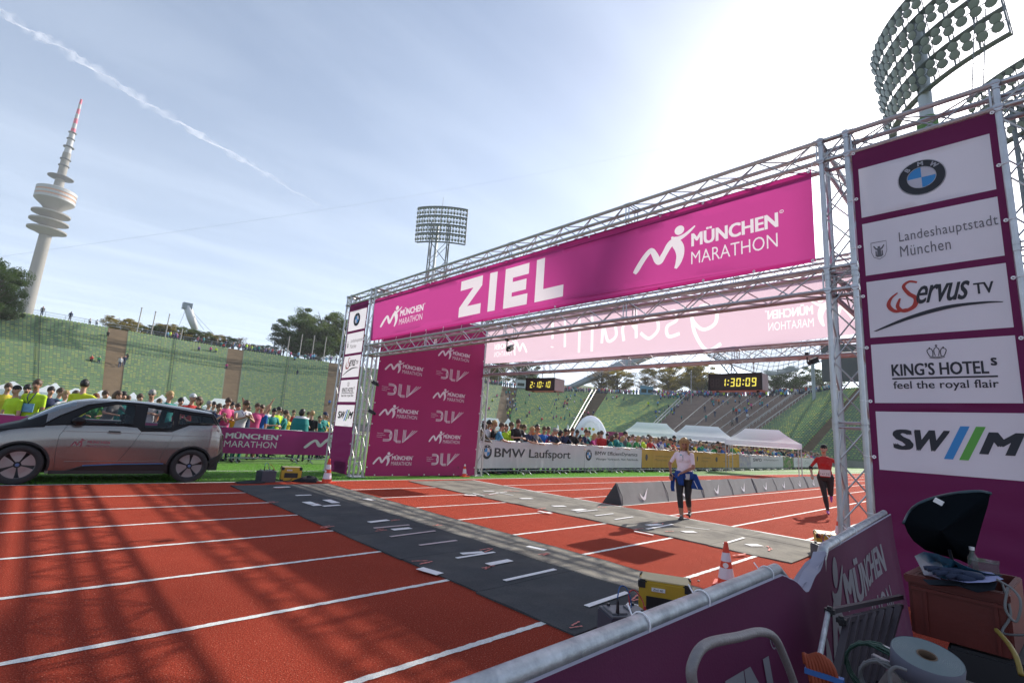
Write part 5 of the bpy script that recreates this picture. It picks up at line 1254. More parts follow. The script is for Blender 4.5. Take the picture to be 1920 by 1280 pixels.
# ================================================================== FOAM TRIANGLE BARRIER
m_nk = M('grey_vinyl', (.20, .205, .20), .7, var=.10, vscale=3, bump=.15, bscale=25); m_nkd = M('grey_vinyl_dark', (.05, .052, .055), .8)
NX, NY = 10.63, 6.90; LEN, HB, DP = 2.35, .52, .36
sw_ = stroke_geo([([(.0, .62, .02), (.08, .30, .14), (.22, .12, .26), (.34, .12, .26), (.55, .40, .16), (.80, .78, .07), (1, 1.05, .01)], True)])
for i in range(8):
    ordw = ['nearest', 'second', 'third', 'fourth', 'fifth', 'sixth', 'seventh', 'eighth', 'ninth'][i]
    t = thing('foam_wedge', 'grey triangular foam lane barrier with white tick mark, %s from the dark open end' % ordw, 'lane barrier', (NX+LEN*i*math.cos(.024), NY+LEN*i*math.sin(.024), 0), rz=.024+rng.uniform(-.005, .005), group='grey triangular barriers on the track')
    sag = rng.uniform(.0, .03); n = 10; V = []
    for k in range(n+1):
        x = (LEN-.015)*k/n; s = sag*math.sin(math.pi*k/n)+.006*math.sin(k*1.7+i)
        V += [(x, 0, .004), (x, .19, HB-s), (x, .56, .004)]
    F = []
    for k in range(n): a = k*3; F += [(a, a+3, a+4, a+1), (a+1, a+4, a+5, a+2)]
    MB().add(V, F).build('cover', m_nk, t, smooth=False)
    MB().add([(0, 0, .004), (0, .19, HB), (0, .56, .004)], [(0, 1, 2)]).build('end_panel', m_nkd, t)
    MB().tube([(.03, -.004, .006), (.10, .06, .2), (.03, .186, HB-.01)], .007, 5).build('seam', m_nkd, t)
    slope = Vector((0, .19, HB)).normalized()
    place_geo('tick_mark', xf(sw_, .46, .96, .10, sy=.27), Vector((0, 0, 0)), Vector((1, 0, 0)), slope, m_white, t, lambda u, v: 0, .018)

# ================================================================== CONES
m_or = M('cone_orange', (.75, .075, .03), .45, trans=.2, tcol=(.9, .12, .04)); m_cw = M('cone_reflective_white', (.70, .62, .66), .4)
def cone(label, x, y, h=.62, rz=0):
    t = thing('traffic_cone', label, 'cone', (x, y, 0), rz=rz, group='traffic cones by the timing boxes'); rb, rt = h*.215, h*.045
    s = .30*h/.5; MB().box((0, 0, .016), (s*.98, s*.98, .028)).build('base', m_or, t, bevel=.008)
    rr = lambda z: rb+(rt-rb)*z/h
    def band(z0, z1, mt, nm, e=0): MB().lathe([(rr(z0)+e, z0), (rr(z1)+e, z1)], 24).build(nm, mt, t, smooth=True)
    band(.028, h*.18, m_or, 'cone_body'); band(h*.18, h*.43, m_cw, 'reflective_band', .002); band(h*.43, h*.58, m_or, 'cone_body'); band(h*.58, h*.78, m_cw, 'reflective_band', .002); band(h*.78, h, m_or, 'cone_body')
    MB().lathe([(rt, h), (rt*.9, h+.012), (rt*.5, h+.012), (rt*.5, h-.04)], 20).build('rim', m_or, t, smooth=True)
    place_geo('sticker', disc_geo(0, 0, .03, 8), Vector((-rr(h*.5)-.004, 0, h*.5)), Vector((0, -1, 0)), Vector((0, 0, 1)), m_tape, t)
    return t
for c, h, lb in (((612, 905), .58, 'orange and white cone at the foot of the left gantry tower'), ((868, 893), .60, 'orange and white cone at the right end of the logo wall'), ((1362, 1098), .46, 'orange and white cone behind the foreground barrier near the yellow box'), ((1578, 1010), .55, 'orange and white cone mostly hidden behind the right gantry column')):
    p = gp(*c); cone(lb, p.x, p.y, h, rng.uniform(0, 1))

# ================================================================== TIMING BOXES AND BATTERIES
m_yb = M('box_yellow', (.52, .33, .03), .45, var=.08, bump=.05, bscale=30); m_ybl = M('box_lid_cream', (.62, .50, .27), .6, var=.08); m_bat = M('battery_grey', (.055, .055, .075), .5, var=.1); m_batt = M('battery_top', (.15, .15, .16), .55, var=.15)
m_cred = M('cable_red', (.42, .03, .03), .5); m_cblu = M('cable_blue', (.03, .12, .35), .5); m_cgrn = M('cable_green', (.02, .16, .08), .5); m_pan = M('panel_grey', (.33, .30, .26), .5)
def timing_box(label, x, y, rz, s=1.0):
    t = thing('timing_box', label, 'timing box', (x, y, .018), rz=rz, group='yellow timing boxes beside the mats'); L, W, H = .44*s, .30*s, .30*s
    MB().box((0, 0, H/2), (L, W, H)).build('case', m_yb, t, bevel=.012)
    MB().box((0, 0, H+.004), (L*.92, W*.9, .012)).build('lid', m_ybl, t, bevel=.004)
    for sx in (-1, 1):
        for sy in (-1, 1):
            o = MB().box((sx*L*.43, sy*W*.40, H*.90), (L*.17, W*.24, H*.26)).build('corner_guard', m_black, t, bevel=.012)
            MB().box((sx*L*.43, sy*W*.40, H*.06), (L*.15, W*.22, H*.16)).build('corner_guard', m_black, t, bevel=.01)
    MB().box((-L*.02, -W/2-.004, H*.42), (L*.66, .012, H*.36)).build('front_recess', m_black, t); MB().box((-L*.12, -W/2-.006, H*.80), (L*.26, .006, H*.10)).build('label', m_tape, t)
    place_geo('label_text', boxfit(text_geo('Ziel 40'), (-L*.22, H*.77), (-L*.03, H*.83)), Vector((0, -W/2-.0, 0)), Vector((1, 0, 0)), Vector((0, 0, 1)), m_blackprint, t, None, .011)
    MB().box((L/2+.003, 0, H*.5), (.012, W*.66, H*.62)).build('connector_panel', m_pan, t)
    for k in range(6): MB().tube([(L/2+.006, -W*.22+W*.22*(k % 3), H*(.38+.3*(k//3))), (L/2+.03, -W*.22+W*.22*(k % 3), H*(.38+.3*(k//3)))], .013, 8).build('socket', m_black, t)
    return t
def battery(label, x, y, rz, s=1.0):
    t = thing('battery', label, 'battery', (x, y, .0), rz=rz, group='batteries wired to the timing boxes'); L, W, H = .34*s, .26*s, .24*s
    MB().box((0, 0, H/2), (L, W, H)).build('case', m_bat, t, bevel=.008); MB().box((0, 0, H+.004), (L*.95, W*.93, .012)).build('top', m_batt, t, bevel=.003)
    for sx in (-1, 1):
        MB().box((sx*L*.25, 0, H+.016), (L*.36, W*.7, .014)).build('cell_lid', m_batt, t, bevel=.004)
        for sy in (-1, 1): MB().tube([(sx*L*.3, sy*W*.3, H+.01), (sx*L*.3, sy*W*.3, H+.04)], .014, 8).build('terminal', m_black, t)
    MB().tube([(-L*.3, -W*.3, H+.03), (-L*.3, -W*.3, H+.10), (-L*.30, -W*.27, H+.12)], [.012, .010, .006], 7).build('clamp', m_black, t)
    c = [(-L*.3, -W*.27, H+.12), (-L*.2, -W*.15, H+.19), (-L*.02, -W*.05, H+.18), (L*.12, 0, H+.10), (L*.16, W*.02, H+.03)]
    MB().tube(smooth(c), .0045, 6).build('blue_cable', m_cblu, t, smooth=True)
    c = [(L*.1, -W*.02, H+.05), (L*.12, .02, H+.13), (L*.30, .04, H+.14), (L*.40, -.02, H+.08), (L*.38, -.06, H+.02)]
    MB().tube(smooth(c), .005, 6).build('red_cable', m_cred, t, smooth=True); MB().tube([(L*.38, -.06, H+.06), (L*.37, -.07, H-.0)], [.010, .016], 7).build('red_clamp', m_cred, t)
    return t
def smooth(P, n=6):
    P = [Vector(p) for p in P]; Q = []
    for i in range(len(P)-1):
        p0, p1, p2, p3 = P[max(i-1, 0)], P[i], P[i+1], P[min(i+2, len(P)-1)]
        for k in range(n):
            t = k/n; Q.append(.5*((2*p1)+(-p0+p2)*t+(2*p0-5*p1+4*p2-p3)*t*t+(-p0+3*p1-3*p2+p3)*t**3))
    Q.append(P[-1]); return Q
def cable_run(label, pts, r, mat, name='cable'):
    tag(MB().tube(smooth(pts), r, 6).build(name, mat, smooth=True), label, 'cable')
def setup(cb, cx, rzb, rzx, lb, s=1.0):
    p = gp(*cb) if not isinstance(cb, Vector) else cb; q = gp(*cx) if not isinstance(cx, Vector) else cx
    battery('grey battery with cable clamps '+lb, p.x, p.y, rzb, s); timing_box('yellow timing box with black corners '+lb, q.x, q.y, rzx, s)
    mid = (p+q)/2; cable_run('black cable between battery and timing box '+lb, [(p.x+.1, p.y, .15), (mid.x, mid.y-.12, .03), (q.x-.1, q.y-.2, .03), (q.x, q.y-.16, .1)], .008, m_black)
# near pair beyond the foreground barrier
setup(Vector((3.50, 2.22, 0)), Vector((4.36, 2.36, 0)), R(-30), R(-62), 'nearest the foreground barrier', 1.0)
setup(gp(497, 903), gp(546, 902)+Vector((.0, .1, 0)), R(10), R(-14), 'on the turf edge behind the first mat', 1.05)
setup(gp(798, 893)+Vector((.0, .15, 0)), gp(846, 893)+Vector((0, .1, 0)), R(10), R(-10), 'in front of the logo wall', 1.05)
setup(Vector((8.55, 2.12, 0)), Vector((9.35, 2.30, 0)), R(40), R(20), 'beside the right column base', 1.0)
# heap of cable and black cloth beside the far boxes
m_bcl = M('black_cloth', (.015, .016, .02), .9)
def heap(label, c, rx, ry, h, seed, mat=m_bcl, nm='cloth_heap', cat='cloth'):
    g = np.random.default_rng(seed); n, m_ = 16, 6; V = []; F = []
    for j in range(m_+1):
        f = j/m_; rr = math.cos(f*math.pi/2)
        for i in range(n): th = 2*math.pi*i/n; k = 1+.22*math.sin(2*th+seed)+.12*math.sin(5*th+f*4); V.append((c.x+rx*rr*k*math.cos(th), c.y+ry*rr*k*math.sin(th), max(.004, h*math.sin(f*math.pi/2)*(1+.2*math.sin(3*th+seed)))))
    F = [(j*n+i, j*n+(i+1) % n, (j+1)*n+(i+1) % n, (j+1)*n+i) for j in range(m_) for i in range(n)]
    tag(MB().add(V, F).build(nm, mat, smooth=True), label, cat)
heap('dark cable heap right of the yellow box behind the first mat', gp(575, 903), .28, .18, .13, 3); heap('black cloth lying left of the battery behind the first mat', gp(470, 905), .4, .15, .05, 5)
heap('dark gear bag lying at the right of the timing box before the logo wall', gp(872, 893)+Vector((-.2, .1, 0)), .22, .15, .15, 8); heap('dark bags piled at the foot of the first barrier right of the column', gp(897, 888)+Vector((.3, .7, 0)), .5, .3, .3, 9)
# object behind the left tower column: white bin with orange belt
t = thing('portable_cabinet', 'grey white cabinet with orange strap standing inside the left tower', 'cabinet', (9.2, 14.3, 0)); MB().box((0, 0, .75), (1.0, .7, 1.5)).build('body', M('cabinet_grey', (.35, .38, .38), .6, var=.1), t, bevel=.03); MB().box((0, 0, .95), (1.02, .72, .09)).build('strap', m_or, t); MB().box((-.2, -.36, .5), (.4, .02, .7)).build('door', m_pan, t)

# ================================================================== FOREGROUND BARRIER, BANNER AND CORNER
m_fmag = M('foreground_magenta', (.095, .007, .05), .75, var=.12, vscale=1.6, bump=.10, bscale=140, trans=.22, tcol=(.10, .006, .05)); m_fgrey = M('foreground_print', (.24, .23, .25), .7, trans=.15)  # magenta base darkened to stand in for shade in this corner
m_fback = M('foreground_banner_back', (.30, .28, .34), .8, var=.08, vscale=8)
ZF = 1.09
def galv_barrier(label, x0, x1, y0, y1, grp='galvanised barriers in the foreground'):
    t = thing('crowd_barrier', label, 'barrier', (x0, y0, 0), rz=math.atan2(y1-y0, x1-x0), group=grp); L = math.hypot(x1-x0, y1-y0)
    r = .0215; MB().tube([(.04, 0, .12), (.0, 0, .2), (0, 0, ZF-.12), (.03, 0, ZF-.04), (.10, 0, ZF), (L-.10, 0, ZF), (L-.03, 0, ZF-.04), (L, 0, ZF-.12), (L, 0, .2), (L-.04, 0, .12)], r, 20, closed=True).build('tube_frame', m_galv, t, smooth=True)
    for k in range(int(L/.14)): x = .14*(k+.7); MB().tube([(x, 0, .12), (x, 0, ZF)], .007, 6).build('bar', m_galv, t)
    return t
b1 = galv_barrier('nearest galvanised barrier whose thick tube crosses the bottom of the picture', -.35, 2.12, .655, .66)
b2 = galv_barrier('second galvanised barrier leading up to the right sponsor banner', 2.62, 5.2, .675, .84)
for x, y in ((1.105, .657), (1.42, .657), (1.92, .659), (3.5, .73), (3.0, .70)):
    par = b1 if x < 2.3 else b2
    o = MB().tube([(.0, .0245*math.cos(a), .0245*math.sin(a)) for a in np.linspace(0, 2*math.pi, 18, endpoint=False)], .0022, 5, closed=True).build('cable_tie', m_white, par, smooth=True); o.matrix_parent_inverse = Matrix.Identity(4); o.location = par.matrix_basis.inverted() @ Vector((x, y, ZF)) if False else (x-par.location.x, 0, ZF)
    MB().tube([(x-par.location.x, .02, ZF+.005), (x-par.location.x+.015, .045, ZF+.025)], .002, 4).build('tie_end', m_white, par)
# cloth hung over the tube, camera side, with a soft sag where the two barriers meet
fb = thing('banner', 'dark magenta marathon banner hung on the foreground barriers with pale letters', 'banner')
def fb_pt(x, v):
    """x along, v 0 at the top hem to 1 at the ground"""
    top = ZF-.012; y = .648+max(0, x-2.2)*.055
    if 2.02 < x < 2.66: s = math.sin((x-2.02)/.64*math.pi); top -= .085*s*(1+.2*math.sin(x*20)); y -= .005*s
    z = top*(1-v)+.05*v
    w = .012*math.sin(x*5+v*3)+.010*math.sin(x*11-v*5)*v+.02*math.sin(x*2.2+1)*v
    return Vector((x, y-.014-.10*v+w*min(1, v*6), z))
nx, nz = 150, 24; xs_ = np.linspace(-.4, 5.15, nx+1); V = [fb_pt(x, v/nz) for v in range(nz+1) for x in xs_]
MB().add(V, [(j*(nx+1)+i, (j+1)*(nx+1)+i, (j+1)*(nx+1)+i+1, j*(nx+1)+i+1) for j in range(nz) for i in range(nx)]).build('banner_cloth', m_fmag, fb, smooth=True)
V = []
for x in xs_:
    p = fb_pt(x, 0); V += [p+Vector((0, .0, .0)), p+Vector((0, .003, .004)), p+Vector((0, .007, .006) if not 2.02 < x < 2.66 else (0, .045, .012))]
MB().add(V, [(3*i+k, 3*i+3+k, 3*i+4+k, 3*i+1+k) for i in range(nx) for k in range(2)]).build('folded_hem', m_fback, fb, smooth=True)
# fabric flap dropped inward between the two tubes
V = []; n = 16
for i in range(n+1):
    x = 2.0+.66*i/n; s = math.sin(math.pi*i/n)
    for k in range(6): f = k/5; V.append((x, .655+.012*f+.14*f*s, ZF-.012-.085*s*(1-.1*f)-.16*f*s*s-.01*math.sin(i*1.3+k)))
MB().add(V, [(i*6+k, (i+1)*6+k, (i+1)*6+k+1, i*6+k+1) for i in range(n) for k in range(5)]).build('loose_flap', m_fback, fb, smooth=True)
def fb_text(geo, x0, x1, zlo, zhi, name):
    V, F = union_geo(geo); V = np.array(V, float); lo = V.min(0); hi = V.max(0); V = (V-lo)/(hi-lo)
    bm = bmesh.new(); vs = [bm.verts.new((float(a), float(b), 0)) for a, b in V]
    for f in F:
        try: bm.faces.new([vs[i] for i in f])
        except ValueError: pass
    for _ in range(4):
        es = [e for e in bm.edges if e.calc_length() > .10]
        if not es: break
        bmesh.ops.subdivide_edges(bm, edges=es, cuts=1); bmesh.ops.triangulate(bm, faces=[f for f in bm.faces if len(f.verts) > 4])
    for v in bm.verts:
        x = x0+(x1-x0)*v.co.x; z = zlo+(zhi-zlo)*v.co.y; vv = (ZF-.012-z)/(ZF-.06); v.co = fb_pt(x, vv)+Vector((0, -.004, 0))
    me = bpy.data.meshes.new(name); bm.to_mesh(me); bm.free(); me.materials.append(m_fgrey); link(name, me, fb)
fb_text(bold('MÜNCHEN', .09), .60, 1.77, .68, .93, 'lettering'); fb_text(text_geo('MARATHON'), .60, 1.76, .40, .60, 'lettering'); fb_text(join_geo(disc_geo(0, 0, 1, 16, .8), xf(text_geo('R'), 1.2, -.4, -.45)), 1.80, 1.85, .89, .94, 'registered_mark')
fb_text(runner_logo(), 2.26, 2.98, .42, 1.045, 'runner_logo'); fb_text(bold('MÜNCHEN', .09), 2.96, 4.30, .78, .985, 'lettering'); fb_text(text_geo('MARATHON'), 2.96, 4.28, .50, .70, 'lettering')
# grey rounded leg frame in front of the banner
lp = thing('barrier_leg', 'rounded grey tube leg frame in front of the magenta foreground banner', 'barrier leg')
P_l = [at_y(*q, .40) for q in ((1318, 1330), (1298, 1278), (1300, 1240), (1325, 1207), (1385, 1193), (1425, 1184), (1452, 1195), (1472, 1235), (1492, 1290), (1505, 1340))]
MB().tube(smooth(P_l, 5), .0085, 14).build('leg_tube', M('worn_grey_paint', (.19, .175, .175), .5, .2, var=.15, vscale=30, bump=.2, bscale=90, col2=(.12, .10, .09), c2scale=60, c2lo=.66, c2hi=.72), lp, smooth=True)

tag(MB().box((3.6, -.30, .012), (6.1, 1.56, .012)).build('shade_sheet', m_bcl), 'added black sheet standing in for shade on the ground under the crate and ladder', 'shade_sheet')  # added sheet, darkens the ground round the pile in place of shade
# ---- corner pile: base colours darkened to stand in for its shade -------------------------------------------------
m_crate = M('orange_crate', (.10, .010, .005), .55, var=.12, vscale=6, bump=.06, bscale=30)
CX = 2.55
ca, cb_ = at_x(1694, 1072, CX), at_x(1868, 1092, CX); cw = ca.y-cb_.y; ctop = ca.z; cbot = at_x(1694, 1180, CX).z
print('crate', ca, cb_, cbot)
ct = thing('crate', 'orange plastic crate filled with odds and ends under the black umbrella', 'crate', (CX, (ca.y+cb_.y)/2-.02, cbot), rz=R(-4)); ch = ctop-cbot; cd = .42
for nm, c, d in (('front_wall', (0, 0, ch/2), (.02, cw, ch)), ('back_wall', (cd, 0, ch/2), (.02, cw, ch)), ('side_wall', (cd/2, cw/2, ch/2), (cd, .02, ch)), ('side_wall', (cd/2, -cw/2, ch/2), (cd, .02, ch)), ('bottom', (cd/2, 0, .01), (cd, cw, .02))): MB().box(c, d).build(nm, m_crate, ct, bevel=.003)
MB().box((-.008, 0, ch-.015), (.04, cw+.03, .028)).build('rim', m_crate, ct, bevel=.004); MB().box((cd/2, cw/2, ch-.015), (cd+.03, .04, .026)).build('rim', m_crate, ct, bevel=.004)
for k in (-.40, .34): MB().box((-.013, cw*k, ch*.42), (.008, .010, ch*.8)).build('rib', m_crate, ct)
MB().box((-.014, 0, ch*.78), (.014, cw*.99, .012)).build('ledge', m_crate, ct)
# things standing under: black case
m_case = M('case_black_blue', (.008, .010, .016), .5, var=.15)
kp = at_x(1830, 1215, 2.05)
kc = thing('storage_case', 'large black plastic case with rounded lid at the bottom right corner', 'case', (2.18, -.14, 0), rz=R(-6))
MB().box((.12, -.14, .28), (.55, .66, .56)).build('case_body', m_case, kc, bevel=.04); MB().box((.12, -.14, .585), (.60, .70, .05)).build('lid', m_case, kc, bevel=.02); MB().box((-.19, -.2, .50), (.03, .12, .05)).build('latch', m_galv, kc, bevel=.005)
st_ = thing('stool_base', 'dark plinth box below the orange crate', 'box', (2.58, -.02, 0)); MB().box((.2, 0, cbot/2-.003), (.5, .55, cbot-.01)).build('box_body', M('dark_box', (.02, .018, .02), .8), st_, bevel=.01); MB().box((-.055, 0, cbot*.8), (.012, .5, .03)).build('edge_band', m_black, st_)
# big white roll
rc_ = at_x(1738, 1228, 1.62)
ro = thing('tape_roll', 'large white roll of barrier tape lying flat with brown core', 'roll', (rc_.x, rc_.y, rc_.z)); RR = .068; HH_ = .046
ro.rotation_euler = (R(8), R(-13), 0)
m_roll = M('paper_roll', (.125, .155, .16), .7, var=.05, vscale=20); 
prof = [(.019, 0)]+[(.019+(RR-.019)*k/26, .0007*(k % 2)) for k in range(1, 27)]
MB().lathe(prof, 56).build('rolled_layers', m_roll, ro, smooth=False); MB().lathe([(RR, .001), (RR+.001, -.004), (RR, -HH_), (.019, -HH_)], 56).build('outer_wrap', M('paper_roll_side', (.13, .14, .18), .7, var=.04), ro, smooth=True)
MB().lathe([(.017, .001), (.0195, .002), (.0195, -HH_), (.0165, -HH_), (.017, .001)], 32).build('core', M('cardboard', (.13, .08, .05), .8), ro, smooth=True)
bx = thing('tool_box', 'dark box carrying the white roll', 'box', (rc_.x+.05, rc_.y-.0, 0)); MB().box((.0, -.02, (rc_.z-.075)/2), (.26, .24, rc_.z-.075)).build('box_body', m_case, bx, bevel=.02); MB().box((-.132, .02, rc_.z*.5), (.01, .10, .05)).build('latch', m_pan, bx)
# black umbrella / reflector leaning open above the crate
um = thing('umbrella', 'open black umbrella lying on its side above the orange crate', 'umbrella')
UX = 2.72
rim = [(1684, 985), (1692, 965), (1712, 948), (1742, 936), (1790, 926), (1830, 924), (1853, 927), (1848, 950), (1838, 985), (1826, 1025), (1815, 1068), (1790, 1060), (1755, 1048), (1722, 1040), (1702, 1020), (1688, 1005)]
rp_ = [at_x(x, y, UX+.10*math.sin(i*.9)*.5) for i, (x, y) in enumerate(rim)]
ctr_ = at_x(1765, 995, UX-.16); V = []; K = 7
for k in range(K+1):
    f = k/K
    for i, p in enumerate(rp_):
        q = ctr_.lerp(p, f); q = q+Vector((.17*(f**2)-.0, 0, 0)); q.x -= .02*math.cos(i*math.pi)*f; V.append(q)
n = len(rp_); MB().add(V, [(k*n+i, k*n+(i+1) % n, (k+1)*n+(i+1) % n, (k+1)*n+i) for k in range(K) for i in range(n)]).build('canopy', M('umbrella_black', (.006, .008, .010), 1.0, spec=0), um, smooth=True)
MB().tube(smooth([V[K*n+i] for i in range(0, 7)], 4), .008, 6).build('rim_wire', M('rim_wire', (.035, .06, .075), .4, .3), um, smooth=True)
MB().box(at_x(1760, 940, UX+.0), (.02, .03, .018), rot=Matrix.Rotation(.5, 3, 'X')).build('clip', m_tape, um)
MB().tube([ctr_+Vector((.10, 0, 0)), ctr_+Vector((.33, -.02, -.35))], .006, 6).build('shaft', m_black, um)
# blue plastic bag, papers, gloves on the crate
def sheet_thing(name, label, cat, pts, x, mat, droop=.0, th=.004, crinkle=.0, seed=1):
    g = random.Random(seed); P = [at_x(a, b, x+dx) for a, b, dx in pts]; c = sum(P, Vector())/len(P); n = len(P); V = []; K = 4
    for k in range(K+1):
        for p in P: V.append(c.lerp(p, k/K)+Vector((g.uniform(-1, 1), g.uniform(-1, 1), g.uniform(-1, 1)))*crinkle)
    mb = MB().add(V, [(k*n+i, k*n+(i+1) % n, (k+1)*n+(i+1) % n, (k+1)*n+i) for k in range(K) for i in range(n)]); return tag(mb.build(name, mat, smooth=crinkle > 0), label, cat)
sheet_thing('plastic_bag', 'crumpled blue plastic bag stuffed under the black umbrella', 'bag', [(1712, 1040, .3), (1730, 1034, .2), (1755, 1040, .1), (1790, 1052, 0), (1810, 1066, 0), (1845, 1072, 0), (1875, 1075, .05), (1830, 1085, -.05), (1775, 1083, -.1), (1738, 1078, -.05), (1722, 1064, .1)], CX+.02, M('blue_film', (.015, .07, .12), .4, var=.3, vscale=20), crinkle=.012, seed=3)
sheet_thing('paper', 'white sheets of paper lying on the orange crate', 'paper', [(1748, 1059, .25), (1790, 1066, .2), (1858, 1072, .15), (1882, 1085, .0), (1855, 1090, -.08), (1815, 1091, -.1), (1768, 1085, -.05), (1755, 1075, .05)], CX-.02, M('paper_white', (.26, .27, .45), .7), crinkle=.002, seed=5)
sheet_thing('paper', 'second paper sheet sticking out left below the top sheets', 'paper', [(1744, 1072, .1), (1760, 1078, .05), (1765, 1086, -.05), (1750, 1080, 0)], CX-.05, MATS['paper_white'], crinkle=.001, seed=7)
g_ = thing('glove', 'dark blue work gloves lying on the white paper', 'gloves'); m_glv = M('glove_navy', (.012, .02, .05), .8, bump=.3, bscale=60)
for k, (c, w) in enumerate((((1790, 1074), 0), ((1822, 1078), .3), ((1808, 1083), .5))):
    p = at_x(*c, CX-.03-.02*k); mb = MB(); mb.lathe([(0, .014), (.030, .010), (.036, 0), (.028, -.008)], 12, c=p)
    for i in range(4): a = -.9+.5*i+w; mb.tube([p, p+Vector((-.02, .05*math.cos(a), .008)), p+Vector((-.045*math.sin(a)-.02, .085*math.cos(a), .002))], [.012, .010, .008], 6)
    mb.build('glove_piece', m_glv, g_, smooth=True)
sheet_thing('dark_cloth', 'dark grey cloth hanging over the front rim of the crate', 'cloth', [(1730, 1083, 0), (1775, 1088, 0), (1830, 1092, 0), (1872, 1090, 0), (1868, 1105, -.02), (1835, 1110, -.03), (1790, 1098, -.03), (1740, 1097, -.02)], CX-.045, M('cloth_slate', (.025, .03, .04), .95, spec=.1), crinkle=.004, seed=9)
t = thing('bottle', 'clear plastic bottle standing behind the papers at the umbrella edge', 'bottle', tuple(at_x(1826, 1070, CX+.2))); MB().lathe([(0, 0), (.016, 0), (.016, .05), (.007, .068), (.007, .08)], 16).build('bottle_body', glassy('clear_plastic', (.2, .22, .2), .35), t, smooth=True); MB().lathe([(.008, .078), (.009, .09), (0, .091)], 12).build('cap', m_tape, t)
t = thing('plastic_tub', 'small clear plastic tub beside the bottle', 'tub', tuple(at_x(1850, 1078, CX+.22))); MB().box((0, 0, .025), (.05, .075, .05)).build('tub_body', MATS['clear_plastic'], t, bevel=.005); MB().box((0, 0, .053), (.055, .08, .008)).build('lid', MATS['clear_plastic'], t)
# folded aluminium ladder
ldr = thing('step_ladder', 'folded brown grey aluminium step ladder leaning left of the white roll', 'ladder')
m_lad = M('ladder_metal', (.045, .033, .04), .6, .3, var=.15)
LX = 2.15; q1, q2 = at_x(1588, 1165, LX-.25), at_x(1700, 1128, LX+.5)
for (A, B) in (((1556, 1145), (1690, 1118)), ((1578, 1163), (1690, 1135))):
    a, b = at_x(*A, LX-.10), at_x(*B, LX+.45); MB().tube([a, b], .011, 4).build('side_rail', m_lad, ldr); MB().box(a, (.03, .03, .03)).build('end_cap', m_black, ldr, bevel=.008)
for k in range(7):
    f = k/6; a = at_x(1590+f*95, 1160-f*22, LX-.05+f*.4); b = at_x(1560+f*85, 1300-f*20, LX-.35+f*.35)
    MB().tube([a, b], .014, 4).build('step', m_lad, ldr)
MB().tube([at_x(1553, 1145, LX-.1), at_x(1525, 1290, LX-.45)], .008, 8).build('support_bar', m_galv, ldr)
# cable coils and odds
m_cw_ = M('cable_pale', (.14, .14, .14), .6); m_cdk = M('cable_darkgreen', (.02, .06, .04), .6); m_cor = M('rope_orange', (.25, .04, .01), .7); m_cye = M('cable_yellow', (.22, .15, .02), .6)
cable_run('pale thin cable hanging in loops right of the crate', [at_x(1868, 1085, CX-.1), at_x(1900, 1105, CX-.1), at_x(1914, 1130, CX-.12), at_x(1905, 1165, CX-.12), at_x(1885, 1140, CX-.12), at_x(1890, 1100, CX-.1)], .004, m_cw_)
cable_run('pale cable curving down behind the crate at the right edge', [at_x(1878, 1092, CX+.0), at_x(1895, 1150, CX-.02), at_x(1880, 1185, CX-.04), at_x(1930, 1190, CX-.1)], .004, m_cw_)
cable_run('yellow cable lying between the crate and the black case', [at_x(1868, 1180, CX-.12), at_x(1890, 1205, CX-.2), at_x(1905, 1230, CX-.3), at_x(1915, 1265, CX-.35)], .007, m_cye)
cable_run('pale cable looping left of the white roll', [at_x(1672, 1290, 1.5), at_x(1668, 1262, 1.5), at_x(1680, 1250, 1.5), at_x(1700, 1256, 1.5)], .004, m_cw_)
for lb, cc, x, col, n_, r_ in (('dark green cable coil below the white roll', (1640, 1262), 1.75, m_cdk, 9, .085), ('grey cable coil at the bottom between ladder and roll', (1655, 1285), 1.6, m_cw_, 7, .06)):
    c = at_x(*cc, x); pts = [c+Vector((.004*k/18, r_*.8*math.cos(k/18*2*math.pi)*(1+.04*math.sin(k*.7)), r_*.75*math.sin(k/18*2*math.pi)+.002*(k % 5))) for k in range(18*n_)]
    tag(MB().tube(pts, .0024, 5).build('cable_coil', col, smooth=True), lb, 'cable')
for c, lb in (((1655, 1222), 'upper dark metal rod poking out left of the white roll'), ((1640, 1240), 'lower dark metal rod left of the white roll')):
    a, b = at_x(c[0], c[1]-8, 1.9), at_x(c[0]+45, c[1]+14, 1.8); tag(MB().tube([a, b], .011, 8).build('metal_rod', m_galv, smooth=True), lb, 'rod')
rg = thing('rope_bundle', 'orange rope bundle with a blue band in the bottom corner beside the banner', 'rope', tuple(at_x(1535, 1262, 1.55))); mb = MB()
rg.scale = (.6, .6, .6)
for k in range(9): a = k*.7; mb.tube(smooth([(.02*math.sin(a), -.07+.012*k, -.05+.01*math.cos(a)), (.0, -.06+.013*k, .03), (.02, -.02+.01*k, .06+.01*math.sin(a)), (.0, .05, .02)]), .008, 6)
mb.build('rope', m_cor, rg, smooth=True); MB().box((0, -.02, .0), (.03, .14, .02), rz=.1).build('blue_band', m_cblu, rg)
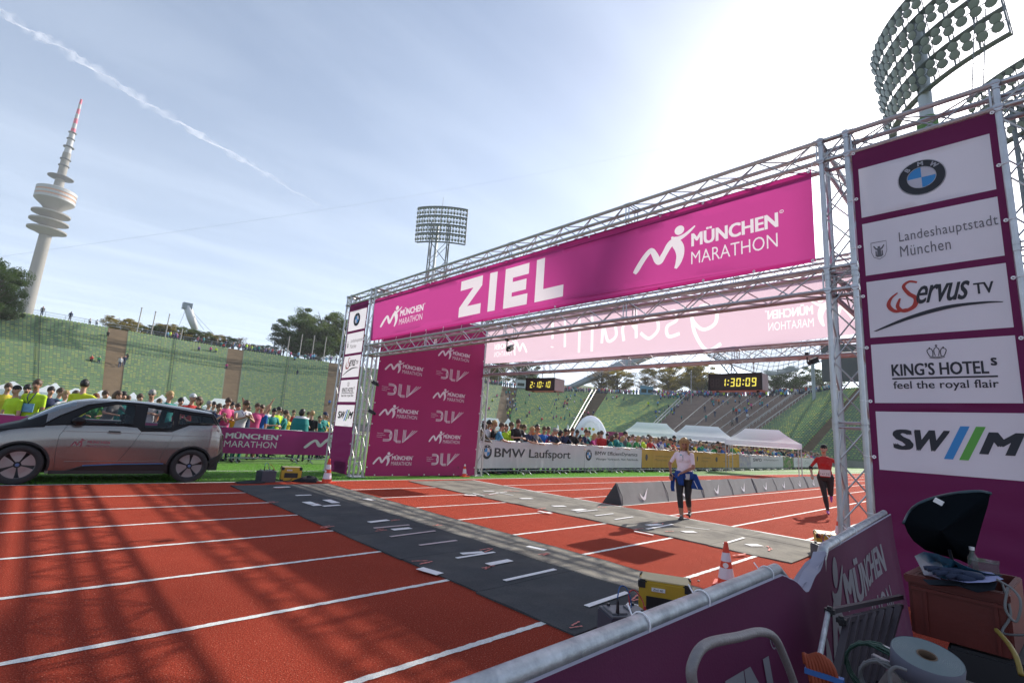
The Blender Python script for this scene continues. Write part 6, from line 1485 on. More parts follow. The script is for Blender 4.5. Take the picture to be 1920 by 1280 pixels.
# ================================================================== CAR
def car():
    XC, YC = 0.0, 13.58
    t = thing('car', 'silver grey electric compact car with black roof line standing at the left track edge', 'car', (0, YC, 0))
    paint = M('car_paint_silver', (.25, .238, .225), .24, .75, coat=.7, var=.03); blk = M('car_gloss_black', (.008, .008, .009), .5, spec=.3); plas = M('car_matt_black', (.018, .018, .019), .6)
    glass = glassy('car_glass', (.04, .06, .065), .30, .03, .9); wsh = M('car_windscreen', (.16, .20, .23), .08, .2, coat=.8); blue = M('car_blue_line', (.02, .16, .42), .4); tail = M('tail_light_dark', (.10, .01, .012), .2, coat=.5)
    TX = np.array([-.66, -.62, -.52, -.36, -.11, .12, .35, .58, .87, 1.08, 1.56, 2.00, 2.40, 2.75, 3.00, 3.06, 3.20, 3.29, 3.33, 3.36]); TZ = np.array([.60, .78, .95, 1.03, 1.12, 1.30, 1.47, 1.58, 1.645, 1.66, 1.67, 1.655, 1.62, 1.58, 1.54, 1.50, 1.28, 1.10, .90, .75])
    BX_ = np.array([-.66, -.5, -.2, .2, .6, 1.6, 2.2, 2.6, 3.1, 3.25, 3.36]); BZ = np.array([.56, .84, .96, 1.05, 1.10, 1.13, 1.12, 1.17, 1.20, 1.02, .70])
    ZBX = np.array([-.66, -.5, -.35, 2.95, 3.15, 3.36]); ZBZ = np.array([.42, .26, .19, .19, .27, .50])
    WX = np.array([-.66, -.62, -.5, -.3, 0, .5, 1.5, 2.5, 3.0, 3.2, 3.3, 3.36]); WW = np.array([.45, .58, .74, .82, .865, .885, .885, .885, .86, .80, .70, .58])
    low = [(.90, 0.0), (.955, .10), (.985, .30), (1.0, .55), (.995, .75), (.975, .92), (.955, 1.0)]
    up = [(.955, 0.0), (.915, .25), (.845, .55), (.775, .80), (.70, .90), (.55, .965), (.35, .99), (.17, .998), (0, 1.0)]
    def prof(X, n1=26, n2=34):
        T = np.interp(X, TX, TZ); B = min(np.interp(X, BX_, BZ), T-.02); zb = np.interp(X, ZBX, ZBZ); w = np.interp(X, WX, WW)
        P = []
        lz = np.array([p[1] for p in low]); ly = np.array([p[0] for p in low]); uz = np.array([p[1] for p in up]); uy = np.array([p[0] for p in up])
        for k in range(n1): f = k/n1; P.append((np.interp(f, lz, ly)*w, zb+(B-zb)*f))
        ss = np.linspace(0, len(up)-1, n2+1)
        for s in ss: P.append((np.interp(s, range(len(up)), uy)*w, B+(T-B)*np.interp(s, range(len(up)), uz)))
        return P
    NXc = 205; xs = np.linspace(-.66, 3.36, NXc); G = np.array([prof(x) for x in xs]); K = G.shape[1]
    def surf(X, z):
        P = prof(X); zz = np.array([p[1] for p in P]); yy = np.array([p[0] for p in P]); return float(np.interp(z, zz, yy))
    def inpoly(x, z, P):
        c = False; j = len(P)-1
        for i in range(len(P)):
            if (P[i][1] > z) != (P[j][1] > z) and x < (P[j][0]-P[i][0])*(z-P[i][1])/(P[j][1]-P[i][1])+P[i][0]: c = not c
            j = i
        return c
    frame = [(.20, 1.07), (.42, 1.26), (.80, 1.50), (1.23, 1.605), (1.71, 1.60), (2.24, 1.545), (2.60, 1.50), (3.02, 1.475), (3.14, 1.25), (2.55, 1.225), (2.42, 1.16), (2.24, 1.07), (1.72, 1.045), (1.64, 1.12), (1.4, 1.135), (.49, 1.105)]
    W1 = [(.60, 1.15), (.64, 1.25), (.86, 1.44), (1.23, 1.56), (1.56, 1.565), (1.56, 1.17)]; W2 = [(1.74, 1.11), (1.76, 1.555), (2.00, 1.545), (2.24, 1.505), (2.24, 1.13), (2.10, 1.11)]; W3 = [(2.34, 1.20), (2.34, 1.48), (2.60, 1.455), (2.98, 1.43), (3.05, 1.27), (2.56, 1.255)]
    V = []; cl = {'body': [], 'window': [], 'window2': [], 'window3': [], 'black_trim': [], 'lower_trim': [], 'windscreen': [], 'bonnet': []}
    N_ = NXc*K
    for sd in (-1, 1):
        for i in range(NXc):
            for k in range(K): V.append((xs[i], sd*G[i, k, 0], G[i, k, 1]))
    for sd in (0, 1):
        for i in range(NXc-1):
            for k in range(K-1):
                x = (xs[i]+xs[i+1])/2; z = (G[i, k, 1]+G[i+1, k+1, 1])/2; y = (G[i, k, 0]+G[i, k+1, 0])/2
                a = sd*N_+i*K+k; f = (a, a+K, a+K+1, a+1) if sd == 0 else (a, a+1, a+K+1, a+K)
                r1 = math.hypot(x-2.68, z-.35); r0 = math.hypot(x-0, z-.35)
                if (r1 < .405 or r0 < .405) and y > .5: continue
                c = 'body'
                if k < 60:
                    if inpoly(x, z, W1) and k > 24: c = 'window'
                    elif inpoly(x, z, W2) and k > 24: c = 'window2'
                    elif inpoly(x, z, W3) and k > 24: c = 'window3'
                    elif inpoly(x, z, frame): c = 'black_trim'
                if c == 'body':
                    if x < .55 and k >= 27 and z < 1.16 and x < .12: c = 'bonnet'
                    elif .0 < x < .62 and k > 27 and y < .70: c = 'windscreen'
                    elif x < .24 and z > np.interp(x, [-.66, -.33, .07, .52], [.80, .965, 1.03, 1.08]): c = 'bonnet'
                    elif x > 3.04 and y < .70 and z > 1.12 and k > 26: c = 'black_trim'
                    elif z < np.interp(x, [-.66, .2, .42, .60, .87, 1.4, 2.3, 2.45, 2.6, 2.9, 3.1, 3.2, 3.36], [.25, .19, .19, .20, .32, .36, .385, .30, .2, .3, .50, .56, .68]): c = 'lower_trim'
                cl[c].append(f)
    def sub(nm, F, mt):
        if nm == 'lower_trim':
            for lo_, hi_ in ((0, N_), (N_, 2*N_)):
                for x0_, x1_ in ((-1, 0.01), (0.01, 2.6), (2.6, 4)):
                    sub('lower_cladding', [f for f in F if lo_ <= f[0] < hi_ and x0_ <= V[f[0]][0] < x1_], mt)
            return
        if not F: return
        F = np.array(F); used, inv = np.unique(F, return_inverse=True); VV = np.array(V)[used]
        return link(nm, arr_mesh(nm, VV, inv.reshape(-1, 4), mt, smooth=True), t)
    sub('body', cl['body'], paint); sub('black_trim', cl['black_trim'], blk); sub('lower_trim', cl['lower_trim'], plas); sub('windscreen', cl['windscreen'], wsh); sub('bonnet', cl['bonnet'], blk)
    for nm, key in (('window', 'window'), ('window', 'window2'), ('window', 'window3')):
        for sd in (0, 1): sub(nm, [f for f in cl[key] if (f[0] >= N_) == bool(sd)], glass)
    # rubber and black edging round the glass and along the belt
    for P_ in (W1, W2, W3):
        for sd in (-1, 1): MB().tube([(x, sd*(surf(x, z)+.002), z) for x, z in P_], .016, 6, closed=True).build('window_seal', blk, t, smooth=True)
    for sd in (-1, 1): MB().tube([(x, sd*(surf(x, z)+.001), z) for k in range(len(frame)) for f in (0, .33, .66) for x, z in [(frame[k][0]+(frame[(k+1) % len(frame)][0]-frame[k][0])*f, frame[k][1]+(frame[(k+1) % len(frame)][1]-frame[k][1])*f)]], .014, 6, closed=True).build('window_frame', blk, t, smooth=True)
    # nose and tail caps
    for i in (0, NXc-1):
        MB().add([V[i*K+k] for k in range(K)]+[V[N_+i*K+k] for k in range(K-1, -1, -1)], [tuple(range(2*K))]).build('end_cap', blk if i else paint, t)
    # underbody and arch liners
    MB().box((1.34, 0, .24), (3.5, 1.16, .10)).build('underbody', plas, t); MB().box((1.34, 0, .27), (1.80, 1.66, .17)).build('floor_pan', plas, t); MB().box((3.0, 0, .33), (.5, 1.5, .16)).build('rear_valance', plas, t)
    MB().box((1.34, 0, .52), (3.6, 1.10, .5)).build('inner_shell', plas, t)
    for x in (0, 2.68):
        for sd in (-1, 1):
            mb = MB(); n = 20; vs = []
            for i in range(n+1): a = R(-12)+R(204)*i/n; vs += [(x+.41*math.cos(a), sd*.88*.99 if 0 else sd*(surf(x+.41*math.cos(a), max(.2, .35+.41*math.sin(a)))-.004), .35+.41*math.sin(a)), (x+.40*math.cos(a), sd*.58, .35+.40*math.sin(a))]
            mb.add(vs, [(2*i, 2*i+2, 2*i+3, 2*i+1) for i in range(n)]); mb.build('arch_liner', plas, t, smooth=True)
            mb = MB(); vs = []
            for i in range(n+1):
                a = R(-14)+R(208)*i/n
                for rr in (.395, .43): px_, pz = x+rr*math.cos(a), .35+rr*math.sin(a); vs.append((px_, sd*(surf(px_, max(.2, pz))+.006), pz))
            mb.add(vs, [(2*i, 2*i+1, 2*i+3, 2*i+2) for i in range(n)]); mb.build('arch_trim', plas, t, smooth=True)
    # wheels
    m_rim = M('rim_silver', (.30, .27, .265), .35, .5); m_rimd = M('rim_black', (.02, .02, .022), .4)
    for x in (0, 2.68):
        for sd in (-1, 1):
            w = link('wheel', None, t, (x, sd*.80, .352)); w.rotation_euler = (R(90), R(20 if x else 47), 0) if sd < 0 else (R(-90), 0, 0)
            w2 = w
            MB().lathe([(.245, -.07), (.262, -.085), (.33, -.08), (.350, -.055), (.351, .055), (.33, .080), (.262, .082), (.245, .06)], 48).build('tyre', m_rubber, w2, smooth=True)
            MB().lathe([(.25, -.05), (.25, .045), (.262, .072), (.256, .076), (.240, .055), (.235, .02), (0, .015)], 48, ms=None).build('rim', m_rimd, w2, smooth=True)
            mb = MB(); mb.lathe([(.236, .05), (.262, .074), (.268, .074)], 48); mb.build('rim_ring', m_rim, w2, smooth=True)
            for k in range(5):
                a0 = 2*math.pi*k/5; n = 8; vs = []
                for (rr, da, z) in ((.055, .42, .056), (.10, .50, .054), (.17, .50, .052), (.245, .47, .055)):
                    for i in range(n+1): a = a0+da*(2*i/n-1); vs.append((rr*math.cos(a), rr*math.sin(a), z))
                MB().add(vs, [(q*(n+1)+i, (q+1)*(n+1)+i, (q+1)*(n+1)+i+1, q*(n+1)+i+1) for q in range(3) for i in range(n)]).build('spoke_panel', m_rim, w2)
            MB().lathe([(.030, .062), (.026, .068), (0, .069)], 20).build('hub_cap', M('hub_blue', (.10, .15, .3), .4), w2)
            for k in range(5): a = 2*math.pi*(k+.5)/5; MB().lathe([(.010, .05), (.010, .06), (0, .062)], 8, c=(.052*math.cos(a), .052*math.sin(a), 0)).build('wheel_nut', m_rimd, w2)
    # lines on the near and far side
    def line(pts, r, mt, nm, off=.002, sides=(-1, 1), n=10):
        Q = []
        for (x0, z0), (x1, z1) in zip(pts[:-1], pts[1:]):
            for k in range(n): f = k/n; Q.append((x0+(x1-x0)*f, z0+(z1-z0)*f))
        Q.append(pts[-1])
        for sd in sides: MB().tube([(x, sd*(surf(x, z)+off), z) for x, z in Q], r, 5).build(nm, mt, t, smooth=True)
    line([(.56, 1.10), (.47, .9), (.47, .60), (.50, .30)], .0035, plas, 'door_gap', 0); line([(1.72, 1.04), (1.62, .80), (1.44, .45), (1.40, .37)], .0035, plas, 'door_gap', 0)
    line([(2.26, 1.07), (2.28, .98), (2.18, .70), (2.12, .5), (2.12, .4)], .0025, plas, 'door_gap', 0)
    line([(.44, .195), (.60, .20), (.87, .32), (1.4, .36), (2.24, .383)], .016, plas, 'sill_edge', 0); line([(2.98, .39), (3.1, .50), (3.2, .56), (3.3, .63)], .016, plas, 'bumper_edge', 0); line([(-.60, .84), (-.33, .965), (.07, 1.03), (.24, 1.05)], .012, blk, 'bonnet_edge', 0)
    line([(.90, .345), (1.4, .375), (2.2, .395)], .009, blue, 'blue_sill_line', .004); line([(.62, .42), (1.4, .435), (2.15, .44)], .006, paint, 'sill_crease', .004)
    line([(.5, .98), (1.2, 1.0), (2.2, .985), (3.0, .99), (3.2, .97)], .005, paint, 'shoulder_crease', .0)
    for sd in (-1, 1):
        y = surf(1.28, .99); MB().box((1.28, sd*(y+.012), .985), (.22, .026, .032)).build('door_handle', paint, t, bevel=.010); MB().box((1.28, sd*(y+.001), 1.0), (.19, .008, .05)).build('handle_recess', plas, t)
        yy = surf(.72, 1.14); mb = MB(); mb.lathe([(0, -.10), (.05, -.085), (.075, -.03), (.078, .03), (.06, .085), (0, .10)], 16, c=(.70, sd*(yy+.13), 1.19), rot=Matrix.Rotation(R(90), 3, 'X') @ Matrix.Scale(1.3, 3, Vector((1, 0, 0)))); mb.build('mirror', paint if 0 else blk, t, smooth=True)
        MB().box((.70, sd*(yy+.04), 1.13), (.05, .10, .025)).build('mirror_arm', plas, t, bevel=.006)
        MB().box((.765, sd*(yy+.13), 1.195), (.012, .15, .095)).build('mirror_glass', M('mirror_glass', (.5, .52, .55), .08, .9), t, bevel=.004)
        MB().tube([(3.12, sd*(surf(3.1, 1.1)+.0), 1.14), (3.28, sd*(surf(3.28, 1.0)), 1.02), (3.31, sd*(surf(3.3, .9)), .90)], [.012, .022, .012], 6).build('tail_light', tail, t)
        MB().box((3.30, sd*.45, .95), (.05, .25, .10)).build('tail_light', tail, t, bevel=.01)
    MB().tube([(3.02, -.58, 1.548), (3.10, -.5, 1.56), (3.12, 0, 1.565), (3.10, .5, 1.56), (3.02, .58, 1.548)], .018, 6).build('roof_spoiler', paint, t, smooth=True)
    # door lettering
    mk = M('door_print', (.26, .06, .08), .5)
    def side_print(geo, xa, xb, za, zb, nm):
        V_, F_ = union_geo(geo); V_ = np.array(V_); lo = V_.min(0); hi = V_.max(0); V_ = (V_-lo)/(hi-lo)
        MB().add([(xa+(xb-xa)*u, -(surf(xa+(xb-xa)*u, za+(zb-za)*v)+.004), za+(zb-za)*v) for u, v in V_], F_).build(nm, mk, t)
    side_print(runner_logo(), .66, .86, .69, .86, 'runner_logo'); side_print(bold('MÜNCHEN', .07), .90, 1.24, .77, .835, 'lettering'); side_print(text_geo('MARATHON'), .90, 1.24, .70, .745, 'lettering')
    # interior
    inn = M('car_interior', (.03, .03, .032), .8)
    for x in (1.15, 2.15):
        for y in (-.36, .36): MB().box((x, y, .62), (.50, .46, .16)).build('seat_cushion', inn, t, bevel=.04); MB().box((x+.30, y, .92), (.13, .45, .56)).build('seat_back', inn, t, bevel=.05); MB().box((x+.34, y, 1.28), (.09, .24, .16)).build('head_rest', inn, t, bevel=.03)
    MB().box((.62, 0, .95), (.30, 1.4, .16)).build('dashboard', inn, t, bevel=.04); MB().box((1.5, 0, .4), (2.9, 1.4, .06)).build('cabin_floor', inn, t)
    MB().tube([(.86, .36+.17*math.cos(a), .98+.17*math.sin(a)) for a in np.linspace(0, 2*math.pi, 18, endpoint=False)], .014, 6, closed=True).build('steering_wheel', inn, t)
    return t
car()

# ================================================================== PEOPLE
SKIN = [M('skin_light', (.46, .25, .17), .55, var=.06, vscale=14), M('skin_tan', (.34, .17, .11), .55, var=.06, vscale=14), M('skin_dark', (.07, .038, .026), .5, var=.06, vscale=14)]
HAIR = {'blond': M('hair_blond', (.40, .26, .11), .6, var=.35, vscale=40, stretch=(1, 1, .15)), 'brown': M('hair_brown', (.075, .042, .024), .6, var=.35, vscale=40, stretch=(1, 1, .15)), 'dark': M('hair_dark', (.016, .012, .011), .55, var=.3, vscale=40, stretch=(1, 1, .15)),
        'grey': M('hair_grey', (.26, .25, .24), .6, var=.25, vscale=40), 'red': M('hair_reddish', (.20, .075, .03), .6, var=.3, vscale=40)}
def cloth_m(n, c): return M('cloth_'+n, c, .85, var=.10, vscale=9, bump=.25, bscale=14)
CL = {'teal': cloth_m('teal', (.01, .20, .19)), 'green': cloth_m('green', (.03, .24, .07)), 'lime': cloth_m('lime', (.42, .62, .02)), 'yellow': cloth_m('yellow', (.60, .50, .04)), 'white': cloth_m('white', (.60, .60, .62)), 'black': cloth_m('black', (.014, .014, .016)),
      'navy': cloth_m('navy', (.015, .025, .07)), 'blue': cloth_m('blue', (.015, .12, .42)), 'red': cloth_m('red', (.42, .02, .02)), 'pink': cloth_m('pink', (.55, .07, .20)), 'magenta': cloth_m('magenta', (.42, .02, .17)), 'orange': cloth_m('orange', (.60, .15, .03)),
      'grey': cloth_m('grey', (.14, .14, .145)), 'khaki': cloth_m('khaki', (.14, .115, .085)), 'purple': cloth_m('purple', (.15, .10, .25)), 'skyblue': cloth_m('skyblue', (.10, .32, .52)), 'denim': cloth_m('denim', (.04, .06, .12))}
m_shoe = M('shoe_dark', (.03, .03, .035), .6); m_feat = M('face_dark', (.05, .025, .02), .6)
def cap_geo(mb, p0, p1, r0, r1, n=10):
    p0 = Vector(p0); p1 = Vector(p1); d = (p1-p0); L = d.length
    if L < 1e-5: d = Vector((0, 0, 1)); L = .001; p1 = p0+d*L
    d = d.normalized()
    mb.tube([p0-d*r0*.92, p0-d*r0*.6, p0, p0.lerp(p1, .5), p1, p1+d*r1*.6, p1+d*r1*.92], [r0*.38, r0*.8, r0, (r0+r1)/2, r1, r1*.8, r1*.38], n)
def ell_geo(mb, c, rx, ry, rz, rot=None, nu=14, nv=9):
    c = Vector(c); vs = []; fs = []
    for j in range(1, nv):
        th = math.pi*j/nv
        for i in range(nu): a = 2*math.pi*i/nu; p = Vector((rx*math.sin(th)*math.cos(a), ry*math.sin(th)*math.sin(a), rz*math.cos(th))); vs.append((rot @ p if rot else p)+c)
    top = Vector((0, 0, rz)); bot = Vector((0, 0, -rz)); vs += [(rot @ top if rot else top)+c, (rot @ bot if rot else bot)+c]; T = len(vs)-2; B = T+1
    for j in range(nv-2):
        for i in range(nu): fs.append((j*nu+i, (j+1)*nu+i, (j+1)*nu+(i+1) % nu, j*nu+(i+1) % nu))
    for i in range(nu): fs.append((T, i, (i+1) % nu)); fs.append((B, (nv-2)*nu+(i+1) % nu, (nv-2)*nu+i))
    mb.add(vs, fs)
def ik(a, b, l1, l2, hint):
    a = Vector(a); b = Vector(b); d = b-a; D = min(d.length, (l1+l2)*.999); dn = d.normalized(); b = a+dn*D
    x = (l1*l1-l2*l2+D*D)/(2*D); h = math.sqrt(max(0, l1*l1-x*x)); hv = Vector(hint); hv = hv-dn*hv.dot(dn); hv.normalize(); return a+dn*x+hv*h, b
def human(name, H=1.75, lean=0.0, hands=((-.22, .02, .82), (.22, .02, .82)), elbow=((-.6, -1, -.2), (.6, -1, -.2)), feet=((-.10, 0, 0), (.10, 0, 0)), hip=None, head=(0, 0), fem=False, sleeve=.45, legs=1.0, vox=.016, fingers=False, shorts=False, belly=0, bulk=1.0, twist=0, kneehint=(0, 1, .1), toe=(0, 1, 0), knees=None):
    """facing +Y; returns (mesh with slots skin/shirt/pants/shoe/dark, head centre, head rotation)"""
    s = H/1.75; V3_ = lambda *a: Vector(a)*s
    hipc = Vector(hip)*s if hip else V3_(0, 0, .93)
    fw = Vector((0, math.sin(lean), math.cos(lean)))
    Rt = Matrix.Rotation(-lean, 3, 'X') @ Matrix.Rotation(twist, 3, 'Z')
    T = lambda x, y, z: hipc + Rt @ (Vector((x, y, z))*s)
    shw = .165 if fem else .19; hw = .095
    neck = T(0, -.005, .57); hp, hy = head
    Rh = Matrix.Rotation(hy, 3, 'Z') @ Matrix.Rotation(-lean*.35-hp, 3, 'X')
    hc = neck + Rh @ V3_(0, .025, .155)
    mb = MB(); bones = []    # (p0, p1, r0, r1, tag function key)
    def bone(p0, p1, r0, r1, tg):
        if tg in ('uarm', 'farm', 'thigh', 'shin', 'shin2'): r0 *= bulk; r1 *= 1+(bulk-1)*.6
        cap_geo(mb, p0, p1, r0*s, r1*s); bones.append((Vector(p0), Vector(p1), r0*s, r1*s, tg))
    # torso loft
    rings = [(-.10, .13, .115, 0), (-.02, .165 if not fem else .172, .125, 0), (.08, .148 if not fem else .145, .110+belly, belly*.5), (.18, .142 if not fem else .125, .105+belly, belly*.7), (.28, .160 if not fem else .145, .112, 0), (.36, .172 if not fem else .155, .118, .006), (.43, .165 if not fem else .148, .105, .0), (.485, .135 if not fem else .12, .082, -.005), (.53, .075, .062, -.008)]
    vs = []; n = 16
    for z, rx, ry, yo in rings:
        for i in range(n): a = 2*math.pi*i/n; vs.append(T(rx*bulk*math.cos(a), ry*bulk*math.sin(a)*(1.0 if math.sin(a) > 0 else .9)+yo, z))
    fs = [(j*n+i, j*n+(i+1) % n, (j+1)*n+(i+1) % n, (j+1)*n+i) for j in range(len(rings)-1) for i in range(n)]+[tuple(range(n-1, -1, -1)), tuple((len(rings)-1)*n+i for i in range(n))]
    mb.add(vs, fs)
    bones.append((T(0, 0, -.08), T(0, 0, .10), .15*s, .13*s, 'hips')); bones.append((T(-.05, 0, .14), T(-.07, 0, .44), .105*s, .10*s, 'torso')); bones.append((T(.05, 0, .14), T(.07, 0, .44), .105*s, .10*s, 'torso')); bones.append((T(-.12, 0, .46), T(.12, 0, .46), .07*s, .07*s, 'torso'))
    if fem: ell_geo(mb, T(-.065, .095, .345), .058*s, .055*s, .058*s); ell_geo(mb, T(.065, .095, .345), .058*s, .055*s, .058*s)
    bone(T(0, -.01, .50), neck+Rh @ V3_(0, .01, .07), .058 if not fem else .048, .052 if not fem else .044, 'skin')
    # head: cranium, face, jaw, nose, ears
    H_ = lambda x, y, z: hc + Rh @ V3_(x, y, z)
    ell_geo(mb, H_(0, -.012, .022), .076*s, .095*s, .095*s, Rh, 18, 12); ell_geo(mb, H_(0, .022, -.030), .060*s, .070*s, .085*s, Rh, 16, 10)
    cap_geo(mb, H_(0, .085, .005), H_(0, .104, -.030), .008*s, .013*s, 6); cap_geo(mb, H_(-.02, .080, -.070), H_(.02, .080, -.070), .010*s, .010*s, 6)
    for sx in (-1, 1): ell_geo(mb, H_(.078*sx, -.005, -.01), .010*s, .020*s, .030*s, Rh, 8, 6)
    bones.append((H_(0, 0, -.04), H_(0, -.01, .05), .075*s, .09*s, 'head'))
    sh = []
    for i, sx in enumerate((-1, 1)):
        S_ = T(shw*sx, -.005, .455); sh.append(S_); hd = Vector(hands[i])*s; E, Hd = ik(S_, hd, .285*s, .255*s, elbow[i])
        ar = .82 if fem else 1.0
        bone(T(.10*sx, -.005, .46), S_, .062*ar, .058*ar, 'torso'); bone(S_, E, .050*ar, .040*ar, 'uarm'); bone(E, Hd, .040*ar, .027*ar, 'farm')
        d = (Hd-E).normalized(); side = d.orthogonal().normalized(); 
        up_ = Vector((0, 0, 1)); side = d.cross(up_); side = side.normalized() if side.length > .1 else Vector((1, 0, 0)); pn = side.cross(d)
        pc = Hd+d*.045*s; bone(Hd+d*.01*s-side*.012*s, Hd+d*.06*s-side*.016*s, .020, .020, 'hand'); bone(Hd+d*.01*s+side*.012*s, Hd+d*.06*s+side*.018*s, .020, .019, 'hand')
        fl = [.062, .072, .068, .052]
        for k in range(4):
            b0 = Hd+d*.078*s+side*(-.028+.019*k)*s; cu = pn*(-.35); m1 = b0+(d+cu*.4).normalized()*fl[k]*.55*s; m2 = m1+(d*.6+cu*1.6).normalized()*fl[k]*.5*s
            bone(b0, m1, .0105, .0095, 'hand'); bone(m1, m2, .0095, .008, 'hand')
        tb = Hd+d*.025*s-side*.030*s; bone(tb, tb+(d*.6-side*.8).normalized()*.05*s, .013, .011, 'hand')
    for i, sx in enumerate((-1, 1)):
        hj = T(hw*sx, 0, -.02); ft = Vector(feet[i])*s; td = Vector(toe if not isinstance(toe[0], tuple) else toe[i]).normalized(); ank = ft+Vector((0, 0, .085*s))
        kh = knees[i] if knees else kneehint
        K_, A_ = ik(hj, ank, .43*s, .42*s, kh); fr = 1.08 if fem else 1.0
        bone(hj, K_, .088*fr, .058, 'thigh'); kc_ = K_.lerp(A_, .35); bone(K_, kc_, .056, .056, 'shin'); bone(kc_, A_, .056, .036, 'shin2')
        bone(A_+Vector((0, 0, -.035*s))-td*.045*s, A_+Vector((0, 0, -.055*s))+td*.13*s, .038, .030, 'foot'); bone(A_+Vector((0, 0, -.055*s))+td*.05*s, A_+Vector((0, 0, -.06*s))+td*.17*s, .036, .024, 'foot')
    me = mb.mesh('tmp', MATS['skin_light']); o = link('tmp', me); md = o.modifiers.new('r', 'REMESH'); md.mode = 'VOXEL'; md.voxel_size = vox*s; md2 = o.modifiers.new('s', 'SMOOTH'); md2.factor = .5; md2.iterations = 2 if vox < .012 else 1
    bpy.context.view_layer.update(); dg = bpy.context.evaluated_depsgraph_get(); bm_ = bpy.data.meshes.new_from_object(o.evaluated_get(dg)); bpy.data.objects.remove(o); bpy.data.meshes.remove(me)
    bm_.name = name; bm_.materials.clear()
    nF = len(bm_.polygons); C = np.zeros(nF*3); bm_.polygons.foreach_get('center', C); C = C.reshape(-1, 3)
    best = np.full(nF, 9.0); bi = np.zeros(nF, int); bt = np.zeros(nF)
    for k, (p0, p1, r0, r1, tg) in enumerate(bones):
        a = np.array(p0); d = np.array(p1)-a; L2 = max(1e-9, d@d); tt = np.clip(((C-a)@d)/L2, 0, 1); dist = np.linalg.norm(C-a-tt[:, None]*d, axis=1)-(r0+(r1-r0)*tt)
        if tg in ('hips', 'torso'): dist = dist*.8-.004
        m_ = dist < best; best[m_] = dist[m_]; bi[m_] = k; bt[m_] = tt[m_]
    mi = np.zeros(nF, np.int32); fh = np.linalg.inv(np.array(Rh)); hcv = np.array(hc)
    for k, (p0, p1, r0, r1, tg) in enumerate(bones):
        m_ = bi == k
        if tg == 'torso': mi[m_] = 1
        elif tg == 'hips': mi[m_] = np.where(bt[m_] < .45, 2, 1)
        elif tg == 'uarm': mi[m_] = np.where(bt[m_] < (sleeve*2 if sleeve < .5 else 2), 1, 0)
        elif tg == 'farm': mi[m_] = np.where(bt[m_] < (sleeve-.5)*2+.0, 1, 0) if sleeve > .5 else 0
        elif tg == 'thigh': mi[m_] = 2 if not shorts else np.where(bt[m_] < .62, 2, 0)
        elif tg == 'shin': mi[m_] = 0 if shorts else 2
        elif tg == 'shin2': mi[m_] = 0 if shorts else np.where(bt[m_] < legs, 2, 0)
        elif tg == 'foot': mi[m_] = 3
        elif tg == 'head':
            L = ((C[m_]-hcv) @ fh.T)/s; e = (np.abs(np.abs(L[:, 0])-.030) < .013) & (np.abs(L[:, 2]-.008) < .009) & (L[:, 1] > .05); mo = (np.abs(L[:, 0]) < .024) & (np.abs(L[:, 2]+.068) < .007) & (L[:, 1] > .05)
            mi[m_] = np.where(e | mo, 4, 0)
    bm_.polygons.foreach_set('material_index', mi); bm_.polygons.foreach_set('use_smooth', np.ones(nF, bool))
    for m_ in (SKIN[0], CL['teal'], CL['navy'], m_shoe, m_feat): bm_.materials.append(m_)
    bm_.update()
    return bm_, hc, Rh, s
def hair_mesh(kind, hc, Rh, s, seed=1):
    g = random.Random(seed); mb = MB(); nu, nv = 22, 12; vs = []
    for j in range(nv+1):
        th = math.pi*j/nv*.98+.01
        for i in range(nu):
            a = 2*math.pi*i/nu; x, y, z = math.sin(th)*math.cos(a), math.sin(th)*math.sin(a), math.cos(th)
            front = max(0, y); cut = 1.0
            if kind == 'short': zl = .25*front*2.2-.45+.05*math.sin(i*2.3) if y > -.2 else -.55
            elif kind == 'long': zl = .62*front-.1 if y > .35 else -1
            elif kind == 'bob': zl = .6*front-.1 if y > .4 else -1
            else: zl = .3 if y > .2 else -.05
            rr = 1.10+.05*math.sin(a*5+j)+g.uniform(-.03, .03)
            if kind == 'cap': rr = 1.09
            if z < zl: z_, sc = zl-.02, .80
            else: z_, sc = z, 1
            if z < zl: f = math.sqrt(max(.0, 1-min(.98, abs(zl))**2))*.93; l = math.hypot(x, y)+1e-6; x, y = x/l*f, y/l*f
            X, Y, Z = x*.076*rr, y*.097*rr-.014, z_*.097*rr+.024
            if kind in ('long', 'bob') and y < .35 and Z < .0:
                drop = (-Z)*(1.9 if kind == 'long' else .8); Z -= drop; X *= 1.08+.1*math.sin(i*3); Y = Y-.012+min(0, Y)*.1
            vs.append(hc+Rh @ (Vector((X, Y, Z))*s))
    mb.add(vs, [(j*nu+i, (j+1)*nu+i, (j+1)*nu+(i+1) % nu, j*nu+(i+1) % nu) for j in range(nv) for i in range(nu)])
    if kind == 'cap':
        n = 8; V = [hc+Rh @ (Vector((.07*math.cos(math.pi*i/n), .075+.0+.065*math.sin(math.pi*i/n)*k, .045-.012*k))*s) for k in (0, 1) for i in range(n+1)]; mb.add(V, [(i, i+1, n+2+i, n+1+i) for i in range(n)])
    return mb.mesh('hair' if kind != 'cap' else 'cap', HAIR['brown'], True)
TPL = {}
def make_tpl(key, sleeve=.40, **kw):
    body, hc, Rh, s = human('body', sleeve=sleeve, **kw)
    TPL[key] = (body, {k: hair_mesh(k, hc, Rh, s, 3) for k in ('short', 'long', 'bob', 'cap')}, hc, Rh, s)
V_ = .017
make_tpl('lean', lean=.34, hip=(0, -.12, .92), hands=((-.12, .34, 1.10), (.14, .35, 1.10)), elbow=((-1, -.2, -.5), (1, -.2, -.5)), vox=V_)
make_tpl('lean2', lean=.42, hip=(0, -.16, .91), hands=((-.05, .40, 1.12), (.08, .42, 1.10)), elbow=((-1, .1, -.6), (1, .1, -.6)), head=(.25, .5), H=1.78, sleeve=.42, vox=V_)
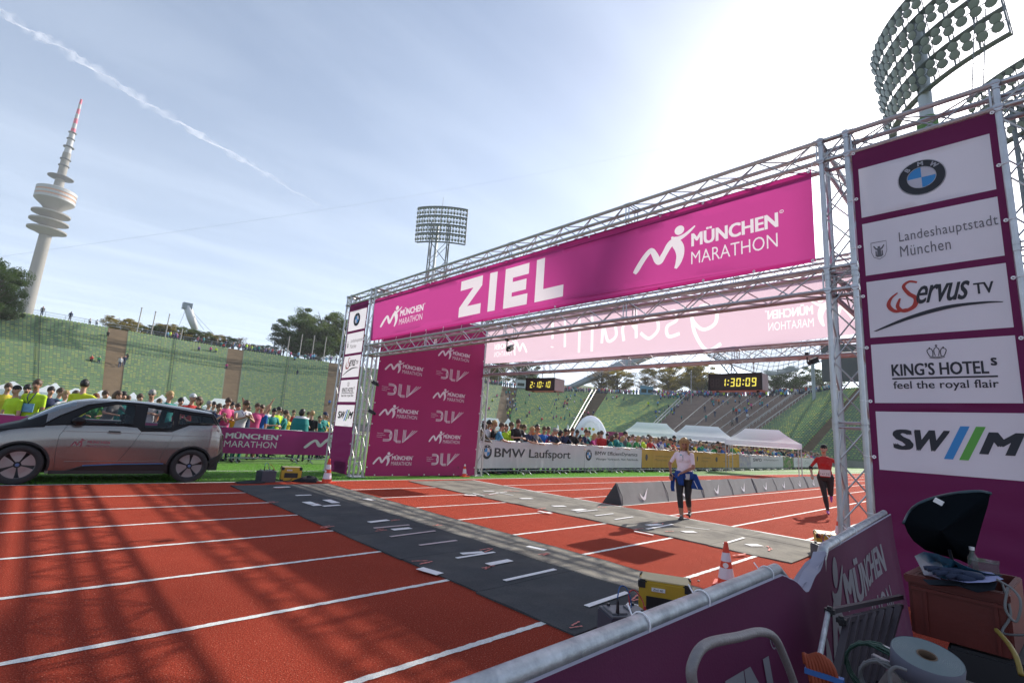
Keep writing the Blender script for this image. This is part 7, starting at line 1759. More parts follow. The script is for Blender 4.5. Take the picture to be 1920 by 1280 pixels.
make_tpl('stand', hands=((-.24, .04, .80), (.24, .06, .80)), head=(0, .3), vox=V_)
make_tpl('clasp', lean=.08, hands=((-.04, .27, 1.15), (.04, .28, 1.17)), elbow=((-1, -.3, -.6), (1, -.3, -.6)), head=(.2, -.3), vox=V_)
make_tpl('clap', lean=.22, hip=(0, -.05, .93), hands=((-.05, .30, 1.28), (.03, .31, 1.26)), elbow=((-.9, -.1, -.8), (1, .1, -.7)), head=(.3, .2), sleeve=.1, vox=V_)
make_tpl('raise', hands=((-.42, .10, 1.92), (.50, .10, 1.78)), elbow=((-1, 0, -.3), (1, 0, -.3)), head=(-.1, .1), sleeve=.12, shorts=True, vox=V_)
make_tpl('phone', lean=.06, hands=((-.03, .26, 1.50), (.06, .27, 1.47)), elbow=((-1, 0, -.8), (1, 0, -.8)), head=(-.05, 0), vox=V_)
make_tpl('fstand', H=1.67, fem=True, hands=((-.14, .20, 1.05), (.12, .22, 1.08)), elbow=((-1, -.4, -.4), (1, -.4, -.4)), head=(.15, -.4), vox=V_)
make_tpl('flean', H=1.68, fem=True, lean=.36, hip=(0, -.14, .92), hands=((-.14, .36, 1.12), (.12, .36, 1.12)), elbow=((-1, 0, -.6), (1, 0, -.6)), head=(.05, .25), vox=V_)
make_tpl('fchin', H=1.70, fem=True, lean=.40, hip=(0, -.18, .92), hands=((-.03, .33, 1.38), (.06, .34, 1.36)), elbow=((-.6, .3, -1), (.6, .3, -1)), head=(-.1, -.2), sleeve=.12, vox=V_)
make_tpl('reach', lean=.05, hands=((-.24, .05, .82), (.62, .22, 1.30)), elbow=((-.6, -1, -.2), (.2, -.6, -1)), head=(-.05, .3), vox=V_)
make_tpl('walk', lean=.05, hands=((-.25, .18, .92), (.25, -.16, .85)), feet=((-.08, .30, .02), (.10, -.28, .06)), head=(0, .2), shorts=True, vox=V_)
make_tpl('long_sleeve', lean=.28, hip=(0, -.10, .92), hands=((-.10, .33, 1.11), (.12, .34, 1.10)), elbow=((-1, -.2, -.5), (1, -.2, -.5)), head=(.12, -.35), sleeve=.98, vox=V_)
used_labels = set()
def person(label, tpl, x, y, rz, shirt, hair='brown', style='short', skin=0, pants='navy', sc=1.0, z=0, grp=None, shoes=None, extra=None):
    if label in used_labels: print('DUP LABEL', label)
    used_labels.add(label)
    body, hs_, hc, Rh, s = TPL[tpl]; t = thing('person', label, 'person', (x, y, z), rz=rz, group=grp); t.scale = (sc, sc, sc)
    b = link('body', body, t)
    for i, m_ in enumerate((SKIN[skin], CL[shirt], CL[pants], shoes or m_shoe)): b.material_slots[i].link = 'OBJECT'; b.material_slots[i].material = m_
    if style != 'bald':
        h = link('hair' if style != 'cap' else 'cap', hs_[style], t); h.material_slots[0].link = 'OBJECT'; h.material_slots[0].material = HAIR[hair] if style != 'cap' else CL[hair]
    return t
# ---- spectators behind the right barriers (x, height row, look) -----------------
SC = 1.12
def behind_R(px, off): 
    u = plG.uz_of(px, 850)[0]
    p = plG.o+plG.ux*u-plG.n*off; return p
GR = 'spectators behind the right barriers'
def pr(px, off, tpl, shirt, hair, style, label, skin=0, turn=0, sc=SC, pants='navy'):
    # a person at distance off behind the fence, seen in picture column px
    d = Vector(ray(px, 820)); n = plG.n; o = plG.o-n*off; c = Vector((0, 0, CH)); tt = (o-c).dot(n)/d.dot(n); p = c+d*tt
    return person(label, tpl, p.x, p.y, math.pi+ANGR+turn, shirt, hair, style, skin, pants, sc*rng.uniform(.98, 1.02), 0, GR)
front = [
 (884, .5, 'stand', 'blue', 'brown', 'short', 'spectator in blue half hidden by the rear gantry column', 0, .3), (899, .35, 'lean2', 'khaki', 'dark', 'short', 'dark skinned spectator in a khaki shirt leaning on the first barrier', 2, .2, 1.06),
 (911, .7, 'clasp', 'white', 'dark', 'short', 'spectator in white between the khaki shirt and the fair haired one', 1, .4), (925, .55, 'stand', 'black', 'blond', 'short', 'fair haired spectator in a black vest left of the bright blue shirt', 0, .7),
 (934, .35, 'lean', 'skyblue', 'brown', 'short', 'bearded spectator in a bright blue shirt leaning on the rail', 0, .8), (948, .6, 'fstand', 'lime', 'brown', 'bob', 'woman in a lime shirt with brown hair facing the bright blue shirt', 0, -.6), (957, 1.1, 'stand', 'lime', 'brown', 'short', 'spectator in lime behind the woman in lime', 0, .2),
 (968, .4, 'clasp', 'black', 'brown', 'short', 'tall man in a black shirt with a medal above the word Lauf', 0, -.3, 1.19), (981, 1.0, 'stand', 'white', 'brown', 'short', 'spectator in a white hooded top behind two leaning men', 0, .1), (990, .35, 'lean2', 'navy', 'blond', 'short', 'smiling fair man in a navy shirt leaning far over the rail', 0, 0),
 (1003, .38, 'lean', 'grey', 'red', 'short', 'red haired man in a grey shirt leaning on the rail', 0, .1), (1006, 1.0, 'stand', 'orange', 'dark', 'short', 'dark haired man in orange standing behind the red haired one', 1, -.2, 1.17), (1017, .5, 'long_sleeve', 'blue', 'brown', 'short', 'man in a blue and black jacket with folded arms', 0, -.2, 1.15),
 (1026, 1.2, 'phone', 'pink', 'brown', 'short', 'spectator in pink behind the blue jacket', 0, 0), (1035, .35, 'lean2', 'navy', 'grey', 'short', 'grey haired man in a navy and white shirt bending over the rail', 0, -.4), (1047, .5, 'flean', 'black', 'dark', 'bob', 'curly dark haired woman in black beside the grey haired man', 0, .6),
 (1057, .5, 'lean', 'navy', 'dark', 'short', 'dark haired man in navy left of the black jackets', 1, -.2), (1071, .45, 'long_sleeve', 'black', 'brown', 'short', 'first man in a black jacket leaning on the rail', 0, -.4, 1.17), (1079, .6, 'long_sleeve', 'black', 'dark', 'short', 'second man in a black jacket close behind the first', 1, -.1),
 (1086, .4, 'flean', 'black', 'dark', 'short', 'small dark haired youngster in black beside the black jackets', 0, -.5, 1.03), (1095, .6, 'lean', 'navy', 'brown', 'short', 'man in navy holding a cup left of the woman in magenta', 0, 0, 1.15), (1111, .4, 'flean', 'magenta', 'blond', 'long', 'blond woman in a magenta long top left of the red shirt', 0, .4),
 (1128, .6, 'stand', 'red', 'brown', 'short', 'man in a red shirt seen from behind', 0, 2.6, 1.12), (1145, .4, 'flean', 'teal', 'brown', 'long', 'long haired woman in teal right of the red shirt', 0, .5), (1156, .7, 'stand', 'teal', 'brown', 'bob', 'woman in teal with short brown hair behind the long haired one', 0, 0),
 (1164, .35, 'flean', 'teal', 'blond', 'bob', 'fair haired woman in teal leaning at the end of the white banner', 0, .2), (1172, .9, 'stand', 'grey', 'dark', 'short', 'dark haired man in grey towering over the teal women', 0, 0, 1.18), (1179, .4, 'fstand', 'green', 'brown', 'bob', 'woman in green right of the fair haired woman in teal', 0, .2),
 (1193, .4, 'flean', 'green', 'blond', 'long', 'blond woman in a green top above the slogan end', 0, 0, 1.16), (1206, .5, 'stand', 'lime', 'grey', 'short', 'grey haired man in lime at the joint of white and yellow banners', 0, .2), (1218, .4, 'lean', 'red', 'red', 'bob', 'person in red with reddish hair behind the first yellow banner', 0, -.2),
 (1226, .5, 'lean', 'white', 'blond', 'short', 'fair child in white right of the one in red', 0, .1), (1234, .9, 'stand', 'purple', 'brown', 'short', 'person in purple behind the fair child', 0, 0), (1241, .4, 'lean', 'white', 'brown', 'short', 'person in white holding something orange left of the woman walking', 0, .2), (1252, .4, 'clap', 'green', 'dark', 'short', 'youngster in green directly left of the walking woman', 1, .2)]
for r in front:
    px, off, tpl, sh, ha, st, lb = r[:7]; pr(px, off, tpl, sh, ha, st, lb, *r[7:8], *(r[8:9] or ()), **({'sc': r[9]} if len(r) > 9 else {}))
# the rest of the long row, generated: labelled by clothing, pose and the banner they stand behind
zones = [(1253, 1303, 'behind yellow banner by the walking woman'), (1303, 1336, 'behind yellow banner with dark crest'), (1336, 1386, 'behind the last yellow banner'), (1386, 1410, 'behind the narrow photo banner'), (1410, 1470, 'behind pale banner with round logo'), (1470, 1490, 'behind the green photo banner'), (1490, 1562, 'behind banner with three sketches')]
pose_w = {'lean': 'leaning on the rail', 'lean2': 'bending low over the rail', 'stand': 'standing upright', 'clasp': 'with clasped hands', 'clap': 'clapping', 'phone': 'holding up a phone', 'fstand': 'standing with hands together', 'flean': 'resting on the rail', 'long_sleeve': 'in long sleeves leaning on the rail'}
row_w = ['in the front row', 'in the second row', 'at the back']
shw_ = ['teal']*5+['green']*3+['lime']*2+['white']*2+['navy']*2+['black']*2+['blue', 'red', 'pink', 'yellow', 'purple', 'grey', 'orange', 'skyblue']
combos = set(); count = 0
for row, (off, step) in enumerate(((.38, .74), (1.0, 1.15))):
    u = plG.uz_of(1258, 850)[0]-row*1.2; uend = plG.uz_of(1553, 850)[0]
    while u < uend:
        p = plG.o+plG.ux*u-plG.n*(off+rng.uniform(-.08, .15)); d = np.array([p.x, p.y, .2]); z_ = d @ _f; px = 960+CF*(d @ CR)/z_
        zn = next((z for a, b, z in zones if a <= px < b), zones[0][2] if px < 1253 else zones[-1][2])
        if px < 1190: u += step; continue
        if px < 1255: zn = 'above the first yellow banner'
        for _ in range(60):
            tpl = rng.choice(['lean', 'lean', 'lean2', 'flean', 'long_sleeve', 'clap'] if row == 0 else ['stand', 'stand', 'clasp', 'phone', 'fstand']); fem = tpl[0] == 'f'
            sh = rng.choice(shw_); ha = rng.choice(['blond', 'brown', 'brown', 'dark', 'grey', 'red']); st = rng.choice(['long', 'bob']) if fem else 'short'
            key = (tpl, sh, ha, zn, row)
            if key not in combos: break
        combos.add(key); count += 1
        hw_ = {'blond': 'fair', 'brown': 'brown', 'dark': 'dark', 'grey': 'grey', 'red': 'reddish'}[ha]
        lb = '%s haired person in %s %s %s' % (hw_, sh, {'lean': 'leaning', 'lean2': 'bending low', 'stand': 'standing back', 'clasp': 'hands clasped, back', 'clap': 'clapping', 'phone': 'with phone raised', 'fstand': 'hands joined, back', 'flean': 'resting elbows', 'long_sleeve': 'long sleeved, leaning'}[tpl], zn)
        person(lb, tpl, p.x, p.y, math.pi+ANGR+rng.uniform(-.6, .6), sh, ha, st, rng.choice([0, 0, 0, 1]), rng.choice(['navy', 'black', 'denim', 'grey']), SC*rng.uniform(.90, 1.08)+row*.03, 0, GR)
        u += step*rng.uniform(.85, 1.25)*(1 if px < 1440 else 1.5)
print('right crowd generated', count)
# second and third rows behind the named ones at the left end
for i, (px, off, sh, ha, lb) in enumerate([(906, 1.3, 'teal', 'dark', 'spectator in teal peeping between the khaki and white shirts'), (920, 1.5, 'red', 'dark', 'spectator in red behind the fair haired one'), (941, 1.4, 'green', 'brown', 'spectator in green behind the bright blue shirt'), (976, 1.6, 'skyblue', 'brown', 'spectator in pale blue behind the tall man in black'),
       (997, 1.7, 'teal', 'brown', 'spectator in teal between the navy and grey shirts, back row'), (1041, 1.4, 'orange', 'brown', 'spectator in orange behind the grey haired man'), (1064, 1.5, 'white', 'brown', 'spectator in white between the navy man and black jackets'), (1103, 1.5, 'teal', 'dark', 'spectator in teal behind the gap left of the magenta top'),
       (1120, 1.3, 'pink', 'brown', 'spectator in pink between magenta and red'), (1137, 1.4, 'black', 'dark', 'dark haired spectator in black right of the red shirt, back row'), (1151, 1.6, 'lime', 'brown', 'spectator in lime behind the long haired woman'), (1186, 1.5, 'white', 'brown', 'spectator in white between the two women in green'), (1212, 1.4, 'teal', 'grey', 'grey haired spectator in teal behind the man in lime'), (1247, 1.4, 'pink', 'brown', 'spectator in pink behind the youngster in green')]):
    pr(px, off, rng.choice(['stand', 'clasp', 'phone']), sh, ha, 'short', lb, 0, rng.uniform(-.5, .5))
# ---- spectators behind the left barriers ---------------------------
GL = 'spectators behind the left barriers'
def pl_(px, Y, tpl, shirt, hair, style, label, skin=0, turn=0, sc=SC, pants='navy', z=0):
    p = at_y(px, 745, Y); return person(label, tpl, p.x, p.y, math.pi+turn, shirt, hair, style, skin, pants, sc, z, GL)
bib_m = M('bib_print', (.16, .34, .50), .7, var=.2, vscale=12)
pc = pl_(28, 18.35, 'stand', 'lime', 'black', 'cap', 'spectator in lime with a dark cap at the left edge', 0, -.9, 1.06); pb = pl_(64, 18.3, 'stand', 'lime', 'brown', 'short', 'bearded man in a lime shirt with a medal ribbon and bib', 1, -.55, 1.17)
for par in (pb,):
    MB().box((0, .135, 1.13), (.24, .012, .19)).build('race_bib', bib_m, par); MB().tube([(-.07, .06, 1.50), (-.05, .13, 1.36), (0, .142, 1.22), (.05, .13, 1.36), (.07, .06, 1.50)], .010, 4).build('medal_ribbon', CL['navy'], par)
pl_(152, 18.4, 'reach', 'lime', 'dark', 'short', 'tall man in yellow green seen from behind, arm stretched out left', 0, 2.7, 1.24).children[0].material_slots[1].material = cloth_m('yellowgreen', (.50, .55, .02))
L_list = [(92, 21, 'stand', 'navy', 'dark', 'short', 'distant spectator in navy between the two lime shirts', 0), (110, 22, 'stand', 'teal', 'brown', 'short', 'distant small spectator in teal left of the tall lime man', .4), (122, 20.5, 'fstand', 'white', 'blond', 'bob', 'fair woman in white just left of the tall lime man', .6), (10, 21.5, 'stand', 'yellow', 'brown', 'short', 'spectator in yellow at the very left edge', 0), (46, 20.5, 'clasp', 'khaki', 'dark', 'short', 'spectator in khaki left of the bearded man', .3),
 (178, 19.2, 'flean', 'green', 'red', 'bob', 'spectator seen through the first car window in green', 0), (196, 20, 'stand', 'lime', 'brown', 'short', 'spectator in lime seen through the front car window', 0), (214, 18.5, 'flean', 'grey', 'brown', 'long', 'long haired woman in grey behind the front car window', .5), (230, 19.3, 'stand', 'teal', 'dark', 'short', 'spectator in teal behind the car door pillar', 0),
 (284, 18.4, 'clasp', 'white', 'grey', 'short', 'man with dark sunglasses above the car roof', 0), (317, 18.5, 'stand', 'teal', 'blond', 'short', 'fair young man looking over the rear car roof', .3), (361, 18.9, 'stand', 'red', 'white', 'cap', 'person in a white cap and red top above the rear window', .2), (376, 18.3, 'fstand', 'black', 'brown', 'bob', 'brown haired woman looking over the rear of the car', -.5),
 (262, 20.5, 'stand', 'skyblue', 'brown', 'short', 'distant head between the two car windows', 0), (340, 21, 'stand', 'pink', 'dark', 'short', 'distant spectator in pink above the rear quarter window', 0), (394, 22, 'stand', 'navy', 'grey', 'short', 'small distant man in navy right of the brown haired woman', 0), (403, 23, 'stand', 'blue', 'dark', 'short', 'small distant spectator in blue behind the chin resting woman', 0)]
for px, Y, tp, sh, ha, st, lb, tn in L_list: pl_(px, Y, tp, sh, ha, st, lb, 0, tn, SC*(1.06 if Y < 19 else 1.0))
sg = [o for o in scene.objects if o.get('label') == 'man with dark sunglasses above the car roof'][0]
hc_ = TPL['clasp'][2]; Rh_ = TPL['clasp'][3]
for sx in (-1, 1):
    mb = MB(); ell_geo(mb, hc_+Rh_ @ Vector((.032*sx, .080, .010)), .026, .012, .018, Rh_, 10, 6); mb.build('sunglasses', m_black, sg, smooth=True)
pl_(412, 18.15, 'fchin', 'navy', 'brown', 'short', 'woman in a navy top resting her chin on her hands', 0, .35, 1.10); pl_(427, 18.6, 'clasp', 'pink', 'brown', 'short', 'tall smiling man in pink behind the chin resting woman', 0, .3, 1.17); pl_(437, 20.5, 'phone', 'white', 'dark', 'short', 'distant spectator in white holding a phone', 0, .2)
v_ = pl_(459, 18.15, 'clap', 'white', 'brown', 'short', 'runner in a white singlet clapping over the magenta banner', 1, .15, 1.16, 'teal'); MB().tube([(-.06, .10, 1.42), (0, .25, 1.24), (.06, .10, 1.42)], .010, 4).build('medal_ribbon', CL['purple'], v_)
v_ = pl_(449, 18.9, 'stand', 'yellow', 'brown', 'short', 'spectator in yellow behind the clapping runner', 0, 0, 1.08); pl_(486, 19.2, 'raise', 'pink', 'brown', 'short', 'bald runner in a pale red singlet with both arms raised', 0, .1, 1.12, 'white')
pl_(495, 19.4, 'stand', 'blue', 'brown', 'short', 'man in a blue shirt beside the runner with raised arms', 0, -.9, 1.10); pl_(506, 20.5, 'stand', 'white', 'blond', 'short', 'fair man in white between the two in blue', 0, .2); pl_(516, 19.6, 'clasp', 'teal', 'dark', 'short', 'dark haired man in a teal and white jacket looking down', 0, .3, 1.06)
pl_(525, 22, 'walk', 'lime', 'dark', 'short', 'small distant runner in lime and green', 0, .5, SC, 'green'); pl_(539, 20.2, 'walk', 'teal', 'brown', 'short', 'person in a teal shirt and shorts walking on the turf', 0, 1.2, 1.04, 'black'); pl_(547, 24, 'fstand', 'yellow', 'blond', 'bob', 'small distant fair woman in yellow', 0, 0, 1)
f_ = pl_(570, 18.6, 'fstand', 'white', 'dark', 'bob', 'person with black hair wrapped in a green and white cloth', 1, 2.5, 1.13)
mb = MB(); n = 16; V = []
for j, (z, rr) in enumerate(((1.45, .13), (1.38, .22), (1.2, .27), (1.0, .27), (.85, .25))):
    for i in range(n+1): a = -2.6+5.2*i/n-math.pi/2; V.append((rr*math.cos(a)*(1+.05*math.sin(i*2)), .01+rr*.72*math.sin(a), z))
for j in range(4):
    mb.add(V[j*(n+1):(j+2)*(n+1)], [(i, i+1, n+2+i, n+1+i) for i in range(n)], 0 if j == 0 else 1)
mb.build('cape', [CL['white'], CL['teal']], f_, smooth=True)
pl_(590, 18.7, 'stand', 'black', 'blond', 'short', 'fair man in a black T-shirt with red lettering seen from behind', 0, 2.9, 1.06); MB()
pl_(611, 20.4, 'clasp', 'teal', 'navy', 'cap', 'person in teal with a dark blue cap beside the left tower', 0, .5, 1.08); pl_(606, 19.8, 'fstand', 'teal', 'brown', 'bob', 'woman in teal at the left edge of the tower', 0, -.3, 1.02); pl_(616, 20.8, 'stand', 'yellow', 'brown', 'short', 'person with a yellow sash nearest the left tower', 0, .3, 1.04)
for i, (x, Y) in enumerate(((470, 26), (533, 27), (555, 26), (583, 28), (425, 27), (240, 25), (300, 26), (140, 24))):
    sh = ['navy', 'green', 'red', 'white', 'skyblue', 'green', 'orange', 'lime'][i]; pl_(x, Y, 'stand', sh, 'brown', 'short', 'far spectator in %s standing deep on the infield %s' % (sh, ['above the clapping runner', 'behind the teal walker', 'left of the wrapped person', 'behind the black T-shirt', 'behind the pink top', 'behind the front window', 'behind the fair young man', 'behind the lime man'][i]), 0, rng.uniform(-1, 1))

# ---- walking woman -----------------------------------------------------------
wp = gp(1283, 974); FA = R(196)
body, hc, Rh, s = human('body', H=1.685, fem=True, lean=.10, hip=(0, .0, .925), hands=((-.02, .25, 1.0), (.27, .10, .93)), elbow=((-1.3, -.45, -.3), (1, -.8, -.2)), feet=((-.07, -.24, .07), (.03, .14, .0)), toe=((-.15, 1, -.25), (.05, 1, 0)), head=(.42, .22), sleeve=.40, legs=.42, vox=.0088, fingers=True, belly=.018, bulk=1.16, knees=[(0, 1, .1), (.1, 1, .1)])
w = thing('person', 'blond woman in pale pink polo with blue jacket round her waist walking on the mat', 'person', (wp.x, wp.y, .018), rz=FA-R(90))
b = link('body', body, w); polo = cloth_m('pale_pink', (.78, .68, .73)); m_tight = M('tights_black', (.012, .012, .015), .7)
for i, m_ in enumerate((SKIN[1], polo, m_tight, m_shoe, m_feat)): b.material_slots[i].link = 'OBJECT'; b.material_slots[i].material = m_
h = link('hair', hair_mesh('long', hc, Rh, s, 5), w); h.material_slots[0].link = 'OBJECT'; h.material_slots[0].material = HAIR['blond']
mb = MB(); 
for i in range(12):
    a = -2.3+i*.32; q = hc+Rh @ Vector((.085*math.sin(a), -.075*math.cos(a)-.01, -.03)); mb.tube(smooth([hc+Rh @ Vector((.05*math.sin(a), -.04*math.cos(a), .10)), q+Rh @ Vector((.01*math.sin(a), -.01, .03)), q+Vector((.018*math.sin(a*3), -.012, -.10)), q+Vector((.03*math.sin(a), -.02, -.19-.02*math.sin(i*2)))], 4), [.016]*8+[.013]*4+[.005], 6)
mb.build('hair_strand', HAIR['blond'], w, smooth=True)
fc = lambda x, y, z: hc+Rh @ Vector((x*s, y*s, z*s))
for sx in (-1, 1):
    mb = MB(); ell_geo(mb, fc(.028*sx, .083, .010), .009, .006, .006, Rh, 8, 6); mb.build('eye', m_feat, w, smooth=True)
    MB().tube([fc(.015*sx, .092, .026), fc(.028*sx, .091, .030), fc(.042*sx, .082, .026)], .003, 5).build('eyebrow', HAIR['brown'], w)
MB().tube([fc(-.018, .093, -.062), fc(0, .097, -.060), fc(.018, .093, -.062)], .004, 6).build('lips', M('lips', (.35, .12, .10), .5), w)
# collar, zip, jacket round the waist
R_l = Matrix.Rotation(-.10, 3, 'X'); bp = lambda x, y, z: Vector((0, 0, .925*s))+R_l @ (Vector((x, y, z))*s)
mb = MB(); n = 14
cpts = [(.075*math.sin(2*math.pi*i/n), -.012+.070*math.cos(2*math.pi*i/n), .505) for i in range(n+1) if i not in (0, n)]
V = [];
for x, y, z in cpts: V += [bp(x, y, z), bp(x*1.15, y*1.12-.0, z+.035), bp(x*1.35, y*1.3, z-.005)]
mb.add(V, [(3*i+k, 3*i+3+k, 3*i+4+k, 3*i+1+k) for i in range(len(cpts)-1) for k in range(2)]); mb.build('collar', polo, w, smooth=True)
MB().add([bp(.015, .135, .36), bp(.075, .105, .44), bp(.045, .10, .475), bp(.0, .13, .41)], [(0, 1, 2, 3)]).build('collar_lining', M('turquoise', (.05, .42, .48), .7), w); MB().tube([bp(0, .152, .33), bp(0, .125, .46)], .004, 5).build('zip', M('zip_dark', (.04, .04, .05), .5), w)
jb = cloth_m('jacket_blue', (.010, .055, .26))
def drape(pts, name, mt=jb, fold=.012, k=5):
    V = []; n = len(pts)
    for i, (c, wx, z0, z1) in enumerate(pts): pass
rings = [(1.02, .18, .155), (.98, .20, .165), (.93, .21, .18), (.86, .215, .185)]; V = []; n = 28
for j, (z, rx, ry) in enumerate(rings):
    for i in range(n): a = 2*math.pi*i/n; f = 1+.05*math.sin(a*7+j)+.03*math.sin(a*13); V.append((rx*s*f*math.cos(a), ry*s*f*math.sin(a)+.01, z*s))
MB().add(V, [(j*n+i, j*n+(i+1) % n, (j+1)*n+(i+1) % n, (j+1)*n+i) for j in range(3) for i in range(n)]).build('jacket_waist', jb, w, smooth=True)
def flap(path, w0, w1, name, mt, th=.02):
    V = []; n = len(path); m_ = 6
    for i, (x, y, z) in enumerate(path):
        ww = w0+(w1-w0)*i/(n-1)
        for k in range(m_): f = k/(m_-1)-.5; V.append((x*s+ww*f, (y+.02*math.sin(k*2.2+i*.8))*s, z*s))
    b_ = len(V); V += [(a, c-th, d) for a, c, d in V]
    F = [(i*m_+k, i*m_+k+1, (i+1)*m_+k+1, (i+1)*m_+k) for i in range(n-1) for k in range(m_-1)]; F += [tuple(b_+q for q in reversed(f)) for f in F]
    for i in range(n-1): F += [(i*m_, (i+1)*m_, b_+(i+1)*m_, b_+i*m_), (i*m_+m_-1, b_+i*m_+m_-1, b_+(i+1)*m_+m_-1, (i+1)*m_+m_-1)]
    F.append(tuple((n-1)*m_+k for k in range(m_))+tuple(b_+(n-1)*m_+k for k in range(m_-1, -1, -1)))
    MB().add(V, F).build(name, mt, w, smooth=True)
flap([(.05, .18, 1.0), (.06, .20, .90), (.04, .21, .80), (.02, .21, .72)], .17, .10, 'jacket_front', jb); flap([(-.20, .04, .98), (-.235, .05, .86), (-.26, .06, .74), (-.285, .06, .66)], .12, .24, 'jacket_side', jb)
flap([(.22, .02, .96), (.245, .02, .80), (.25, .03, .64), (.235, .03, .56)], .10, .07, 'jacket_sleeve', jb); MB().tube([Vector((-.22, .125, .84))*s, Vector((-.30, .13, .68))*s], .006, 5).build('jacket_piping', m_tape, w)
flap([(-.09, .175, .97), (-.10, .19, .90), (-.10, .195, .85)], .10, .08, 'white_label', CL['white'], .01)
MB().box(Vector((.27, .13, .88))*s, (.05, .03, .10)).build('phone', m_black, w, bevel=.005)
for i, sx in enumerate((-1, 1)):   # socks and shoe soles
    f = Vector(((-.07, -.24, .07), (.03, .14, 0))[i])*s; MB().lathe([(.036, .085), (.038, .13), (.037, .15)], 14, c=f+Vector((0, -.01, 0))).build('sock', M('sock_grey', (.30, .28, .27), .8), w, smooth=True)
    MB().box(f+Vector((0, .055, .012)), (.085, .26, .022), rz=0).build('shoe_sole', M('sole_black', (.02, .02, .02), .7), w, bevel=.008); MB().box(f+Vector((0, .07, .085)), (.03, .06, .006)).build('shoe_lace', m_tape, w)
# ---- runner in red -----------------------------------------------------------
rp2 = gp(1551, 963)
body, hc, Rh, s = human('body', H=1.78, fem=True, lean=.10, hip=(0, 0, .95), hands=((-.30, -.05, 1.02), (.30, .20, .98)), elbow=((-1, -1.0, 0), (1, -1, -.1)), feet=((-.10, -.48, .42), (-.02, .05, .0)), toe=((0, .4, -1), (-.1, 1, -.05)), head=(-.08, -.1), sleeve=.44, vox=.0095, knees=[(0, 1, .15), (.0, 1, .1)], belly=.015, bulk=1.15)
r_ = thing('person', 'runner in a red shirt and black cap smiling beside the right gantry column', 'person', (rp2.x, rp2.y, .012), rz=R(192)-R(90))
b = link('body', body, r_)
for i, m_ in enumerate((SKIN[0], CL['red'], m_tight, M('shoe_purple', (.30, .03, .32), .6), m_feat)): b.material_slots[i].link = 'OBJECT'; b.material_slots[i].material = m_
h = link('cap', hair_mesh('cap', hc, Rh, s, 5), r_); h.material_slots[0].link = 'OBJECT'; h.material_slots[0].material = CL['black']
mb = MB(); mb.tube(smooth([hc+Rh @ Vector((.0, -.10, 0)), hc+Rh @ Vector((.05, -.16, -.05)), hc+Rh @ Vector((.08, -.17, -.13))]), .018, 7); mb.build('pony_tail', HAIR['blond'], r_, smooth=True)
fc = lambda x, y, z: hc+Rh @ Vector((x*s, y*s, z*s))
for sx in (-1, 1): mb = MB(); ell_geo(mb, fc(.028*sx, .083, .010), .008, .006, .005, Rh, 8, 6); mb.build('eye', m_feat, r_, smooth=True)
MB().tube([fc(-.024, .090, -.056), fc(0, .098, -.064), fc(.024, .090, -.056)], .004, 6).build('lips', m_tape, r_)
R_l = Matrix.Rotation(-.10, 3, 'X'); bp = lambda x, y, z: Vector((0, 0, .95*s))+R_l @ (Vector((x, y, z))*s)
MB().add([bp(-.13, .172, .03), bp(.12, .172, .03), bp(.125, .168, .20), bp(-.125, .168, .20)], [(0, 1, 2, 3)]).build('race_bib', CL['white'], r_)
tg_ = boxfit(text_geo('12732'), (-.10, .07), (.10, .145)); place_geo('bib_number', tg_, bp(0, .178, 0), Vector((-1, 0, 0)), Vector((0, .0, 1)), m_blackprint, r_, None, .004)
mb = MB(); 
for sx in (-1, 1): mb.add([bp(.012*sx, .118, .44), bp(.07*sx, .07, .50), bp(.085*sx, .02, .535), bp(.055*sx, .06, .46)], [(0, 1, 2, 3)])
for i_, p__ in enumerate((0, 1)): pass
mb.build('collar', CL['black'], r_)
S_ = bp(.165, -.005, .455); hd = Vector((.30, .20, .98))*s; E_, H2 = ik(S_, hd, .285*s, .255*s, (1, -1.0, -.1)); MB().tube([E_.lerp(H2, -.05), E_.lerp(H2, .35)], [.046, .043], 12).build('arm_sleeve', CL['black'], r_, smooth=True)

# ---- small figures on the stands and steps -------------------------------------
def tiny(kind):
    mb = MB()
    if kind == 'sit':
        ell_geo(mb, (0, 0, 1.0), .10, .11, .13, None, 8, 6); cap_geo(mb, (0, -.02, .78), (0, -.06, .45), .17, .17, 8)
        for sx in (-1, 1): cap_geo(mb, (.09*sx, 0, .42), (.10*sx, .42, .44), .09, .07, 6); cap_geo(mb, (.10*sx, .42, .44), (.10*sx, .45, .05), .065, .05, 6); cap_geo(mb, (.20*sx, -.02, .76), (.16*sx, .22, .50), .055, .045, 6)
    else:
        ell_geo(mb, (0, 0, 1.62), .10, .11, .13, None, 8, 6); cap_geo(mb, (0, 0, 1.38), (0, 0, 1.02), .18, .16, 8)
        w_ = .22 if kind == 'walk' else .0
        for i, sx in enumerate((-1, 1)): cap_geo(mb, (.09*sx, 0, .92), (.10*sx, w_*sx*.5, .48), .10, .07, 6); cap_geo(mb, (.10*sx, w_*sx*.5, .48), (.10*sx, w_*sx, .06), .07, .05, 6); cap_geo(mb, (.22*sx, 0, 1.40), (.26*sx, .10-w_*sx*.6, .95), .06, .045, 6)
    C = np.array([np.mean([mb.v[i] for i in f], axis=0) for f in mb.f]); zc = C[:, 2]
    if kind == 'sit': mi = np.where(zc > .90, 0, np.where((zc < .47) | ((C[:, 1] > .28)), 2, 1))
    else: mi = np.where(zc > 1.49, 0, np.where(zc < .93, 2, 1))
    mb.m = [int(k) for k in mi]; return mb.mesh('figure', [SKIN[0], CL['teal'], CL['navy']], True)
TN = {k: tiny(k) for k in ('sit', 'stand', 'walk')}
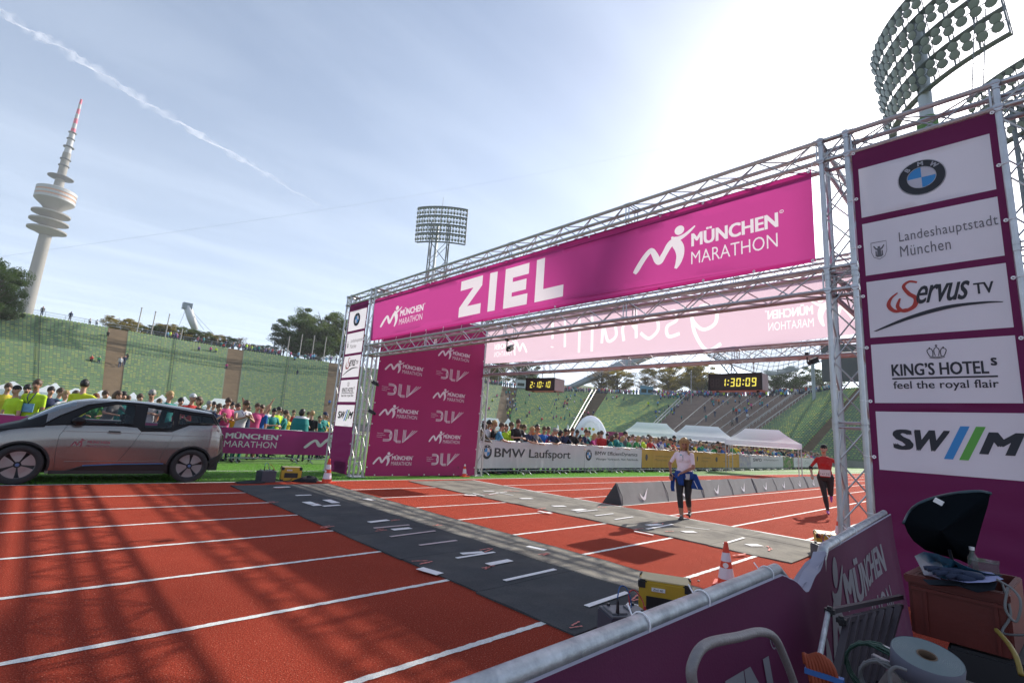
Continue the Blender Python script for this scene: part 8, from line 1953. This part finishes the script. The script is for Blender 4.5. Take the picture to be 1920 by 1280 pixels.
def bowl_hit(px, py):
    d = Vector(ray(px, py)); best = None; dd = math.hypot(d.x, d.y); az = math.degrees(math.atan2(d.y, d.x))
    for v in np.linspace(0, 1, 89):       # march up the slope, find station with the same azimuth
        lo, hi = 0, len(KEY)-1.01
        for _ in range(22):
            m_ = (lo+hi)/2; p = bowl(m_, v)
            if math.degrees(math.atan2(p.y, p.x)) > az: lo = m_
            else: hi = m_
        p = bowl(lo, v); zz = CH+d.z/dd*math.hypot(p.x, p.y); e = abs(zz-p.z)
        if best is None or e < best[0]: best = (e, lo, v, p)
    return best[1], best[2], best[3]
shc = ['navy', 'black', 'red', 'pink', 'blue', 'teal', 'white', 'green', 'grey', 'purple', 'lime', 'orange', 'skyblue']
fig_n = 0
def fig(px, py, kind, shirt, label, sc=1.25, grp='small spectators on the stands'):
    global fig_n
    t_, v, p = bowl_hit(px, py); q = bowl(t_, max(0, v-.01)); tr = bowl(t_, 1)-bowl(t_, 0)
    o = link('person', TN[kind], None, (p.x, p.y, math.floor(v*ROWS)/ROWS*(HR-Z0)+Z0+(.1 if kind == 'sit' else .05)), (0, 0, math.atan2(-tr.y, -tr.x)-math.pi/2)); o.scale = (sc, sc, sc)
    for i, m_ in enumerate((rng.choice([HAIR['brown'], HAIR['dark'], SKIN[0], SKIN[0]]), CL[shirt], CL[rng.choice(['navy', 'black', 'denim'])])): o.material_slots[i].link = 'OBJECT'; o.material_slots[i].material = m_
    if label in used_labels: label = label.replace('tiny', 'very small').replace('small', 'little', 1)
    if label in used_labels: print('DUP', label)
    used_labels.add(label); tag(o, label, 'person', grp); fig_n += 1
for px, py, k, sh, lb in [(170, 679, 'sit', 'red', 'tiny spectator in red lying low on the left seats beside the first aisle'), (184, 681, 'sit', 'green', 'tiny spectator in green beside the red one on the left seats'), (201, 632, 'sit', 'black', 'tiny dark figure high beside the first brown aisle'), (223, 690, 'walk', 'white', 'tiny figure in white going down the first brown aisle'), (231, 688, 'walk', 'navy', 'tiny dark figure beside the white one at the first aisle'), (237, 674, 'sit', 'black', 'tiny figure in black right of the first aisle'),
    (372, 659, 'sit', 'purple', 'tiny spectator in purple in the upper middle of the left stand'), (394, 660, 'sit', 'pink', 'tiny spectator in pink right of the purple one'), (404, 662, 'sit', 'lime', 'tiny spectator in lime just left of the second aisle'), (418, 652, 'sit', 'red', 'tiny spectator in red high beside the second aisle'), (424, 690, 'sit', 'pink', 'tiny spectator in pink at the left edge of the second aisle'), (552, 677, 'sit', 'skyblue', 'tiny spectator in light blue between second and third aisle'), (557, 702, 'sit', 'navy', 'tiny spectator in navy lower between second and third aisle'), (617, 760, 'sit', 'blue', 'tiny spectator with white cap near the left tower'),
    (168, 605, 'sit', 'white', 'tiny person in white near the rim railing left of the first aisle'), (180, 611, 'sit', 'white', 'tiny person in white lying just under the rim'), (132, 593, 'stand', 'navy', 'tiny dark person standing at the left rim railing'), (78, 589, 'stand', 'grey', 'tiny grey person at the rim near the tower foot'), (20, 580, 'sit', 'purple', 'tiny person at the rim below the left tree')]: fig(px, py, k, sh, lb)
GZ = [((948, 968), (738, 790), 13, ['sit', 'walk'], 'on the brown stairs above the white tent'), ((985, 1065), (742, 792), 15, ['sit'], 'on the seats under the first clock'), ((1070, 1115), (742, 778), 7, ['sit'], 'on the seats left of the pale rails'), ((1135, 1185), (745, 752), 4, ['sit'], 'high on the seats right of the pale rails'), ((1215, 1265), (755, 787), 6, ['sit', 'walk'], 'on the seats left of the wide brown steps'),
      ((1330, 1440), (748, 768), 9, ['walk', 'stand'], 'high on the wide brown steps'), ((1320, 1410), (770, 800), 11, ['walk', 'stand'], 'midway on the wide brown steps'), ((893, 935), (745, 785), 4, ['sit'], 'on the seats right of the logo wall')]
pw = {'sit': 'sitting', 'walk': 'walking', 'stand': 'standing'}
posn = ['lowest', 'low', 'middle', 'high', 'highest']
for (x0, x1), (y0, y1), n, kinds, where in GZ:
    seen = set()
    for i in range(n):
        for _ in range(40):
            sh = rng.choice(shc); k = rng.choice(kinds); x = rng.uniform(x0, x1); y = rng.uniform(y0, y1); hi_ = ['upper', 'central', 'lower'][min(2, int((y-y0)/(y1-y0)*3))]; si_ = ['left', 'mid', 'right'][min(2, int((x-x0)/(x1-x0)*3))]
            if (sh, k, hi_, si_) not in seen: break
        seen.add((sh, k, hi_, si_)); fig(x, y, k, sh, 'tiny figure %s in %s, %s %s of %s' % (pw[k], sh, hi_, si_, where.replace('on the ', 'the ')))
print('figures', fig_n)
# the mass along the rim, far too many to count
def crowd_mass():
    V = []; F = []; MI = []; names = ['navy', 'black', 'grey', 'navy', 'teal', 'red', 'blue', 'white', 'khaki', 'lime', 'pink', 'skyblue', 'purple']; mats = [CL[n] for n in names]+[SKIN[0], HAIR['brown']]
    def add_p(p, sc, m):
        h = sc*rng.uniform(1.5, 1.9); w = .26*sc; b = len(V); a = rng.uniform(0, 3); ca, sa = math.cos(a), math.sin(a)
        for (z, r) in ((0, .14), (.45*h, .16), (.55*h, .24), (.78*h, .26), (.84*h, .10), (.90*h, .12), (h, .08)):
            for k in range(5): t_ = 2*math.pi*k/5+a; V.append((p.x+r*sc*math.cos(t_), p.y+r*sc*math.sin(t_), p.z+z))
        for j in range(6):
            for k in range(5): F.append((b+j*5+k, b+j*5+(k+1) % 5, b+(j+1)*5+(k+1) % 5, b+(j+1)*5+k)); MI.append(0 if j < 1 else (m if j < 4 else len(names)+(j == 5)))
    def rimrun(x0, x1, n, dv=.0, sp=2.2, back=3.0):
        for _ in range(n):
            x = rng.uniform(x0, x1); t_ = rim_t(x, 735); p = bowl(t_, 1-dv*rng.random()); d = Vector((p.x, p.y, 0)).normalized(); p = p+d*rng.uniform(0, back) if dv == 0 or rng.random() < .6 else p; add_p(p, 1.22, rng.randrange(len(names)))
    rimrun(885, 1130, 210); rimrun(1120, 1310, 170); rimrun(1290, 1560, 260); rimrun(1240, 1300, 50, .15); rimrun(395, 660, 65); rimrun(270, 400, 14); rimrun(1280, 1480, 90, .06)
    for k in range(150):
        u_ = rng.uniform(plG.uz_of(1215, 850)[0], plG.uz_of(1556, 850)[0]); p = plG.o+plG.ux*u_-plG.n*rng.uniform(1.6, 3.2); p.z = 0; add_p(p, 1.14, rng.randrange(len(names)))
    for (x0, x1, y0, y1, n_) in ((948, 968, 738, 790, 16), (985, 1110, 742, 790, 26), (1330, 1440, 746, 765, 14), (1215, 1290, 750, 790, 10)):
        for k in range(n_): t_, v_2, p = bowl_hit(rng.uniform(x0, x1), rng.uniform(y0, y1)); add_p(p, .8, rng.randrange(len(names)))
    me = arr_mesh('crowd', V, F, mats, MI, True); o = link('crowd', me); tag(o, 'dense mass of people along the rim and deep behind the fence rows', 'crowd', kind='stuff')
crowd_mass()
# ================================================================== HAZE
def haze():
    m = bpy.data.materials.new('haze_air'); m.use_nodes = True; N = m.node_tree.nodes; L = m.node_tree.links; N.clear()
    o = N.new('ShaderNodeOutputMaterial'); v = N.new('ShaderNodeVolumePrincipled'); v.inputs['Color'].default_value = (.94, .97, 1.0, 1); v.inputs['Density'].default_value = HAZE_D; v.inputs['Anisotropy'].default_value = .1
    L.new(v.outputs[0], o.inputs['Volume'])
    me = MB().box((170, 300, 157), (620, 800, 318)).mesh('haze', m); ob = link('haze', me); ob['kind'] = 'stuff'; ob['label'] = 'thin pale haze in the air of the stadium'
HAZE_D = .00028
haze()
